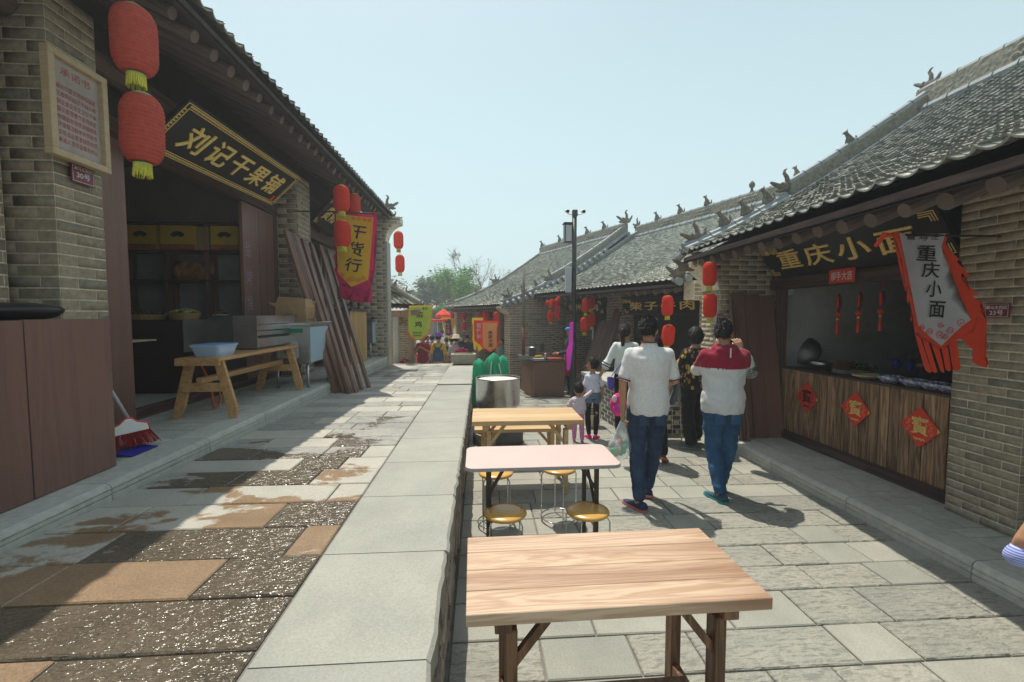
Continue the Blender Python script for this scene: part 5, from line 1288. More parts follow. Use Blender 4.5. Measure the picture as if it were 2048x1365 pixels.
# stovepipe
p=U(1047,720,Y=10.6); 
r=thing('stove_pipe','tall thin rusty stovepipe rising past the brick gable behind the brown counter','pipe',(p.x,10.6,0)); zt2=U(1047,537,Y=10.6).z; zr=U(1047,655,Y=10.6).z
MB().tube([(p.x,10.6,zr),(p.x,10.6,zt2)],.035,12).build('upper_pipe',M['rustgrey'],r,smooth=True); MB().tube([(p.x,10.6,zt_),(p.x,10.6,zr)],.04,12).build('lower_pipe',M['rust'],r,smooth=True)
MB().box((p.x-.12,10.5,zt_),(p.x+.12,10.72,zt_+.10)).build('stove_box',M['steel_dark'],r)
# street pole
pp=U(1146,800,Z=sz(9.4)); D=(pp-_O).dot(_F); yp=pp.y
r=thing('camera_pole','black street pole carrying cameras, a metal box and a grey panel','pole',(pp.x,yp,sz(yp))); ztop=U(1145,432,Y=yp).z; X_=pp.x
MB().tube([(X_,yp,sz(yp)-.02),(X_,yp,1.2)],.062,16).build('lower_pole',M['blackmetal'],r,smooth=True); MB().tube([(X_,yp,1.2),(X_,yp,ztop)],.05,16).build('upper_pole',M['blackmetal'],r,smooth=True)
MB().tube([(X_,yp,1.17),(X_,yp,1.23)],.068,16).build('collar',M['blackmetal'],r)
b0=U(1132,465,Y=yp); MB().box((X_-.22,yp-.1,b0.z-.22),(X_-.055,yp+.1,b0.z+.17)).build('control_box',M['blackmetal'],r,bevel=.008); MB().box((X_-.24,yp-.12,b0.z+.17),(X_-.05,yp+.12,b0.z+.19)).build('box_roof',M['blackmetal'],r); MB().box((X_-.20,yp-.106,b0.z-.20),(X_-.08,yp-.101,b0.z+.13)).build('box_door',M['greymetal'],r)
b0=U(1132,560,Y=yp); MB().box((X_-.18,yp-.05,b0.z-.27),(X_-.06,yp+.05,b0.z+.27)).build('grey_panel',M['greymetal'],r,bevel=.01)
for sg,l in ((-1,-.14),(1,.06)):
    z=ztop+.03; MB().tube([(X_,yp,z),(X_+sg*.1,yp-.03,z-.01),(X_+sg*.16,yp-.05,z+.01)],.012,6).build('camera_arm',M['white'],r)
    c=Vector((X_+sg*.17,yp-.05,z+.05)); k=r; cm=MB().tube([c+Vector((-sg*.0,.09,.03)),c+Vector((0,-.09,-.02))],[.035,.04],12).build('camera_housing',M['white'],r,smooth=True)
    MB().tube([c+Vector((0,-.09,-.02)),c+Vector((0,-.095,-.022))],[.034,.03],12).build('lens',M['black'],cm)
MB().box((X_-.05,yp-.05,ztop-.02),(X_+.06,yp+.05,ztop+.12)).build('junction_box',M['blackmetal'],r,bevel=.01)
o=MB(); P=[(1147,645),(1137,705),(1129,755),(1127,790)]
sheet(o,[(1140,644),(1147,644),(1145,700),(1140,738),(1138,742),(1136,800-20+20-60),(1133,741),(1133,700),(1137,690)],yp-.08,lambda p:.015*math.sin(p.z*9))
tag(o.build('cloth_strip',M['pinkcloth'],None,smooth=True),'bright magenta cloth strip hanging against the black street pole','cloth')
# low brick planter wall behind the family, leaning boards etc
def obrick(bag,p0,p1,z0,z1,n,off=0): 
    d=Vector(p1)-Vector(p0); brickface((p0[0],p0[1]),(d.x,d.y),n,d.length,z0,z1,bag,off)
r=thing('brick_planter','low blue grey brick wall basin between the children and the white pot','low wall',(2.6,7,0)); bag=[]
q0=Vector((1.92,8.5,0)); q1=Vector((2.12,6.50,0)); q2=Vector((3.0,6.45,0)); q3=Vector((3.0,8.5,0)); zt3=.62
MB().prism([q0,q1,q2,q3],(0,0,zt3)).build('wall_core',M['mortar'],r); dn=(q1-q0); obrick(bag,q0,q1,0,zt3,(-1,-.1)); obrick(bag,q1,q2,0,zt3,(0,-1))
bag=[T@Matrix.Diagonal((.86,1,1,1)) for T in bag]; scatter_parts('brick',brickbase,M['greybrick'],bag,r,300)
MB().prism([q0+Vector((-.02,.02,zt3)),q1+Vector((-.02,-.02,zt3)),q2+Vector((.02,-.02,zt3)),q3+Vector((.02,.02,zt3))],(0,0,.05)).build('coping',M['stone'],r)
r=pot('white enamel bucket on a wire stand behind the floral woman',(2.58,6.12,.52),.21,.30,'enamel',None,'bucket','bucket')
MB().lathe([(.21,.29),(.225,.30),(.225,.32),(.0,.325)],28,cap=False).build('rim',M['enamel'],r)
r=empty('wire_stand'); tag(r,'bare white wire stand holding up the white bucket','stand')
for k in range(4):
    a=R(45+90*k); MB().tube([(.19*math.cos(a),.19*math.sin(a),.515),(.22*math.cos(a),.22*math.sin(a),0)],.008,6).build('leg',M['chrome'],r)
MB().tube([(.2*math.cos(t),.2*math.sin(t),.50) for t in [2*math.pi*i/20 for i in range(21)]],.008,6).build('ring',M['chrome'],r); r.location=(2.58,6.12,0)
r=empty('plastic_crate'); tag(r,'cream plastic basket with square holes on the ground beside the child in white','crate'); 
m=MB(); m.rings([[Vector((x*s,y*s2,z)) for x,y in ((-.13,-.1),(.13,-.1),(.13,.1),(-.13,.1))] for s,s2,z in ((.8,.8,0),(1,1,.36),(1.05,1.05,.37),(1.05,1.05,.39),(.95,.95,.385),(.75,.75,.03))]); m.build('basket_wall',M['cream'],r,bevel=.006)
m=MB()
for i in range(4):
    for j in range(3): m.box((-.05+i*.035,-.102,.20+j*.04),(-.028+i*.035,-.090,.225+j*.04))
m.build('painted_hole',M['ink'],r); r.location=(1.74,7.0,0)  # solid black blocks paint the shade inside the basket openings
def leanboard(par,name,foot,top,w,t,mat,face=(1,0,0)):
    f,tp=Vector(foot),Vector(top); d=(tp-f); L=d.length; d.normalize(); fx=Vector(face); s=fx.cross(d).normalized(); n=d.cross(s)
    m=MB(); m.box((-w/2,-t/2,0),(w/2,t/2,L)); 
    me=m.mesh(name,M[mat]); o=bpy.data.objects.new(name,me); put(o,par,frame(f,s,n,d)); return o
# leaning door boards against house 2 pillar
for i in range(7):
    a=3.95-.16*i*.0; f=WC(3.72-.14*i+.5,.55,sz(11)+.0); tp=WC(3.72-.14*i+.25,1.02,1.55+.05*(i%2)+(.28 if i in(5,6) else 0))
    o=leanboard(None,'door_board',(f.x,f.y,0),(tp.x,tp.y,tp.z),.135,.04,'lean',tuple(-IC)); tag(o,'red brown door board leaning in a row against the middle house pillar','board','door boards leaning by the middle house')
# dark door panels at end of noodle counter (standing, propped at gable)
pnl=[(1466,1478,588,868,5.62),(1480,1492,590,866,5.7)]
for i,(x0_,x1_,dx) in enumerate(((3.42,3.60,0),(3.60,3.80,.02),(3.80,4.02,.0))):
    o=leanboard(None,'door_panel',((x0_+x1_)/2,5.72-dx,.13),((x0_+x1_)/2+.0,G1-.07-dx,2.06-.03*i),x1_-x0_-.008,.035,'redwood',(0,-1,0))
    tag(o,['narrow dark red door panel, left one of three propped at the end of the noodle counter','dark red door panel, middle one of three propped at the end of the noodle counter','dark red door panel next to the plank counter, right one of three'][i],'door panel')
for i in range(3):
    o=leanboard(None,'batten',(3.36+.03*i,5.60-.03*i,.13),(3.40+.035*i,6.03,2.0-.05*i),.022,.05,'lean',(0,-1,0)); tag(o,['thin brown batten at the left of three before the dark red panels','thin brown batten in the middle of three before the dark red panels','thin brown batten at the right of three before the dark red panels'][i],'batten','thin battens at the noodle shop corner')
# ---- noodle counter goods
zc=cz1+.02
def bowl(label,c,rr,h,mat,name='bowl',group=None,tiltm=None):
    r=empty(name); tag(r,label,name.split('_')[-1],group); MB().lathe([(rr*.45,0),(rr*.5,.004),(rr*.85,h*.5),(rr,h),(rr*.97,h),(rr*.8,h*.5),(rr*.4,.012),(0,.01)],28,cap=False).build('bowl_wall',M[mat],r,smooth=True); r.location=c; return r
for i,(px,py) in enumerate(((1787,772),(1833,781),(1873,790),(1908,799))):
    p=U(px,py,X=4.28); bb=bowl(['blue patterned china bowl with a spoon, leftmost of the row on the plank counter','blue patterned china bowl, second from left on the plank counter','blue patterned china bowl, third from left on the plank counter','blue patterned china bowl at the right end of the plank counter'][i],(4.24,p.y,zc),.115,.075,'china','bowl','blue china bowls')
    MB().lathe([(0,.055),(.09,.055)],20,cap=False).build('filling',M[['chili','sauce','cream','greens'][i]],bb)
    if i<2: MB().tube([(0,0,.06),(-.08,.12,.13)],.006,6).build('spoon',M['blackmetal'],bb)
def spot(px,z=None,X=4.35): return Vector((X,U(px,760,X=X).y,zc))
r=empty('plate_stack'); tag(r,'tall stack of brown rimmed plates on the plank counter','plate stack'); 
for k in range(9):
    MB().lathe([(.06,k*.016),(.11,k*.016+.012),(.112,k*.016+.015),(.0,k*.016+.008)],26,cap=False).build('plate',M['plate' if k<3 else 'plate_brown'],r,smooth=True)
r.location=spot(1685)
r=bowl('wide pale bamboo tray lying on the plank counter','x',0,0,'china') if 0 else None
for l,px,X,rr,h,mt,nm in (('large shallow cream bowl resting on the plank counter edge',1735,4.27,.16,.05,'creamware','bowl'),('flat cream platter behind the blue bowls',1785,4.42,.17,.03,'creamware','platter'),('steel mixing bowl on the left part of the plank counter',1640,4.36,.16,.11,'steel','bowl'),('brown rimmed plate of greens behind the plate stack',1722,4.50,.13,.06,'plate_brown','plate'),('brown lacquer dish near the right end behind blue bowls',1850,4.45,.12,.03,'plate_brown','dish')):
    bowl(l,spot(px,X=X),rr,h,mt,nm)
p=spot(1722,X=4.5); m=MB()
for i in range(40): m.ell(p+Vector((rnd.gauss(0,.05),rnd.gauss(0,.05),.07+abs(rnd.gauss(0,.03)))),(.03,.008,.012),6,4,Matrix.Rotation(rnd.uniform(0,6),3,'Z')@Matrix.Rotation(rnd.uniform(-1,1),3,'Y'))
tag(m.build('green_leaves',M['greens'],None),'heap of dark green vegetable leaves on the plate behind the plate stack','vegetables')['kind']='stuff'
r=empty('wok_lid'); tag(r,'large round steel lid leaning upright at the left end of the plank counter','lid'); MB().lathe([(.0,.05),(.1,.045),(.19,.012),(.2,0),(.19,.0)],32,cap=False).build('lid_disc',M['steel_dark'],r,smooth=True); r.location=spot(1600,X=4.5)+Vector((.05,0,.20)); r.rotation_euler=(R(70),R(-25),R(-35))
pot('small steel cup at the far left end of the plank counter',spot(1560,X=4.3),.04,.10,'steel',None,'cup','cup')
for i,(px) in enumerate((1680,1722,1766)):
    p=U(px,560,X=4.06); r=thing('hanging_charm',['dark hanging charm with red tassel, leftmost over the noodle counter','dark hanging charm with red tassel, middle one over the noodle counter','dark hanging charm with red tassel, rightmost over the noodle counter'][i],'charm',p,0,'hanging charms')
    y,z=p.y,2.10; D=(p-_O).dot(_F); s=D/910
    MB().tube([(4.06,y,z),(4.06,y,z-18*s)],.003,4).build('cord',M['redcloth'],r)
    MB().ell((4.06,y,z-36*s),(.012,7*s,19*s),16,10).build('plaque',M['charm'],r,smooth=True)
    MB().ell((4.045,y,z-36*s),(.008,3*s,14*s),10,8).build('plaque_figure',M['redcloth'],r)
    m=MB(); m.ell((4.05,y,z-60*s),(.02,8*s,4*s),10,6); m.ell((4.05,y,z-60*s),(.022,3*s,7*s),10,6); m.build('knot',M['redcloth'],r,smooth=True)
    m=MB(); m.tube([(4.05,y,z-66*s),(4.05,y,z-100*s)],[2.2*s,3*s],8); m.build('tassel',M['redcloth'],r,smooth=True); MB().tube([(4.05,y,z-68*s),(4.05,y,z-71*s)],3.1*s,8).build('tassel_band',M['goldcap'],r)
r=thing('wall_fan','small white round ventilator on the noodle shop side wall','ventilator',U(1560,580,Y=G1-.05)); c=U(1563,583,Y=G1-.03); MB().box(c+Vector((-.0,-.0,-.09)),c+Vector((.16,.012,.09))).build('backing_board',M['creamware'],r); MB().lathe([(.0,0),(.05,.0),(.075,.02),(.08,.05),(.07,.055),(.03,.05),(0,.05)],20,cap=False).build('housing',M['white'],r); 
h_=[o for o in r.children if o.name.startswith('housing')][0]; h_.matrix_basis=Matrix.Translation(c+Vector((.03,-.055,.01)))@Matrix.Rotation(R(90),4,'X'); h_.matrix_parent_inverse=wmat(r).inverted()
for i,(px,py,hh) in enumerate(((1613,795,36),(1710,819,40),(1839,855,48))):
    p=U(px,py,X=4.085); D=(p-_O).dot(_F); a=.195
    r=thing('diamond_print',['red diamond paper with black treasure character, leftmost on the plank counter','red diamond paper with gold treasure character, middle one on the plank counter','red diamond paper with gold treasure character, largest and rightmost on the counter'][i],'paper print',p,0,'red diamond papers')
    Mx=frame((4.090,p.y,p.z),(0,-1,0),(0,0,1),(-1,0,0)); 
    o=bpy.data.objects.new('paper',MB().prism([(0,-a,0),(a,0,0),(0,a,0),(-a,0,0)],(0,0,.004)).mesh('paper',M['redpaint'])); put(o,r,Mx)
    o=bpy.data.objects.new('gold_corner',MB().prism([(a,0,.0045),(a-.028,.028,.0045),(a-.028,-.028,.0045)],(0,0,.001)).mesh('gold_corner',M['goldcap'])); put(o,r,Mx)
    letters('寶' if 1 else '',M['ink'] if i==0 else M['gold'],Mx@Matrix.Translation((0,.015,.006)),r,w=.17,h=.17,offset=.012)
    m=MB()
    for sx in (-1,1):
        for k in range(4): 
            cx,cy=sx*(.10+.018*(k%2)),.045-.03*k; m.tube([(cx+.012*math.cos(t),cy+.012*math.sin(t),.006) for t in [i_*.6 for i_ in range(9)]],.0018,4,cap=False)
    for k in range(8): m.box((-.055+k*.014,-.115-.006*(k%3),.004),(-.045+k*.014,-.100-.006*(k%2),.006))
    o=bpy.data.objects.new('scroll_ornament',m.mesh('scroll_ornament',M['ink'] if i==0 else M['gold'])); put(o,r,Mx)

# ---- LEFT SIDE OBJECTS
# box of dark boards with wok lid
r=thing('board_box','red brown board enclosure standing on the kerb at the left edge, under the wok lid','enclosure',(-2.55,2.6,.7)); zb=U(222,640,X=-2.56).z
for i,(a,b2) in enumerate(((1.2,1.95),(1.955,2.735),(2.74,3.33))): MB().box((-2.60,a,.705+.0*i),(-2.56,b2-.003,zb+.004*i)).build('board',M['redwood'],r,bevel=.003)
MB().box((-3.0,3.29,.705),(-2.605,3.325,zb)).build('board',M['redwood'],r,bevel=.003); MB().box((-3.0,1.2,.705),(-2.97,3.285,zb)).build('board',M['redwood'],r)
for z in (1.0,1.5): MB().box((-2.66,1.25,z),(-2.605,3.28,z+.05)).build('batten',M['timber'],r)
r=empty('wok_lid'); tag(r,'black domed pan resting on top of the red brown boards at the left edge','pan'); MB().lathe([(.13,0),(.20,.02),(.235,.05),(.24,.07),(.22,.085),(.11,.105),(0,.11)],36,cap=False).build('pan_body',M['blackmetal'],r,smooth=True); r.location=(-2.86,2.98,zb+.002)
MB().box((-2.97,1.25,zb-.02),(-2.60,3.29,zb)).build('cover_board',M['timber'],[o for o in bpy.data.objects if o.get('label','').startswith('red brown board enc')][0])
# broom and dustpan
pf=U(262,893,X=-2.62); 
r=thing('broom','plastic broom with red bristles and pale handle leaning behind the boards','broom',(-2.75,pf.y,.7))
y_=3.66; z_=.71; X_=-2.72
MB().tube([(X_-.06,y_-.12,1.28),(X_,y_,.97)],.013,8).build('handle',M['palehandle'],r,smooth=True)
m=MB(); 
V=[];prof=[(-.15,.85),(-.135,.90),(-.06,.925),(-.02,.96),(.02,.96),(.06,.925),(.135,.90),(.15,.85)]
m.prism([(X_-.02+.35*a,y_+a*.94,z) for a,z in prof],(.035,-.012,0)); m.build('broom_head',M['white'],r,bevel=.004)
m=MB(); m.tube([(X_+.35*a,y_+a*.94,z) for a,z in prof],.012,6); m.build('red_trim',M['redplastic'],r)
m=MB()
for k in range(170):
    a=rnd.uniform(-.15,.15); s=a/.15; d=rnd.uniform(-.012,.022); e=a*1.35+rnd.uniform(-.01,.01)
    m.tube([(X_+.35*a+d,y_+a*.94,.85),(X_+.35*e+d*1.5+.02,y_+e*.94,.74+rnd.uniform(-.005,.018))],[.0035,.003],3,cap=False)
o=m.build('bristles',M['redplastic_dark'],r)
r=thing('dustpan','blue plastic dustpan lying under the broom','dustpan',(X_,y_,.7)); m=MB(); m.rings([[Vector((X_+a,y_+b2,z)) for a,b2,z in ((-.08,-.12,.705),(.12,-.14,.703),(.12,.14,.703),(-.08,.12,.705))],[Vector((X_+a,y_+b2,z)) for a,b2,z in ((-.08,-.12,.74),(.12,-.14,.709),(.12,.14,.709),(-.08,.12,.74))]]); m.build('pan',M['bluepl'],r)
# wooden bench table with splayed legs
r=thing('work_bench','rough pine bench with splayed legs carrying a grill, on the left platform','bench',(-3,6,.7))
zb2=1.33
TLb=U(356,712,Z=zb2); pNR=U(470,716,Z=zb2); pFR=U(596,690,Z=zb2); pFL=U(500,684,Z=zb2)
bx0,bx1=-3.02,-2.60; by0,by1=pNR.y,pFR.y
for i in range(3): MB().box((bx0+(bx1-bx0)*i/3+.001,by0,zb2-.035),(bx0+(bx1-bx0)*(i+1)/3-.001,by1,zb2)).build('top_board',M['pine'],r,bevel=.003)
MB().box((bx0,by0-.03,zb2-.075),(bx1,by0-.002,zb2-.005)).build('end_board',M['pine'],r)
for yy in (by0+.10,by1-.12):
    for sx,xx in ((-1,bx0+.07),(1,bx1-.07)):
        m=MB(); m.prism([(xx-.045,yy-.02,zb2-.037),(xx+.045,yy-.02,zb2-.037),(xx+.05+sx*.12,yy-.02,.80),(xx+.02+sx*.14,yy-.02,.70),(xx-.05+sx*.14,yy-.02,.70),(xx-.05+sx*.12,yy-.02,.80)],(0,.045,0)); m.build('leg',M['pine'],r,bevel=.004)
    MB().box((bx0-.01,yy-.045,.98),(bx1+.01,yy-.023,1.07)).build('cross_rail',M['pine'],r,bevel=.003)
MB().box(((bx0+bx1)/2-.03,by0+.0,1.071),((bx0+bx1)/2+.03,by1-.05,1.13)).build('long_rail',M['pine'],r,bevel=.003)
# grill
gx0,gx1=-3.0,-2.72; gy0,gy1=U(515,665,X=gx1).y,U(590,660,X=gx1).y
r=thing('grill','stainless steel slotted grill box standing on the pine bench','grill',((gx0+gx1)/2,(gy0+gy1)/2,zb2)); z0=zb2+.02; z1=U(515,632,X=gx1).z
MB().box((gx0,gy0,z0+.17),(gx0+.01,gy1,z1)).build('back_plate',M['steel'],r); 
h_=(z1-z0)
for a,b2 in ((0,.30),(.38,.52),(.54,.72),(.74,1)): MB().box((gx1-.008,gy0,z0+h_*a),(gx1,gy1,z0+h_*b2-.004)).build('front_slat',M['steel'],r,bevel=.002)
MB().box((gx0,gy0-.01,z0),(gx1,gy0,z1)).build('end_plate',M['steel'],r); MB().box((gx0,gy1,z0),(gx1,gy1+.01,z1)).build('end_plate',M['steel'],r); MB().box((gx0+.01,gy0,z0+.1),(gx1-.012,gy1,z0+.11)).build('charcoal_tray',M['steel_dark'],r)
for a in (0.02,.95): MB().box((gx0+.02,gy0+(gy1-gy0)*a,zb2),(gx1-.02,gy0+(gy1-gy0)*a+.03,z0)).build('foot',M['steel_dark'],r)
# plate with sloped wind guard left of the grill
qx=U(418,650,Y=gy0+.15); r=thing('wind_guard','dull steel wind guard sheet standing behind the blue tub','steel sheet',(qx.x,gy0,zb2))
m=MB(); a=U(413,652,Y=gy0+.10); b2=U(516,628,Y=gy0+.10); m.prism([(a.x,gy0+.1,zb2),(b2.x-.28,gy0+.1,zb2),(b2.x-.28,gy0+.1,1.76),(a.x+.1,gy0+.1,1.75),(a.x,gy0+.1,1.70)],(0,.008,0)); m.build('sheet',M['steel_dark'],r); MB().box((a.x,gy0-.35,zb2+.0),(a.x+.008,gy0+.098,1.70)).build('side_sheet',M['steel_dark'],r)
# blue tub
tc=U(466,702,Z=zb2+.0); r=empty('plastic_tub'); tag(r,'translucent pale blue plastic tub with lid on the near end of the pine bench','tub')
m=MB(); rr_=lambda w,d,z,c=.03:[Vector((sx*(w/2)-sx*c*(1-math.cos(t)) ,sy*(d/2)-sy*c*(1-math.sin(t)),z)) for sx,sy,ts in ((1,1,(0,.5,1)),(-1,1,(1,.5,0)),(-1,-1,(0,.5,1)),(1,-1,(1,.5,0))) for t in [q*math.pi/2 for q in ts]]
m.rings([rr_(.24,.30,0),rr_(.29,.37,.10),rr_(.31,.39,.105),rr_(.31,.39,.118),rr_(.28,.36,.116),rr_(.22,.28,.01)]); m.build('tub_wall',M['tub'],r); m=MB(); m.rings([rr_(.30,.38,.119),rr_(.30,.38,.125)]); m.build('lid',M['bluelid'],r); r.location=(-2.80,by0+.27,zb2)
# red hose
P=[U(x,y,X=-2.98) for x,y in ((418,688),(404,692),(400,705),(402,730),(415,755),(424,770),(425,800),(428,815),(438,812),(442,798),(440,785))]
tag(MB().tube(P,.011,8).build('gas_hose',M['orangehose'],None,smooth=True),'orange rubber hose curling down behind the pine bench','hose')
# steel cabinets with blue panels
def cabinet(label,x0,x1,y0,y1,z0,z1,zf,ph):
    r=thing('steel_cabinet',label,'cabinet',((x0+x1)/2,(y0+y1)/2,zf))
    MB().box((x0,y0,z0),(x1,y1,z1-.05)).build('cabinet_body',M['steelcab'],r,bevel=.006); MB().box((x0-.02,y0-.02,z1-.05),(x1+.02,y1+.02,z1)).build('worktop',M['steel'],r,bevel=.006)
    MB().box((x1+.001,y0+.02,z0+.01),(x1+.014,y1-.02,z1-.07)).build('blue_panel',M['bluefilm'],r,bevel=.003)
    MB().box((x0+.05,y0-.006,z1-.15),(x1-.08,y0-.001,z1-.09)).build('green_label',M['greenlabel'],r); MB().box((x0+.06,y0-.006,z0+.08),(x1-.15,y0-.001,z0+.32)).build('white_label',M['paperlabel'],r)
    letters('冷藏\n保鲜',M['ink'],frame(((x0+x1)/2-.04,y0-.008,z0+.2),(1,0,0),(0,0,1),(0,-1,0)),r,w=.10,h=.14)
    for sx in (x0+.04,x1-.04):
        for sy in (y0+.04,y1-.04): MB().tube([(sx,sy,zf),(sx,sy,z0)],.019,10).build('leg',M['steel'],r,smooth=True)
    return r
cx1=-2.46; y0_=max(U(606,700,X=cx1).y,by1+.05); y1_=U(661,690,X=cx1).y
cabinet('steel refrigerated cabinet with pale blue front behind the pine bench',-2.96,cx1,y0_,y1_,U(617,728,X=cx1).z,U(617,645,X=cx1).z,.70,1)
cx1=-2.62; y0_=U(757,690,X=cx1).y; y1_=U(776,690,X=cx1).y
cabinet('smaller steel cabinet with pale blue front at the far end of the left house',-3.05,cx1,y0_-.15,min(y1_,11.2),U(760,683,X=cx1).z,U(760,638,X=cx1).z,.70,1)
# cardboard box
r=thing('cardboard_box','open brown cardboard box with red and green print on the steel cabinet','box',(-2.8,7.2,1.7)); zc1=U(617,645,X=-2.6).z
y0_=U(617,700,X=-2.6).y
bx=Matrix.Translation((-2.82,y0_+.12,zc1)); w_,d_,h_=.44,.36,.23
for nm,a,b2 in (('side',(-w_/2,-d_/2,0),(w_/2,-d_/2+.006,h_)),('side',(-w_/2,d_/2-.006,0),(w_/2,d_/2,h_)),('side',(-w_/2,-d_/2+.006,0),(-w_/2+.006,d_/2-.006,h_)),('side',(w_/2-.006,-d_/2+.006,0),(w_/2,d_/2-.006,h_)),('base',(-w_/2,-d_/2,-.004),(w_/2,d_/2,0))):
    o=bpy.data.objects.new('box_'+nm,MB().box(a,b2).mesh('box_'+nm,M['card'])); put(o,r,bx)
for P in ([(-w_/2,-d_/2,h_),(w_/2,-d_/2,h_),(w_/2-.04,-d_/2+.03,h_+.13),(-w_/2+.03,-d_/2+.03,h_+.15)],[(-w_/2,d_/2,h_),(w_/2,d_/2,h_),(w_/2,d_/2+.08,h_+.10),(-w_/2,d_/2+.08,h_+.10)],[(w_/2,-d_/2,h_),(w_/2,d_/2,h_),(w_/2-.04,d_/2,h_+.12),(w_/2-.04,-d_/2+.06,h_+.12)],[(-w_/2,-d_/2,h_),(-w_/2,d_/2,h_),(-w_/2-.1,d_/2,h_+.06),(-w_/2-.1,-d_/2,h_+.06)]):
    o=bpy.data.objects.new('flap',MB().prism(P,(0,0,.004)).mesh('flap',M['card'])); put(o,r,bx)
letters('红枣',M['redink'],bx@frame((w_/2+.002,.02,.13),(0,1,0),(0,0,1),(1,0,0)),r,w=.10,h=.045,offset=.01); letters('绿色健康食品',M['darkgreen'],bx@frame((w_/2+.002,0,.04),(0,1,0),(0,0,1),(1,0,0)),r,w=.22,h=.03,offset=.01)
letters('易碎物品\n小心轻放',M['cardink'],bx@frame((0,-d_/2-.002,.1),(1,0,0),(0,0,1),(0,-1,0)),r,w=.2,h=.07)
# leaning planks in front of pillar 2 / second shop
k=0
for (fx,fy,tx,ty) in ((673,788,572,462),(692,788,590,470),(700,789,606,480),(713,787,622,488),(724,781,640,492),(738,776,655,500),(684,786,580,466),(665,786,648,520)):
    f=U(fx,fy,X=-2.40 if k<6 else -2.5); f.z=.70 if f.x<-2.335 and False else max(tz(f.y),.5)
    f=U(fx,fy,Z=tz(8)); t=U(tx,ty,X=-3.02)
    o=leanboard(None,'leaning_plank',f,t,.105,.045,'lean',(1,-.25,0)); k+=1
    tag(o,['outermost red brown plank of the leaning row, nearest the cabinet','second plank of the leaning row beside the brick pillar','third red brown plank of the leaning row','fourth plank of the leaning row, in the middle','plank just left of the rightmost one in the leaning row','rightmost red brown plank leaning out over the terrace','thin plank at the back of the leaning row, left side','plank at the back of the leaning row, partly hidden'][k-1],'plank','planks leaning on the left house')
# slatted cabinet
sx_=-2.62; y0_=U(702,690,X=sx_).y; y1_=U(734,690,X=sx_).y; zt4=U(718,622,X=sx_).z
r=thing('slatted_counter','pale bamboo slat counter with a brown top beyond the leaning planks','counter',(-2.8,(y0_+y1_)/2,.7))
n=16
me=MB().box((-.011,-.013,0),(.0,.013,zt4-.72)).mesh('slat',M['bamboo'])
for i in range(n):
    yy=y0_+(y1_-y0_)*(i+.5)/n; w2=(y1_-y0_)/n*.9/.026
    o=bpy.data.objects.new('slat',me); put(o,r,Matrix.Translation((sx_,yy,.71))@Matrix.Diagonal((1,w2,1,1)))
MB().box((-3.05,y0_,.705),(sx_-.012,y1_,zt4-.012)).build('counter_core',M['timber_z'],r); MB().box((-3.07,y0_-.02,zt4-.01),(sx_+.03,y1_+.02,zt4+.03)).build('counter_top',M['timber'],r)
xs_=-3.0
for i,(px) in enumerate((703,718,752,770)):
    p=U(px,(612 if i<2 else 625),X=-2.85); r=empty('statuette'); tag(r,['small black beast statuette on the slatted counter, left','small black beast statuette on the slatted counter, right','small black jar on the far steel cabinet, left','small black jar on the far steel cabinet, right'][i],'statuette' if i<2 else 'jar')
    zz=(zt4+.03) if i<2 else U(760,638,X=-2.62).z
    if i<2: MB().lathe([(.05,0),(.05,.02),(.02,.05),(.035,.10),(.045,.14),(.03,.19),(0,.21)],14,cap=False).build('figure',M['blackmetal'],r,smooth=True)
    else: MB().lathe([(.05,0),(.055,.1),(.03,.13),(.04,.17),(0,.2)],14,cap=False).build('jar_body',M['blackmetal'],r,smooth=True)
    r.location=(-2.85,p.y if i<2 else min(p.y,10.9),zz)
# first shop interior: shelf unit with yellow gift boxes, counter with goods
YS=7.35; r=thing('wall_shelf','dark shelf unit full of compartments inside the left shop','shelf',(-4.8,YS+.15,.69)); xl,xr=U(235,500,Y=YS).x,-3.75
zs=[U(300,y,Y=YS).z for y in (446,502,562,640)]
for z in zs: MB().box((xl,YS,z-.02),(xr,YS+.26,z+.02)).build('shelf_board',M['timber_x'],r)
nb=4; xsd=[U(x,500,Y=YS).x for x in (244,330,412,482)]
for x in xsd: MB().box((x-.03,YS+.003,zs[3]+.02),(x+.03,YS+.25,zs[0]-.02)).build('divider',M['timber_z'],r)
for i,(xa,xb) in enumerate(((248,314),(320,392),(421,478))):
    a,b2=U(xa,448,Y=YS-.02).x,U(xb,500,Y=YS-.02).x; bz0,bz1=zs[1]+.02,zs[0]-.04
    q=thing('gift_box',['yellow gift box with black fan print, left one on the top shelf','yellow gift box with black fan print, middle one on the top shelf','yellow gift box with black fan print, right one on the top shelf'][i],'box',((a+b2)/2,YS,bz0),0,'yellow gift boxes')
    MB().box((a,YS-.03,bz0),(b2,YS+.2,bz1)).build('carton',M['yellowbox'],q); MB().box((a,YS-.034,bz0),(b2,YS-.031,bz0+(bz1-bz0)*.22)).build('red_band',M['orangeband'],q)
    cx=(a+b2)/2; cz=bz0+(bz1-bz0)*.40; f=[(cx+.13*math.cos(t),YS-.033,cz+.13*math.sin(t)) for t in [R(35+11*k) for k in range(11)]]+[(cx+.06*math.cos(t),YS-.033,cz+.06*math.sin(t)) for t in [R(145-22*k) for k in range(6)]]
    MB().prism(f,(0,-.002,0)).build('fan_print',M['ink'],q)
for i in range(5):
    a=U(392+i*5,448,Y=YS).x; o=MB().box((a,YS,zs[1]+.02),(a+.028,YS+.2,zs[0]-.05)).build('gift_bag',M['card'],None); tag(o,'brown flat box standing among others beside the yellow gift boxes','box','flat boxes on the shelf')
m=MB()
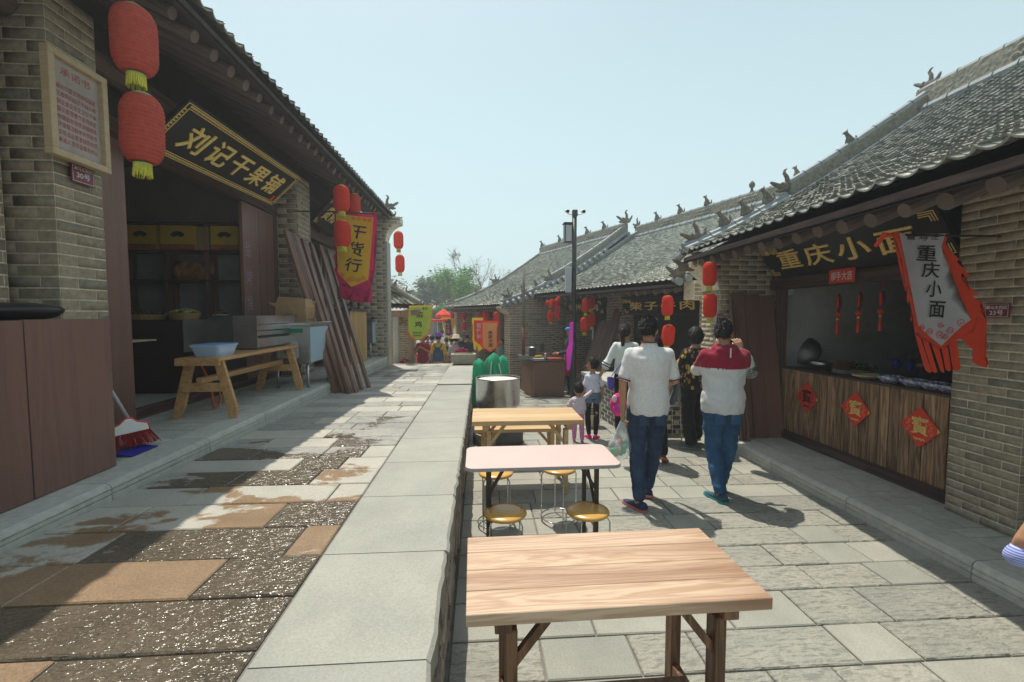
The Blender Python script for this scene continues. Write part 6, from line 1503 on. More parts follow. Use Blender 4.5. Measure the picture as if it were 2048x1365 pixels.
for i in range(8):
    p=U(360+i*8,530,Y=YS+.1); m.ell((p.x,YS+.1,zs[2]+.16+.03*math.sin(i*2)),(.10,.08,.14),8,6)
tag(m.build('snack_bag',M['snack'],None,smooth=True),'bags of dried fruit heaped on the middle shelf','bags')['kind']='stuff'
YC=6.45; zc2=U(350,640,Y=YC).z
r=thing('shop_counter','dark red draped counter inside the left shop with baskets on top','counter',(-4.8,YC,.69)); MB().box((U(225,640,Y=YC).x,YC,.69),(-3.9,YC+.5,zc2)).build('counter_body',M['darkcloth'],r)
def basket(label,px,rr,h,mat,fill):
    p=U(px,636,Y=YC+.18); r=empty('basket'); tag(r,label,'basket'); MB().lathe([(rr*.8,0),(rr,h),(rr*.96,h),(rr*.7,.01),(0,.01)],24,cap=False).build('basket_wall',M[mat],r); m=MB()
    for i in range(36):
        a,q=rnd.uniform(0,6.3),rr*.85*math.sqrt(rnd.random()); m.ell((q*math.cos(a),q*math.sin(a),h+.03*(1-q/rr)*2),(.03,.028,.022),6,4)
    m.build('fruit',M[fill],r)['kind']='stuff'; r.location=(p.x,YC+.2,zc2); return r
basket('flat bamboo basket of dark dried fruit, left on the inner counter',292,.24,.07,'bamboo','darkfruit'); basket('rounded basket of yellowish nuts in the middle of the inner counter',368,.2,.09,'bamboo','nuts'); basket('white bowl of nuts on the inner counter, right',440,.10,.07,'white','darkfruit')
basket('blue tub of dark fruit at the left end of the inner counter',243,.13,.08,'bluepl','darkfruit')
# chalk writing on the door leaf
for ch,(x,y) in zip('甜烤鱼',((497,500),(500,555),(502,605))):
    p=U(x,y,X=FX+.06); 
    letters(ch,M['chalk'],frame((FX+.0565,p.y,p.z),(0,1,0),(0,0,1),(1,0,0)),[o for o in HA.children if o.name.startswith('door_leaf')][0],w=.17,h=.22,name='chalk_character')
o=MB().box(U(272,683,X=-3.75)+Vector((-.3,-.1,-.01)),U(288,683,X=-3.75)+Vector((0,.2,.012))).build('cutting_board',M['creamware'],None); tag(o,'pale board edge jutting out just inside the left shop doorway','board')
# ================================================================= PEOPLE
def erings(mb,st,n=20):
    """st: (center, ax vec, ay vec) rings"""
    mb.rings([[Vector(c)+Vector(a)*math.cos(2*math.pi*k/n)+Vector(b)*math.sin(2*math.pi*k/n) for k in range(n)] for c,a,b in st])
def limb(mb,P,r,n=12):
    # resampled smooth tube
    P=[Vector(p) for p in P]; Q=[];RR=[]
    for i in range(len(P)-1):
        for k in range(4):
            t=k/4; Q.append(P[i].lerp(P[i+1],t)); s=t*t*(3-2*t); RR.append(r[i]*(1-s)+r[i+1]*s)
    Q.append(P[-1]); RR.append(r[-1]); mb.tube(Q,RR,n)
    mb.ell(P[0],(RR[0],)*3,12,8); mb.ell(P[-1],(RR[-1],)*3,12,8)
def append_mb(o,mb,mi=0):
    bm=bmesh.new(); bm.from_mesh(o.data); V=[bm.verts.new(v) for v in mb.V]
    for f in mb.F:
        try: g=bm.faces.new([V[i] for i in f]); g.smooth=True; g.material_index=mi
        except ValueError: pass
    bm.to_mesh(o.data); bm.free()
def hand(mb,w,d,palm_n,side,curl=.5,s=1):
    """w wrist, d hand direction, palm_n palm normal, side = thumb direction"""
    w=Vector(w); d=unit(d); side=unit(Vector(side)-d*Vector(side).dot(d)); n=side.cross(d)
    if n.dot(Vector(palm_n))<0: n=-n
    E_=[(w-d*.01*s,.026,.019),(w+d*.02*s,.031,.017),(w+d*.05*s,.040,.015),(w+d*.083*s,.042,.013),(w+d*.094*s,.036,.010)]
    erings(mb,[(c,side*a*s,n*b*s) for c,a,b in E_],14)
    for i,(o,L) in enumerate(((.031,.068),(.0105,.078),(-.0105,.072),(-.031,.056))):
        b=w+d*.085*s+side*o*s; a=curl*.6; P=[b-d*.02*s,b]; q=b; 
        for k,f in enumerate((.45,.32,.26)):
            a+=curl*(.35+.25*k) if k else 0; q=q+(d*math.cos(a)+n*math.sin(a))*L*f*s; P.append(q)
        mb.tube(P,[.0098*s,.0095*s,.0088*s,.008*s,.0055*s],8)
    b=w+d*.03*s+side*.030*s; P=[b-side*.012*s,b+side*.012*s+d*.022*s,b+side*.020*s+d*.045*s+n*.012*s,b+side*.016*s+d*.066*s+n*.022*s]
    mb.tube(P,[.014*s,.0125*s,.011*s,.007*s],8)
def shoe(r,ank,yaw,s,up_m,sole_m,name='shoe',pitch=0):
    A=Vector(ank); c,si=math.cos(yaw),math.sin(yaw); M_=Matrix.Translation((A.x,A.y,A.z-.085*s))@Matrix.Rotation(yaw,4,'Z')@Matrix.Rotation(pitch,4,'X')
    m=MB(); L=[(-.085,.030,.02,.075),(-.07,.040,.02,.085),(-.03,.042,.02,.085),(.03,.040,.02,.070),(.08,.044,.02,.050),(.13,.046,.02,.040),(.165,.036,.02,.032),(.185,.018,.02,.026)]
    m.rings([[Vector((w*math.cos(t)*s,y*s,(z0 if math.sin(t)<0 else z0+(z1-z0)*math.sin(t)**.7)*s)) for t in [2*math.pi*k/14 for k in range(14)]] for y,w,z0,z1 in L])
    o=bpy.data.objects.new(name,m.mesh(name,M[up_m],True)); put(o,r,M_)
    m=MB(); ol=[(-.092,.026),(-.08,.042),(-.03,.044),(.03,.042),(.09,.049),(.14,.048),(.175,.036),(.195,.012)]
    pts=[(w,y) for y,w in ol]+[(-w,y) for y,w in reversed(ol)]
    m.rings([[Vector((x*s,y*s,0)) for x,y in pts],[Vector((x*s*1.02,y*s,.012*s)) for x,y in pts],[Vector((x*s,y*s,.022*s)) for x,y in pts]])
    q=bpy.data.objects.new('sole',m.mesh('sole',M[sole_m])); put(q,o,M_)
def fold(amp=.006,f=(16,16,6),seed=0):
    def fn(c,n):
        q=Vector((c.x*f[0]+seed,c.y*f[1],c.z*f[2]))
        a=noise.noise(q)+.5*noise.noise(q*2.3)+.6*noise.noise(Vector((c.x*9+c.z*14,c.y*9,c.z*10+seed)))
        return c+n*amp*a
    return fn
def person(label,loc,face,H,sp):
    """spec coordinates in metres for a 1.72 m figure, facing local +Y"""
    root=empty('person'); k=H/1.72; vox=sp.get('vox',.010)
    kid=sp.get('kid',0); wd=sp.get('w',1.0)
    hs=1.0+ (.42 if kid==2 else .24 if kid else 0)       # head scale relative to body scale
    sh=sp.get('sh',.175)*wd; hipw=sp.get('hip',.155)*wd
    lean=sp.get('lean',0)
    T=lambda x,y,z:Vector((x,y+lean*max(0,z-.95),z))
    zn=1.47 if not kid else 1.47-.10*(kid); 
    J=dict(ls=T(-sh,0,zn-.075),rs=T(sh,0,zn-.075),le=T(-sh-.045,-.02,1.13-(.08 if kid else 0)),re=T(sh+.045,-.02,1.13-(.08 if kid else 0)),lw=T(-sh-.06,.06,.88),rw=T(sh+.06,.06,.88),
           lh=Vector((-.085*wd,0,.93)),rh=Vector((.085*wd,0,.93)),lk=Vector((-.095,.02,.50)),rk=Vector((.095,.02,.50)),la=Vector((-.10,-.01,.085)),ra=Vector((.10,-.01,.085)))
    for q,v in sp.get('J',{}).items(): J[q]=Vector(v)
    J['ls'].x+=.020; J['rs'].x-=.020; J['ls'].z-=.008; J['rs'].z-=.008
    hc=T(0,.015,zn+.13*hs) if 'hc' not in sp else Vector(sp['hc'])
    hy=Matrix.Rotation(sp.get('hyaw',0),3,'Z')@Matrix.Rotation(sp.get('hpitch',0),3,'X')
    h=lambda x,y,z:hc+hy@(Vector((x,y,z))*hs)
    tor=[(.84,hipw*.86,.10),(.92,hipw,.115),(.99,hipw*.97,.110),(1.07,hipw*.86,.100),(1.17,sh*.86,.105),(1.27,sh*.93,.115),(zn-.12,sh*.99,.112),(zn-.065,sh*.93,.092),(zn-.025,sh*.58,.070),(zn+.02,.058,.058)]
    def torso(mb,g=0,z0=0,z1=9,flare=0):
        st=[]
        for z,a,b in tor:
            if z<z0-.001 or z>z1: continue
            st.append((T(0,-.0,z),Vector((a+g,0,0)),Vector((0,b+g,0))))
        if flare: c,a,b=st[0]; st.insert(0,(T(0,0,z0-.0)-Vector((0,0,.06)),a*(1+flare),b*(1+flare)))
        erings(mb,st,20)
    b=MB(); torso(b,-.012); pass
    for s_ in 'lr': limb(b,[J[s_+'s'],J[s_+'e'],J[s_+'w']],[.040,.036,.026]); limb(b,[J[s_+'h'],J[s_+'k'],J[s_+'k'].lerp(J[s_+'a'],.35),J[s_+'a']],[.078,.055,.054,.036])
    for s_ in 'lr': b.tube([J[s_+'a'],J[s_+'a']-Vector((0,0,.05))],[.036,.036],10)
    b.tube([T(0,-.01,zn-.06),T(0,0,zn+.03),h(0,-.01,-.06)],[.062,.052,.050*hs],14)
    b.ell(h(0,-.012,.025),tuple(q*hs for q in(.074,.093,.094)),18,14,hy); b.ell(h(0,.028,-.045),tuple(q*hs for q in(.056,.060,.066)),16,12,hy); b.ell(h(0,.012,-.015),tuple(q*hs for q in(.066,.078,.075)),16,12,hy)
    b.tube([h(0,.090,.018),h(0,.103,-.008),h(0,.110,-.026)],[.008*hs,.011*hs,.013*hs],8); b.ell(h(0,.088,-.058),tuple(q*hs for q in(.024,.010,.011)),10,8,hy)
    for e in (-1,1): b.ell(h(e*.076,-.005,-.005),tuple(q*hs for q in(.010,.020,.031)),10,8,hy)
    body=remesh(b,'body',M[sp.get('skin','skin')],root,vox*.9,2)
    hb=MB()
    for s_,sg in (('l',-1),('r',1)):
        if sp.get('nohands'): break
        w_=J[s_+'w']; e_=J[s_+'e']; d=unit(w_-e_); cfg=sp.get(s_+'hand',{}); hd=Vector(cfg.get('d',d)); hand(hb,w_,hd,cfg.get('n',(-sg,0,0)),cfg.get('side',(0,1,0)),cfg.get('curl',.5),1.0)
    append_mb(body,hb)
    fc=MB()
    for e in (-1,1): fc.ell(h(e*.030,.079,.012),tuple(q*hs for q in(.012,.006,.005)),8,6,hy)
    fc.build('eye',M['hair'],root,smooth=True)
    fc=MB(); fc.ell(h(0,.095,-.060),tuple(q*hs for q in(.020,.006,.006)),10,6,hy); fc.build('lips',M['lips'],root,smooth=True)
    # hair
    hm=sp.get('hair','short'); hr=MB(); rr=random.Random(hash(label)%999 if 0 else len(label)*7)
    grow={'short':.012,'bob':.028,'pony':.010,'kid':.016}[hm]
    n,m_=28,20; Vg=[];Fg=[];keep=[]
    for i in range(m_+1):
        th=math.pi*i/m_
        for j in range(n):
            a=2*math.pi*j/n; x,y,z=math.sin(th)*math.cos(a),math.sin(th)*math.sin(a),math.cos(th)
            low=-.62 if hm=='short' else -1.0
            g_=grow*(1+.35*noise.noise(Vector((x*5+len(label),y*5,z*5))))
            ok=(z>.36+.22*max(0,y)) or (y<.12 and z>low) or (hm in('bob','kid') and y<.35 and z>-.75 and abs(x)>.55)
            if hm=='short' and y>-.25 and z<-.15 and abs(x)>.6: ok=False
            zz=z*(.094+g_)*1.03; ex=1+ (.12 if hm=='bob' and z<0 else 0)
            Vg.append(h(x*(.075+g_)*ex,-.012+y*(.092+g_*.9),.027+(zz if z>0 else zz*(1.0 if hm!='bob' else 1.12)))); keep.append(ok)
    for i in range(m_):
        for j in range(n):
            j2=(j+1)%n; f=(i*n+j,(i+1)*n+j,(i+1)*n+j2,i*n+j2)
            if sum(keep[q] for q in f)>=3: Fg.append(f)
    hr.add(Vg,Fg)
    idx=[i for i,kf in enumerate(keep) if kf]
    for _ in range(sp.get('tufts',800)):
        p=Vg[rr.choice(idx)]+hy@Vector((rr.uniform(-.006,.006),rr.uniform(-.006,.006),rr.uniform(-.006,.006))); o_=(p-h(0,-.012,.02)).normalized()
        dn=Vector((0,0,-1))-o_*o_.z*-1; t_=(dn*(.028 if hm!='short' else .016)+o_*(.006 if hm!='short' else .010)+Vector((rr.uniform(-.008,.008),rr.uniform(-.008,.008),0)))*hs
        s_=o_.cross(t_).normalized()*.0055*hs; b0=len(hr.V); hr.add([p-s_,p+s_,p+t_+s_*.2+o_*.002],[(0,1,2)])
    if hm=='pony':
        P=[h(0,-.095,.05),h(0,-.135,.03),h(.0,-.135,-.05),h(.005,-.125,-.15),h(.01,-.12,-.25)]; hr.tube(P,[.022,.034,.034,.026,.006],12); hr.tube([h(0,-.098,.05),h(0,-.112,.048)],[.026,.026],12)
        for _ in range(60):
            t=rr.random(); p=P[1].lerp(P[4],t)+Vector((rr.uniform(-.03,.03)*(1-t*.5),rr.uniform(-.02,.02),0)); hr.tube([p,p+Vector((rr.uniform(-.006,.006),0,-.05)),p+Vector((rr.uniform(-.01,.01),.0,-.10))],[.004,.004,.001],4,cap=False)
    hr.build('hair',M[sp.get('hairmat','hair')],root,smooth=True)
    # lower garment
    lo=sp.get('lower',{})
    if lo:
        t=MB(); g=lo.get('g',.016); torso(t,g*.6,.84,1.06); end=lo.get('end',1.0)
        for s_ in 'lr':
            P=[J[s_+'h'],J[s_+'k'],J[s_+'k'].lerp(J[s_+'a'],.4),J[s_+'a']+Vector((0,0,.035))]
            rr_=[.088*wd+g,.062*wd+g,.056+g*1.1,.045+g*lo.get('cuff',1.1)]
            if end<.5: P=[J[s_+'h'],J[s_+'h'].lerp(J[s_+'k'],end*2)]; rr_=[.088*wd+g,.085*wd+g]
            elif end<1: P[-1]=P[1].lerp(P[-1],(end-.5)*2)
            limb(t,P,rr_)
        t.ell((0,-.05,.90),(hipw*.92,.10,.10))
        remesh(t,lo.get('name','trousers'),M[lo['mat']],root,vox,5,fold(lo.get('fold',.007),(9,9,13),3))
    # upper garment
    up=sp['upper']; t=MB(); g=up.get('g',.02); z0=up.get('hem',.86); st=[]
    for z,a,b_ in [(z0,np.interp(z0,[q[0] for q in tor],[q[1] for q in tor])*1.0,.115)]+[q for q in tor if q[0]>z0+.03 and q[0]<zn+up.get('neck',-.01)]:
        gg=g+(up.get('flare',.012) if z<1.15 else 0); st.append((T(0,0,z),Vector((a+gg,0,0)),Vector((0,b_+gg,0))))
    erings(t,st,22)
    sl=up.get('sleeve',.5)
    for s_ in 'lr':
        a_,e_,w_=J[s_+'s'],J[s_+'e'],J[s_+'w']; r0=up.get('sr',.058)
        if sl<=.5: limb(t,[a_,a_.lerp(e_,sl*2)],[r0,up.get('er',.056)])
        else: limb(t,[a_,e_,e_.lerp(w_,(sl-.5)*2)],[r0,up.get('er',.05),up.get('wr',.038)])
    if up.get('hood'): t.ell(T(0,-.075,zn-.03),(.12,.06,.055),16,10); t.ell(T(-.07,-.03,zn-.01),(.06,.07,.04)); t.ell(T(.07,-.03,zn-.01),(.06,.07,.04))
    if up.get('collar'): t.tube([T(0,-.005,zn-.02),T(0,0,zn+.025)],[.075,.066],18)
    sh_=remesh(t,up.get('name','shirt'),[M[q] for q in (up['mat'] if isinstance(up['mat'],tuple) else (up['mat'],))],root,vox,9,fold(up.get('fold',.006),(10,10,9),len(label)),
       matfn=(lambda c:up['mf'](c,J,zn)) if 'mf' in up else None)
    for s_,sg in (('l',-1),('r',1)):
        if 'shoe' in sp: shoe(root,J[s_+'a'],sp.get(s_+'yaw',0),1.0*(.92 if wd<1 else 1),sp['shoe'][0],sp['shoe'][1],sp['shoe'][2] if len(sp['shoe'])>2 else 'shoe',sp.get(s_+'pitch',0))
    if 'extra' in sp: sp['extra'](root,J,h,T,zn)
    tag(root,label,'person'); root.location=loc; root.rotation_euler=(0,0,face); root.scale=(k,k,k)
    return root
def near_elbow(c,e,r=.03): return (c-e).length<r
# polo man
def polo_extra(root,J,h,T,zn):
    m=MB(); m.tube([T(.075*math.cos(a),-.005+.072*math.sin(a),zn+.028) for a in [2*math.pi*i/24 for i in range(25)]],.0065,6); m.build('collar_trim',M['maroontrim'],root,smooth=True)
    g=MB()
    for e in (-1,1): g.tube([h(e*.033+.024*math.cos(a),.092,.012+.018*math.sin(a)) for a in [2*math.pi*i/16 for i in range(17)]],.0022,5); g.tube([h(e*.057,.092,.016),h(e*.080,.04,.018),h(e*.080,-.01,.012)],.0022,5)
    g.build('glasses',M['ink'],root)
    for s_ in 'lr':
        a_=J[s_+'s'].lerp(J[s_+'e'],.80); d=(J[s_+'e']-J[s_+'s']).normalized(); u_=d.orthogonal().normalized(); v_=d.cross(u_)
        MB().tube([a_+u_*.061*math.cos(t)+v_*.061*math.sin(t)+d*.026 for t in [2*math.pi*i/20 for i in range(21)]],.0065,6).build('sleeve_trim',M['maroontrim'],root,smooth=True)
    for sx in (-1,1):
        m=MB(); m.obox((sx*.075,-.128,.80),(.046,0,0),(0,.004,0),(0,-.006,.050)); m.build('back_pocket',M['jeans_dark'],root,bevel=.003)
p1=U(1291,1000,Y=4.12)
POLO=person('man in pale speckled polo shirt and dark jeans seen from behind, carrying a plastic bag',(p1.x,4.10,0),R(-3),1.735,dict(
  J=dict(la=(-.12,-.16,.085),lk=(-.095,.01,.49),ra=(.055,.13,.085),rk=(.085,.07,.50),le=(-.245,-.03,1.13),lw=(-.235,.0,.865),re=(.262,.03,1.13),rw=(.17,.24,1.06)),w=1.03,sh=.185,hyaw=R(-32),
  lhand=dict(side=(0,1,0),n=(1,0,0),curl=1.1,d=(0,.05,-1)),rhand=dict(side=(0,.1,1),n=(-1,0,0),curl=.9),hair='short',skin='skin',
  lower=dict(mat='jeans_dark',g=.012,cuff=.9,fold=.008),upper=dict(mat='speckle',hem=.835,g=.024,sleeve=.40,sr=.062,er=.056,fold=.008,collar=1,flare=.014),shoe=('shoe_navy','sole_pink'),lyaw=R(28),ryaw=R(-10),rpitch=R(-12),extra=polo_extra))
# hoodie man with phone
def hood_extra(root,J,h,T,zn):
    m=MB(); c=(J['rw']+J['lw'])/2+Vector((.01,.07,.07)); m.obox(c,(.075,0,0),(0,.004,0),(0,0,.038)); q=m.build('phone',M['white'],root,bevel=.003); m=MB(); m.obox(c-Vector((0,.0055,0)),(.066,0,0),(0,.001,0),(0,0,.033)); m.build('screen',M['ink'],q)
    MB().obox(T(0,-.155,zn-.045),(.006,0,0),(0,.002,0),(0,.0,.045)).build('hood_seam',M['whitecloth'],root)
    for s_ in 'lr':
        a_=J[s_+'s'].lerp(J[s_+'e'],.62)
    letters('ORIGIN',M['ink'],frame(J['rs'].lerp(J['re'],.66)+Vector((.015,-.066,0)),(.9,-.1,-.35),(.3,0,.95),(0,-1,0)),root,w=.10,h=.035,offset=.02)
    for sx in (-1,1): MB().obox((sx*.075,-.132,.785),(.048,0,0),(0,.004,0),(0,-.006,.050)).build('back_pocket',M['jeans_blue'],root,bevel=.003)
p2=U(1440,1000,Y=4.2)
HOOD=person('man in burgundy and grey hooded top and blue jeans photographing with a phone',(p2.x,4.2,0),R(-8),1.70,dict(
  J=dict(la=(-.06,-.14,.085),lk=(-.075,.01,.49),ra=(.05,.12,.085),rk=(.085,.05,.50),re=(.30,.08,1.20),rw=(.24,.20,1.42),le=(-.20,.16,1.22),lw=(.05,.30,1.42)),w=1.06,sh=.187,hyaw=R(-35),
  rhand=dict(d=(-.25,.25,1),side=(-1,0,0),n=(0,1,0),curl=.8),lhand=dict(d=(.3,.3,.8),side=(1,0,0),n=(0,1,0),curl=.8),
  lower=dict(mat='jeans_blue',g=.016,cuff=1.2,fold=.010),upper=dict(mat=('greyknit','burgundy','print_sleeve'),hem=.83,g=.034,sleeve=.93,sr=.066,er=.062,wr=.045,hood=1,fold=.012,flare=.012,name='hooded_top',
    mf=lambda c,J,zn:(1 if (c.z>1.27 and (c-J['rw']).length>.22 and c.x<.235) else (2 if (c-J['re']).length<.13 and c.x>.22 else 0))),shoe=('shoe_teal','sole_teal'),lyaw=R(22),ryaw=R(-12),rpitch=R(-10),extra=hood_extra))
# floral woman
p3=U(1385,915,Z=0)
def flor_extra(root,J,h,T,zn):
    m=MB(); 
    def fn(u,v):
        return Vector((-.30+.02*math.sin(v*5)+u*(.10+.07*v)-.05*v,.08-.03*math.sin(u*9+v*3)*1.2,1.10-.52*v+.10*u*(v-.3)))
    m.grid(fn,16,16); m.grid(lambda u,v:fn(u,v)+Vector((.02,.07,0)),16,16); m.build('folded_jacket',M['slategrey'],root,smooth=True)
FLOR=person('woman in black and gold floral blouse and black trousers holding a grey jacket',(p3.x*5.8/p3.y,5.80,0),R(8),1.575,dict(
  J=dict(la=(-.10,-.10,.085),lk=(-.09,.0,.49),ra=(.16,.16,.10),rk=(.12,.08,.50),le=(-.26,.02,1.15),lw=(-.22,.16,1.06),re=(.22,.02,1.13),rw=(.15,.22,1.12)),w=.98,sh=.165,hip=.165,hair='bob',hyaw=R(12),tufts=420,
  lower=dict(mat='blackcloth',g=.030,cuff=1.4,fold=.010),upper=dict(mat='floral',hem=.86,g=.026,sleeve=.60,sr=.062,er=.06,wr=.055,fold=.009,flare=.02,name='blouse'),shoe=('shoe_slate','sole_grey'),lyaw=R(55),ryaw=R(10),rpitch=R(-25),extra=flor_extra))
# woman with ponytail
def pony_extra(root,J,h,T,zn):
    P=[T(.13,.02,zn-.03),T(.07,-.13,zn-.12),T(-.03,-.145,1.22),T(-.15,-.12,1.05),T(-.20,-.03,.95)]
    m=MB()
    for a,b in zip(P,P[1:]): m.bar(a,b,.006,.022,(0,-1,0))
    q=m.build('bag_strap',M['violet'],root); MB().box((-.26,-.10,.76),(-.17,.05,.93)).build('shoulder_bag',M['violet'],root,bevel=.02,seg=2)
    for s_ in 'lr':
        a_,e_,w_=J[s_+'s'],J[s_+'e'],J[s_+'w']; d=(w_-e_).normalized(); u_=d.orthogonal().normalized(); v_=d.cross(u_)
        for t0,rr_ in ((.10,.070),(.24,.078)): MB().tube([e_+d*t0*.27+u_*rr_*math.cos(t)+v_*rr_*math.sin(t) for t in [2*math.pi*i/20 for i in range(21)]],.0065,6).build('black_trim',M['ink'],root,smooth=True)
p4=U(1248,880,Y=6.25)
PONY=person('woman with ponytail in white frilled blouse and black trousers leading the toddler by the hand',(p4.x,6.25,0),R(-6),1.63,dict(
  J=dict(le=(-.26,-.02,1.16),lw=(-.37,-.01,.95),re=(.25,.06,1.15),rw=(.20,.24,1.06),lk=(-.08,.04,.50),la=(-.085,.0,.085)),w=.93,sh=.168,hip=.150,hair='pony',hairmat='hair_purple',hyaw=R(-30),
  lhand=dict(d=(-.4,.0,-1),side=(0,1,0),curl=1.0),lower=dict(mat='blackcloth',g=.006,cuff=.6,fold=.004),upper=dict(mat='whiteblouse',hem=.98,g=.016,sleeve=.62,sr=.066,er=.052,wr=.075,fold=.007,name='blouse',flare=.018),shoe=('ink','sole_grey'),extra=pony_extra))
# girl
p6=U(1184,884,Z=0); p6.x*=6.3/p6.y
GIRL=person('child in white T shirt, denim shorts and black leggings with bright pink shoes',(p6.x,6.30,0),R(4),1.18,dict(kid=1,
  J=dict(la=(-.07,.0,.085),ra=(.06,-.05,.085),rw=(.21,.03,.86),re=(.215,-.02,1.07)),w=.86,sh=.155,hip=.15,hair='kid',hyaw=R(62),hpitch=R(-8),
  lower=dict(mat='ink',g=.004,cuff=.6,fold=.003,name='leggings'),upper=dict(mat='lilacwhite',hem=.90,g=.022,sleeve=.36,sr=.056,er=.058,fold=.006),shoe=('hotpink','hotpink'),lyaw=R(8),ryaw=R(-40),
  extra=lambda root,J,h,T,zn:(lambda t:(t.tube([Vector((0,0,.98)),Vector((0,0,.84))],[.155,.165],18),limb(t,[J['lh'],J['lh'].lerp(J['lk'],.28)],[.098,.100]),limb(t,[J['rh'],J['rh'].lerp(J['rk'],.28)],[.098,.100]),remesh(t,'denim_shorts',M['denim_light'],root,.012,2)))(MB())))
# toddler
p7=U(1163,888,Z=0)
lwW=wmat(PONY)@Vector((-.40,-.01,.87)); 
tod_loc=Vector((p7.x-.03,6.12,0)); kT=.87/1.72; rel=(Matrix.Rotation(-R(-5),3,'Z')@(lwW-tod_loc))/kT
TOD=person('toddler in pale long sleeved top and pink leggings holding the ponytail woman by the hand',tod_loc,R(-5),.87,dict(kid=2,
  J=dict(rw=tuple(rel-Vector((.10,.0,.12))),re=tuple(Vector((.17,0,1.17)).lerp(rel,.52)-Vector((0,0,.04))),le=(-.25,.02,1.02),lw=(-.27,.08,.82),la=(-.10,.03,.085),ra=(.10,-.10,.085)),w=.95,sh=.16,hip=.165,hair='kid',hyaw=R(40),hpitch=R(-12),
  rhand=dict(d=(.4,0,1),side=(0,1,0),curl=.6),lower=dict(mat='pinkleg',g=.012,cuff=.9,fold=.005,name='leggings'),upper=dict(mat='palelilac',hem=.80,g=.034,sleeve=.92,sr=.06,er=.055,wr=.045,fold=.010,flare=.03),shoe=('skin','pinkleg','foot')))
# person in green vest hidden by the polo man
p5=U(1322,925,Y=5.35)
person('person in bright green top and dark trousers mostly hidden behind the polo man',(p5.x-.13,5.3,0),R(-10),1.50,dict(
  J=dict(la=(-.08,.1,.085),ra=(.12,-.12,.12),rk=(.11,.0,.50)),w=.93,sh=.165,hip=.155,hair='bob',lower=dict(mat='blackcloth',g=.02,cuff=1),upper=dict(mat='limevest',hem=.86,g=.022,sleeve=.3,sr=.06),shoe=('shoe_maroon','sole_orange'),ryaw=R(-30),rpitch=R(-25)))
r=empty('backpack'); tag(r,'small bright pink child backpack hanging at the left of the polo man','backpack'); 
m=MB(); m.ell((0,0,.14),(.10,.07,.14),18,12); m.build('bag_body',M['hotpink'],r,smooth=True); MB().ell((-.01,-.055,.10),(.07,.04,.07),14,10).build('front_pocket',M['hotpink2'],r,smooth=True)
for sx in (-1,1): MB().tube([(sx*.05,.04,.26),(sx*.06,.08,.20),(sx*.06,.07,.05)],.010,6).build('strap',M['ink'],r)
MB().tube([(0,0,.27),(0,-.02,.32),(.03,0,.27)],.008,6).build('handle',M['hotpink2'],r); MB().ell((-.06,-.05,.22),(.03,.02,.045),10,8).build('white_patch',M['whitecloth'],r,smooth=True)
bp=U(1236,833,Y=5.25); r.location=(bp.x,5.25,bp.z)
# plastic bag hanging from polo man's left hand
hw=wmat(POLO)@Vector((-.233,.005,.775)); r=thing('plastic_bag','thin white plastic bag of green bottles hanging from the polo man','bag',hw)
def bagf(u,v):
    a=u*2*math.pi; w_=.012+.10*(min(1,v/.62))**1.1 if v<.62 else .112*math.sqrt(max(0,1-((v-.62)/.38)**2*.98)); f=1+.10*math.sin(a*7+v*4)*(1-v*.6)
    return hw+Vector((-.03*v+math.cos(a)*w_*f,math.sin(a)*w_*.7*f,-.40*v+.01))
MB().grid(bagf,40,26).build('bag_film',M['film'],r,smooth=True)
rr=random.Random(4)
for i in range(17):
    c=hw+Vector((-.03+rr.uniform(-.06,.06),rr.uniform(-.035,.035),-.385+.05+rr.uniform(0,.14))); MB().ell(c,(.024,.024,.028),10,8).build('bottle',M['greenglass'] if i%5 else M['redpaint'],r,smooth=True)
# cook
def apron(root,J,h,T,zn):
    m=MB(); m.grid(lambda u,v:Vector(((u-.5)*.40,.165-(u-.5)**2*.6,1.12-.62*v)),10,10); m.build('apron',M['redcloth'],root,smooth=True); m=MB(); m.grid(lambda u,v:Vector(((u-.5)*.40,-.165+(u-.5)**2*.5,1.05-.50*v)),10,10); m.build('apron',M['redcloth'],root,smooth=True)
    MB().ell(h(0,-.01,.075),(.095,.11,.06),14,10).build('cap',M['blueplc'],root,smooth=True)
pk=U(1134,800,Y=10.9)
generic=lambda up,low,**k:dict(vox=.016,tufts=120,w=k.pop('w',.97),lower=dict(mat=low,g=.018,fold=.008,cuff=1.0),upper=dict(mat=up,hem=.86,g=.024,sleeve=k.pop('sleeve',.45),fold=.009,er=.05,wr=.042),shoe=k.pop('shoe',('ink','sole_grey')),**k)
person('cook in navy top, red apron and blue cap standing behind the street pole',(pk.x+.05,10.75,sz(10.8)),R(75),1.62,generic('navycloth','navycloth',sleeve=.95,J=dict(lw=(-.15,.30,1.05),rw=(.15,.30,1.05)),hpitch=R(-25),extra=apron))
# noodle cook inside the shop, arm and blue gloves over the counter
def gl(root,J,h,T,zn):
    for s_ in 'lr': MB().ell(J[s_+'w']+unit(J[s_+'w']-J[s_+'e'])*.06,(.05,.05,.065),14,10).build('glove',M['bluepl'],root,smooth=True)
pg=U(1830,735,X=4.75)
person('noodle cook in dark clothes and blue gloves working in the shade behind the plank counter',(5.05,pg.y+.03,.13),R(90),1.66,generic('greydark','navycloth',sleeve=.75,J=dict(lw=(-.10,.36,1.12),rw=(.12,.36,1.12),le=(-.22,.12,1.14),re=(.22,.12,1.14)),extra=gl,nohands=1))
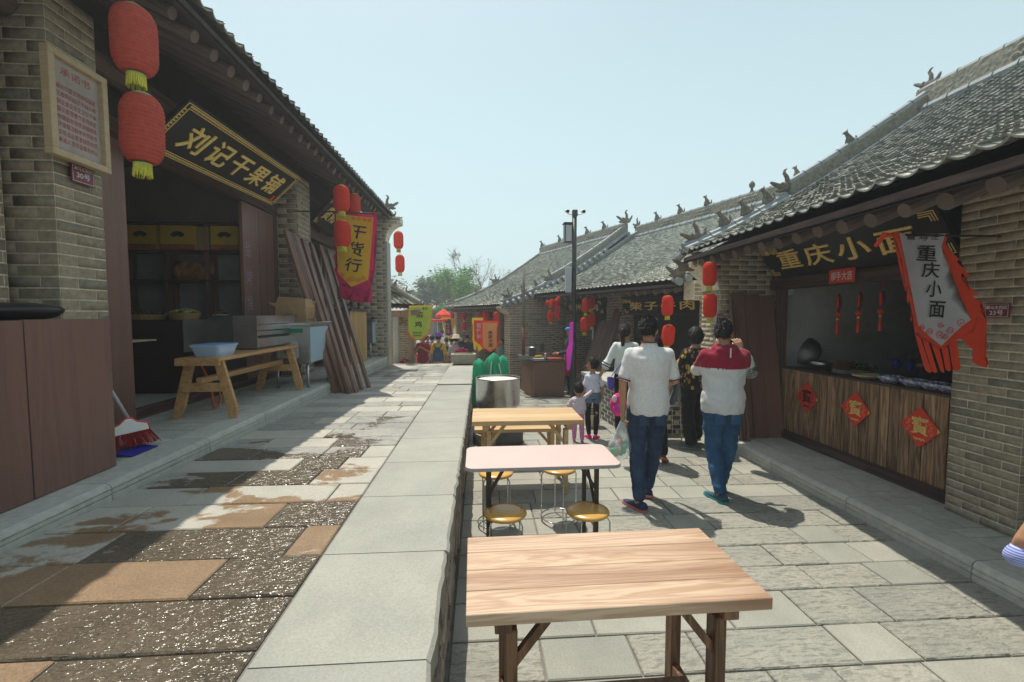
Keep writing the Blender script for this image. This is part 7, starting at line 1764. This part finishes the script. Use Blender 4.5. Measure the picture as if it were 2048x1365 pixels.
# cropped passer-by at the right edge
def cuffx(root,J,h,T,zn):
    c=J['lw'].lerp(J['le'],.12); d=unit(J['lw']-J['le']); u_=d.orthogonal().normalized(); v_=d.cross(u_); MB().tube([c+u_*.034*math.cos(t)+v_*.034*math.sin(t) for t in [2*math.pi*i/20 for i in range(21)]],.004,6).build('bracelet',M['chrome'],root)
    e_=J['le']; w_=J['lw']
    def f(u,v):
        a=u*2*math.pi; p=e_.lerp(w_,-.15+.62*v); r_=.052+.028*v+.012*math.sin(a*4)*v
        return p+u_*r_*math.cos(a)+v_*r_*math.sin(a)
    MB().grid(f,24,8).build('striped_cuff',M['bluestripe'],root,smooth=True)
# reaching arm: local frame faces -X (towards the street)
PL=Vector((2.95,1.60,0)); kp=1.66/1.72; eW=U(2038,1112,D=1.55); wW=U(2105,1000,D=1.50); loc_=lambda q:((q.y-PL.y)/kp,-(q.x-PL.x)/kp,q.z/kp)
print('elbow',loc_(eW),'wrist',loc_(wW))
PAS=person('passer by in blue striped shirt at the right edge, only the forearm in view',PL,R(90),1.66,dict(w=.95,J=dict(le=loc_(eW),lw=loc_(wW)),hair='bob',lower=dict(mat='blackcloth',g=.015),
   upper=dict(mat='bluestripe',hem=.80,g=.024,sleeve=.50,sr=.05,er=.040,wr=.05,fold=.008),shoe=('ink','sole_grey')))
# background crowd on the far street
def hat(mat,R_=.17,hh=.10):
    def fn(root,J,h,T,zn): MB().lathe([(R_,-.005),(R_,.005),(.11,.02),(.10,.02+hh),(.05,.03+hh),(0,.03+hh)],20,h(0,-.01,.045),cap=False).build('hat',M[mat],root,smooth=True)
    return fn
def overalls(root,J,h,T,zn):
    hat('purplecloth',.17,.09)(root,J,h,T,zn)
    m=MB(); m.grid(lambda u,v:Vector(((u-.5)*(.24+.12*v),-.150+.25*(u-.5)**2,1.34-.42*v)),8,8); 
    for sx in (-1,1): m.bar((sx*.07,-.15,1.33),(sx*.12,-.09,1.44),.035,.01,(0,-1,0))
    m.build('overall_bib',M['denim'],root)
G2=-.5
crowd=[('person in blue shirt and dark trousers at the left stall beyond the terrace',818,674,13.6,R(30),generic('blueshirt','navycloth',hair='short')),
 ('woman in dark red top and khaki trousers coming towards the camera beyond the terrace',846,668,13.4,R(172),generic('darkred','khaki',hair='bob',J=dict(lw=(-.05,.24,1.30),rw=(.08,.24,1.30),le=(-.24,.06,1.15),re=(.24,.06,1.15)))),
 ('person in grey blue shirt half hidden by the purple hat wearer',864,671,14.6,0,generic('greyblue','navycloth')),
 ('person in purple hat, yellow top and denim overalls beyond the terrace',877,668,13.0,R(-4),generic('yellowcloth','denim',extra=overalls,hair='short')),
 ('person in black T shirt behind the straw hat wearer on the far street',903,674,13.9,R(5),generic('ink','khaki')),
 ('person in straw hat and pale grey T shirt walking away on the far street',912,672,13.2,R(-6),generic('palegrey','navycloth',extra=hat('straw',.18,.09),w=1.1)),
 ('woman in magenta top with short dark hair behind the stone trough',923,681,12.9,R(3),generic('magentacloth','navycloth',hair='bob')),
 ('dark haired person in black at the right of the far crowd',934,668,14.8,0,generic('ink','navycloth')),
 ('bare legged person in orange shorts in the far crowd',893,676,15.2,0,generic('greyblue','orangecloth')),
 ('person in teal shirt in the shade of the farthest house doorway',1004,690,14.6,R(100),generic('tealcloth','navycloth')),
 ('person in purple top at the far end of the street crowd',855,672,17,R(170),generic('violet','navycloth')),
 ('person in white shirt deep in the far crowd under the red parasol',884,660,19,R(20),generic('whiteblouse','navycloth'))]
for l,px,py,D,f,spc in crowd:
    p=U(px,py,D=D); person(l,(p.x,p.y,G2),f,max(1.45,min(1.75,p.z-G2)),spc)
# ================================================================= FAR END: gate, stalls, trees, distant houses
lk=random.Random(8)
# little tiled gate roof on columns at the left end
gp=U(812,728,Y=13.4); gx=gp.x
G=thing('tiled_gate','small gate with curved grey tiled roof on round wooden columns at the far left','gate',(-2.5,13.4,-.5))
e0,e1=Vector((-1.66,13.0,2.02)),Vector((-1.80,14.6,2.0)); r0_,r1_=Vector((-2.9,13.05,2.62)),Vector((-2.7,14.6,2.55))
PG,rg=roof(G,e0,e1,r0_,r1_,.05,'tile',200)
PG2,_=roof(G,(-3.3,12.75,2.08),(-1.62,12.78,2.0),(-3.3,13.5,2.62),(-2.5,13.5,2.60),.05,'tile',200)
ridgewall(G,[(-1.66,12.75,2.02),(-2.0,13.0,2.2),(-2.5,13.3,2.52),(-2.9,13.5,2.62)],.07,.10,'hip_ridge',False,.04,0); ridgewall(G,[(-2.9,13.3,2.62),(-2.75,14.6,2.56)],.14,.12,'ridge',False,.045,.04)
statue(G,DRAGON,(-2.1,13.1,2.32),(1,-.2,-.2),.6); statue(G,BEAST,(-2.45,13.25,2.55),(1,0,-.2),.7)
for i in range(14): 
    x=-3.1+i*.11; o=MB().tube([(x,12.80,1.93),(x,13.3,2.12)],.028,8).build('rafter',M['rafter'],G)
MB().box((-3.2,12.95,1.68),(-1.75,13.08,1.86)).build('lintel',M['weatherwood'],G); MB().box((-1.87,13.08,1.70),(-1.74,14.5,1.85)).build('lintel',M['weatherwood'],G)
MB().tube([(-1.98,13.02,-.5),(-1.98,13.02,1.68)],.075,14).build('column',M['weatherwood'],G,smooth=True); xg=U(792,700,Y=12.9).x
MB().tube([(xg,12.95,-.5),(xg,12.95,1.68)],.09,14).build('column',M['stone'],G,smooth=True)
MB().box((-1.9,12.5,1.73),(-1.66,12.54,1.87)).build('name_board',M['weatherwood'],G)
MB().box((-3.6,13.6,-.5),(-1.95,13.9,1.66)).build('brick_wall',M['mortar'],G); bagG=[]; brickface((-3.6,13.6),(1,0),(0,-1),1.65,-.5,1.66,bagG); scatter_parts('brick',brickbase,M['brick'],bagG,G,200,'bricks_beyond')
m=MB()
for i in range(60): m.ell((-2.25+lk.gauss(0,.12),13.0+lk.gauss(0,.1),-.1+lk.random()*.6),(.05,.05,.04),6,4)
tag(m.build('potted_flowers',M['flowers'],None),'dense red and white flowers at the foot of the gate wall','flowers',kind='stuff')
# stalls with red parasols
def parasol(label,px,py,D,w,mat,h=.28):
    p=U(px,py,D=D); r=thing('parasol',label,'parasol',(p.x,p.y,G2)); V=[p+Vector((0,0,h))]; n=8
    rim=[p+Vector((w*math.cos(2*math.pi*i/n),w*math.sin(2*math.pi*i/n),0)) for i in range(n)]
    MB().add(V+rim+[q-Vector((0,0,.12)) for q in rim],[(0,1+i,1+(i+1)%n) for i in range(n)]+[(1+i,1+n+i,1+n+(i+1)%n,1+(i+1)%n) for i in range(n)]).build('canopy',M[mat],r); MB().tube([(p.x,p.y,G2),(p.x,p.y,p.z+h)],.02,6).build('pole',M['chrome'],r)
parasol('bright red parasol over a far stall behind the lime banner',887,630,20,.36,'redcloth'); parasol('crimson parasol low beyond the crowd, between the banners',897,640,24,.5,'redcloth')
for i,(px,py,D,c) in enumerate(((868,660,16.5,'redcloth'),(852,690,15.8,'redcloth'))):
    p=U(px,py,D=D); r=thing('market_stall',['red draped market stall behind the far crowd, right one','red draped market stall behind the far crowd, left one'][i],'stall',(p.x,p.y,G2)); MB().box((p.x-.5,p.y,G2),(p.x+.4,p.y+.5,.35)).build('counter',M[c],r); MB().box((p.x-.55,p.y-.1,1.5),(p.x+.45,p.y+.6,1.56)).build('awning',M[c],r)
    for sx in (-.5,.4): MB().tube([(p.x+sx,p.y,G2),(p.x+sx,p.y,1.5)],.02,6).build('post',M['chrome'],r)
# distant houses
def farhouse(label,x,y,w,d,h,rz,roofh=1.4):
    r=empty('far_house'); tag(r,label,'house'); MB().box((-w/2,-d/2,0),(w/2,d/2,h)).build('wall',M['brickfar'],r)
    m=MB(); o_=.4; m.prism([(-w/2-o_,-d/2-o_,h),(-w/2-o_,d/2+o_,h),(-w/2-o_,0,h+roofh)],(w+2*o_,0,0)); m.build('roof',M['tile_dark'],r)
    for i in range(int(w//1.6)):
        xx=-w/2+.8+i*1.6; q=MB().box((xx-.35,-d/2-.03,h*.35),(xx+.35,-d/2-.005,h*.8)).build('window',M['timber'],r); MB().box((xx-.29,-d/2-.04,h*.38),(xx+.29,-d/2-.031,h*.77)).build('pane',M['black'],q)
    r.location=(x,y,G2-.1); r.rotation_euler=(0,0,rz)
farhouse('distant tiled house at the end of the street behind the red parasol',-6.0,56,9,5,2.4,.1,1.0); farhouse('distant tiled house to the left, behind the tiled gate',-13,30,10,6,3.0,-.2); farhouse('distant low tiled house seen between banners under the trees',-.5,46,8,5,2.4,.0); farhouse('distant tiled house behind the farthest house on the right',8,40,10,6,3,.2)
# trees
def tree(label,px,D,Ht,spread,leafn,leafmat,seed,group=None,trunkr=.22,leafsz=.16,bias=0,name='tree',depth=5,x=None,nest=False,crown0=.25,zb=G2):
    rr=random.Random(seed)
    p=U(px,628,D=D) if x is None else Vector((x,D,0)); base=Vector((p.x,p.y,zb-.1)); r=thing(name,label,'tree',base,0,group); w=MB(); tips=[]
    def br(p,d,L,rad,lv):
        n=4; P=[p]; q=p.copy(); dd=d.copy()
        for i in range(n):
            dd=(dd+Vector((rr.gauss(0,.10),rr.gauss(0,.10),.05))).normalized(); q=q+dd*(L/n); P.append(q.copy())
            if lv>=depth-2: tips.append((q.copy(),lv))
        w.tube(P,[rad*(1-.45*i/n) for i in range(n+1)],max(3,7-lv),cap=False)
        if lv<depth:
            for k in range(rr.choice((2,3,3)) if lv else 4):
                a=rr.uniform(0,6.28); sp=rr.uniform(.35,.75)*(1.1 if lv else .9); o=dd.orthogonal().normalized(); o=Matrix.Rotation(a,3,dd)@o; nd=(dd*math.cos(sp)+o*math.sin(sp)*spread).normalized()
                if nd.z<-.05: nd.z=.05
                st=P[-1] if k<2 else P[rr.choice((2,3))]
                br(st.copy(),nd,L*rr.uniform(.62,.82),rad*.55,lv+1)
    br(base,Vector((0,0,1)),Ht*crown0,trunkr,0)
    w.build('trunk',M['bark'],r)
    if leafn:
        T=[];lf=MB().add([(-.5,0,0),(0,-.28,.08),(.5,0,0),(0,.28,.08)],[(0,1,2),(0,2,3)])
        cand=[t for t,lv in tips if (bias==0 or (t.x-base.x)*bias+rr.gauss(0,Ht*.10)>0)]
        cl=[(rr.choice(cand)) for _ in range(max(1,leafn//9))]
        for i in range(leafn):
            c=rr.choice(cl); q=c+Vector((rr.gauss(0,.22),rr.gauss(0,.22),rr.gauss(0,.18)))*(Ht/9); s=leafsz*rr.uniform(.6,1.3)
            T.append(Matrix.Translation(q)@Matrix.Rotation(rr.uniform(0,6.3),4,'Z')@Matrix.Rotation(rr.uniform(-1.2,1.2),4,'X')@Matrix.Diagonal((s,s,s,1)))
        stamp('crown',lf,None,T,M[leafmat],r)
    if nest:
        m=MB(); c=max(tips,key=lambda t:t[0].z*1+t[0].x*.3)[0]-Vector((0,0,.8))
        for i in range(60): a=Vector([rr.gauss(0,.16) for _ in range(3)]); m.tube([c+a,c+a+Vector([rr.gauss(0,.2) for _ in range(3)])],.015,3)
        m.build('nest',M['bark'],r)
    return r
tree('half leafed tall tree with fresh green leaves on its left side beyond the houses',905,30,7.1,.9,5200,'leaf_light',3,None,.20,.15,0,crown0=.27)
tree('bare branched tree with a bird nest rising behind the farthest house',960,33,7.6,1.0,260,'leaf_light',12,None,.20,.12,0,nest=True,depth=6,crown0=.27)
for i,(px,D,Ht,n,mt,lb) in enumerate(((868,42,5.6,5000,'leaf_pale','round pale green tree far behind, low left of the half leafed tall tree'),(895,50,6.4,5000,'leaf_pale','misty green tree farthest down the street, in the middle'),(925,40,4.6,4200,'leaf_light','bushy bright green tree low between the crowd and the far house'),(845,55,6,4500,'leaf_pale','misty green tree behind the lime banner'),(880,34,3.0,3500,'leaf_light','low fresh green bush behind the red parasols'),(950,60,7,4500,'leaf_pale','pale distant tree behind the farthest tiled house'),(1010,70,7,4000,'leaf_pale','pale distant tree hidden behind the roofs at right'),(800,60,7,4500,'leaf_pale','pale distant tree behind the left tiled gate'))):
    tree(lb,px,D,Ht*1.55,1.0,n,mt,30+i,None,.16,.36 if D>38 else .24,0,depth=4,crown0=.22)
for x,y,Ht in ((-30,60,8),(-50,75,9),(30,70,8),(60,80,9),(90,60,8),(-85,60,9),(-20,85,9),(15,90,9),(45,95,9)):
    tree('pale distant tree standing beyond the village houses',0,y,Ht,1.0,1600,'leaf_pale',int(x+200),'distant trees beyond the village',.2,.6,0,depth=3,x=x,crown0=.22)
# fill light-toned bank of shrubs far away
m=MB(); T=[]; lf=MB().add([(-.5,0,0),(0,-.3,.1),(.5,0,0),(0,.3,.1)],[(0,1,2),(0,2,3)])
for i in range(9000): T.append(Matrix.Translation((lk.uniform(-60,60),lk.uniform(62,70),G2+abs(lk.gauss(0,1.2))))@Matrix.Rotation(lk.uniform(0,6.3),4,'Z')@Matrix.Rotation(lk.uniform(-1.2,1.2),4,'X')@Matrix.Diagonal((.9,.9,.9,1)))
o=stamp('far_shrubs',lf,None,T,M['leaf_pale'],None); tag(o,'band of pale green shrubs along the horizon','shrubs')

tag(hazebox(),'thin pale haze over the whole street','haze')
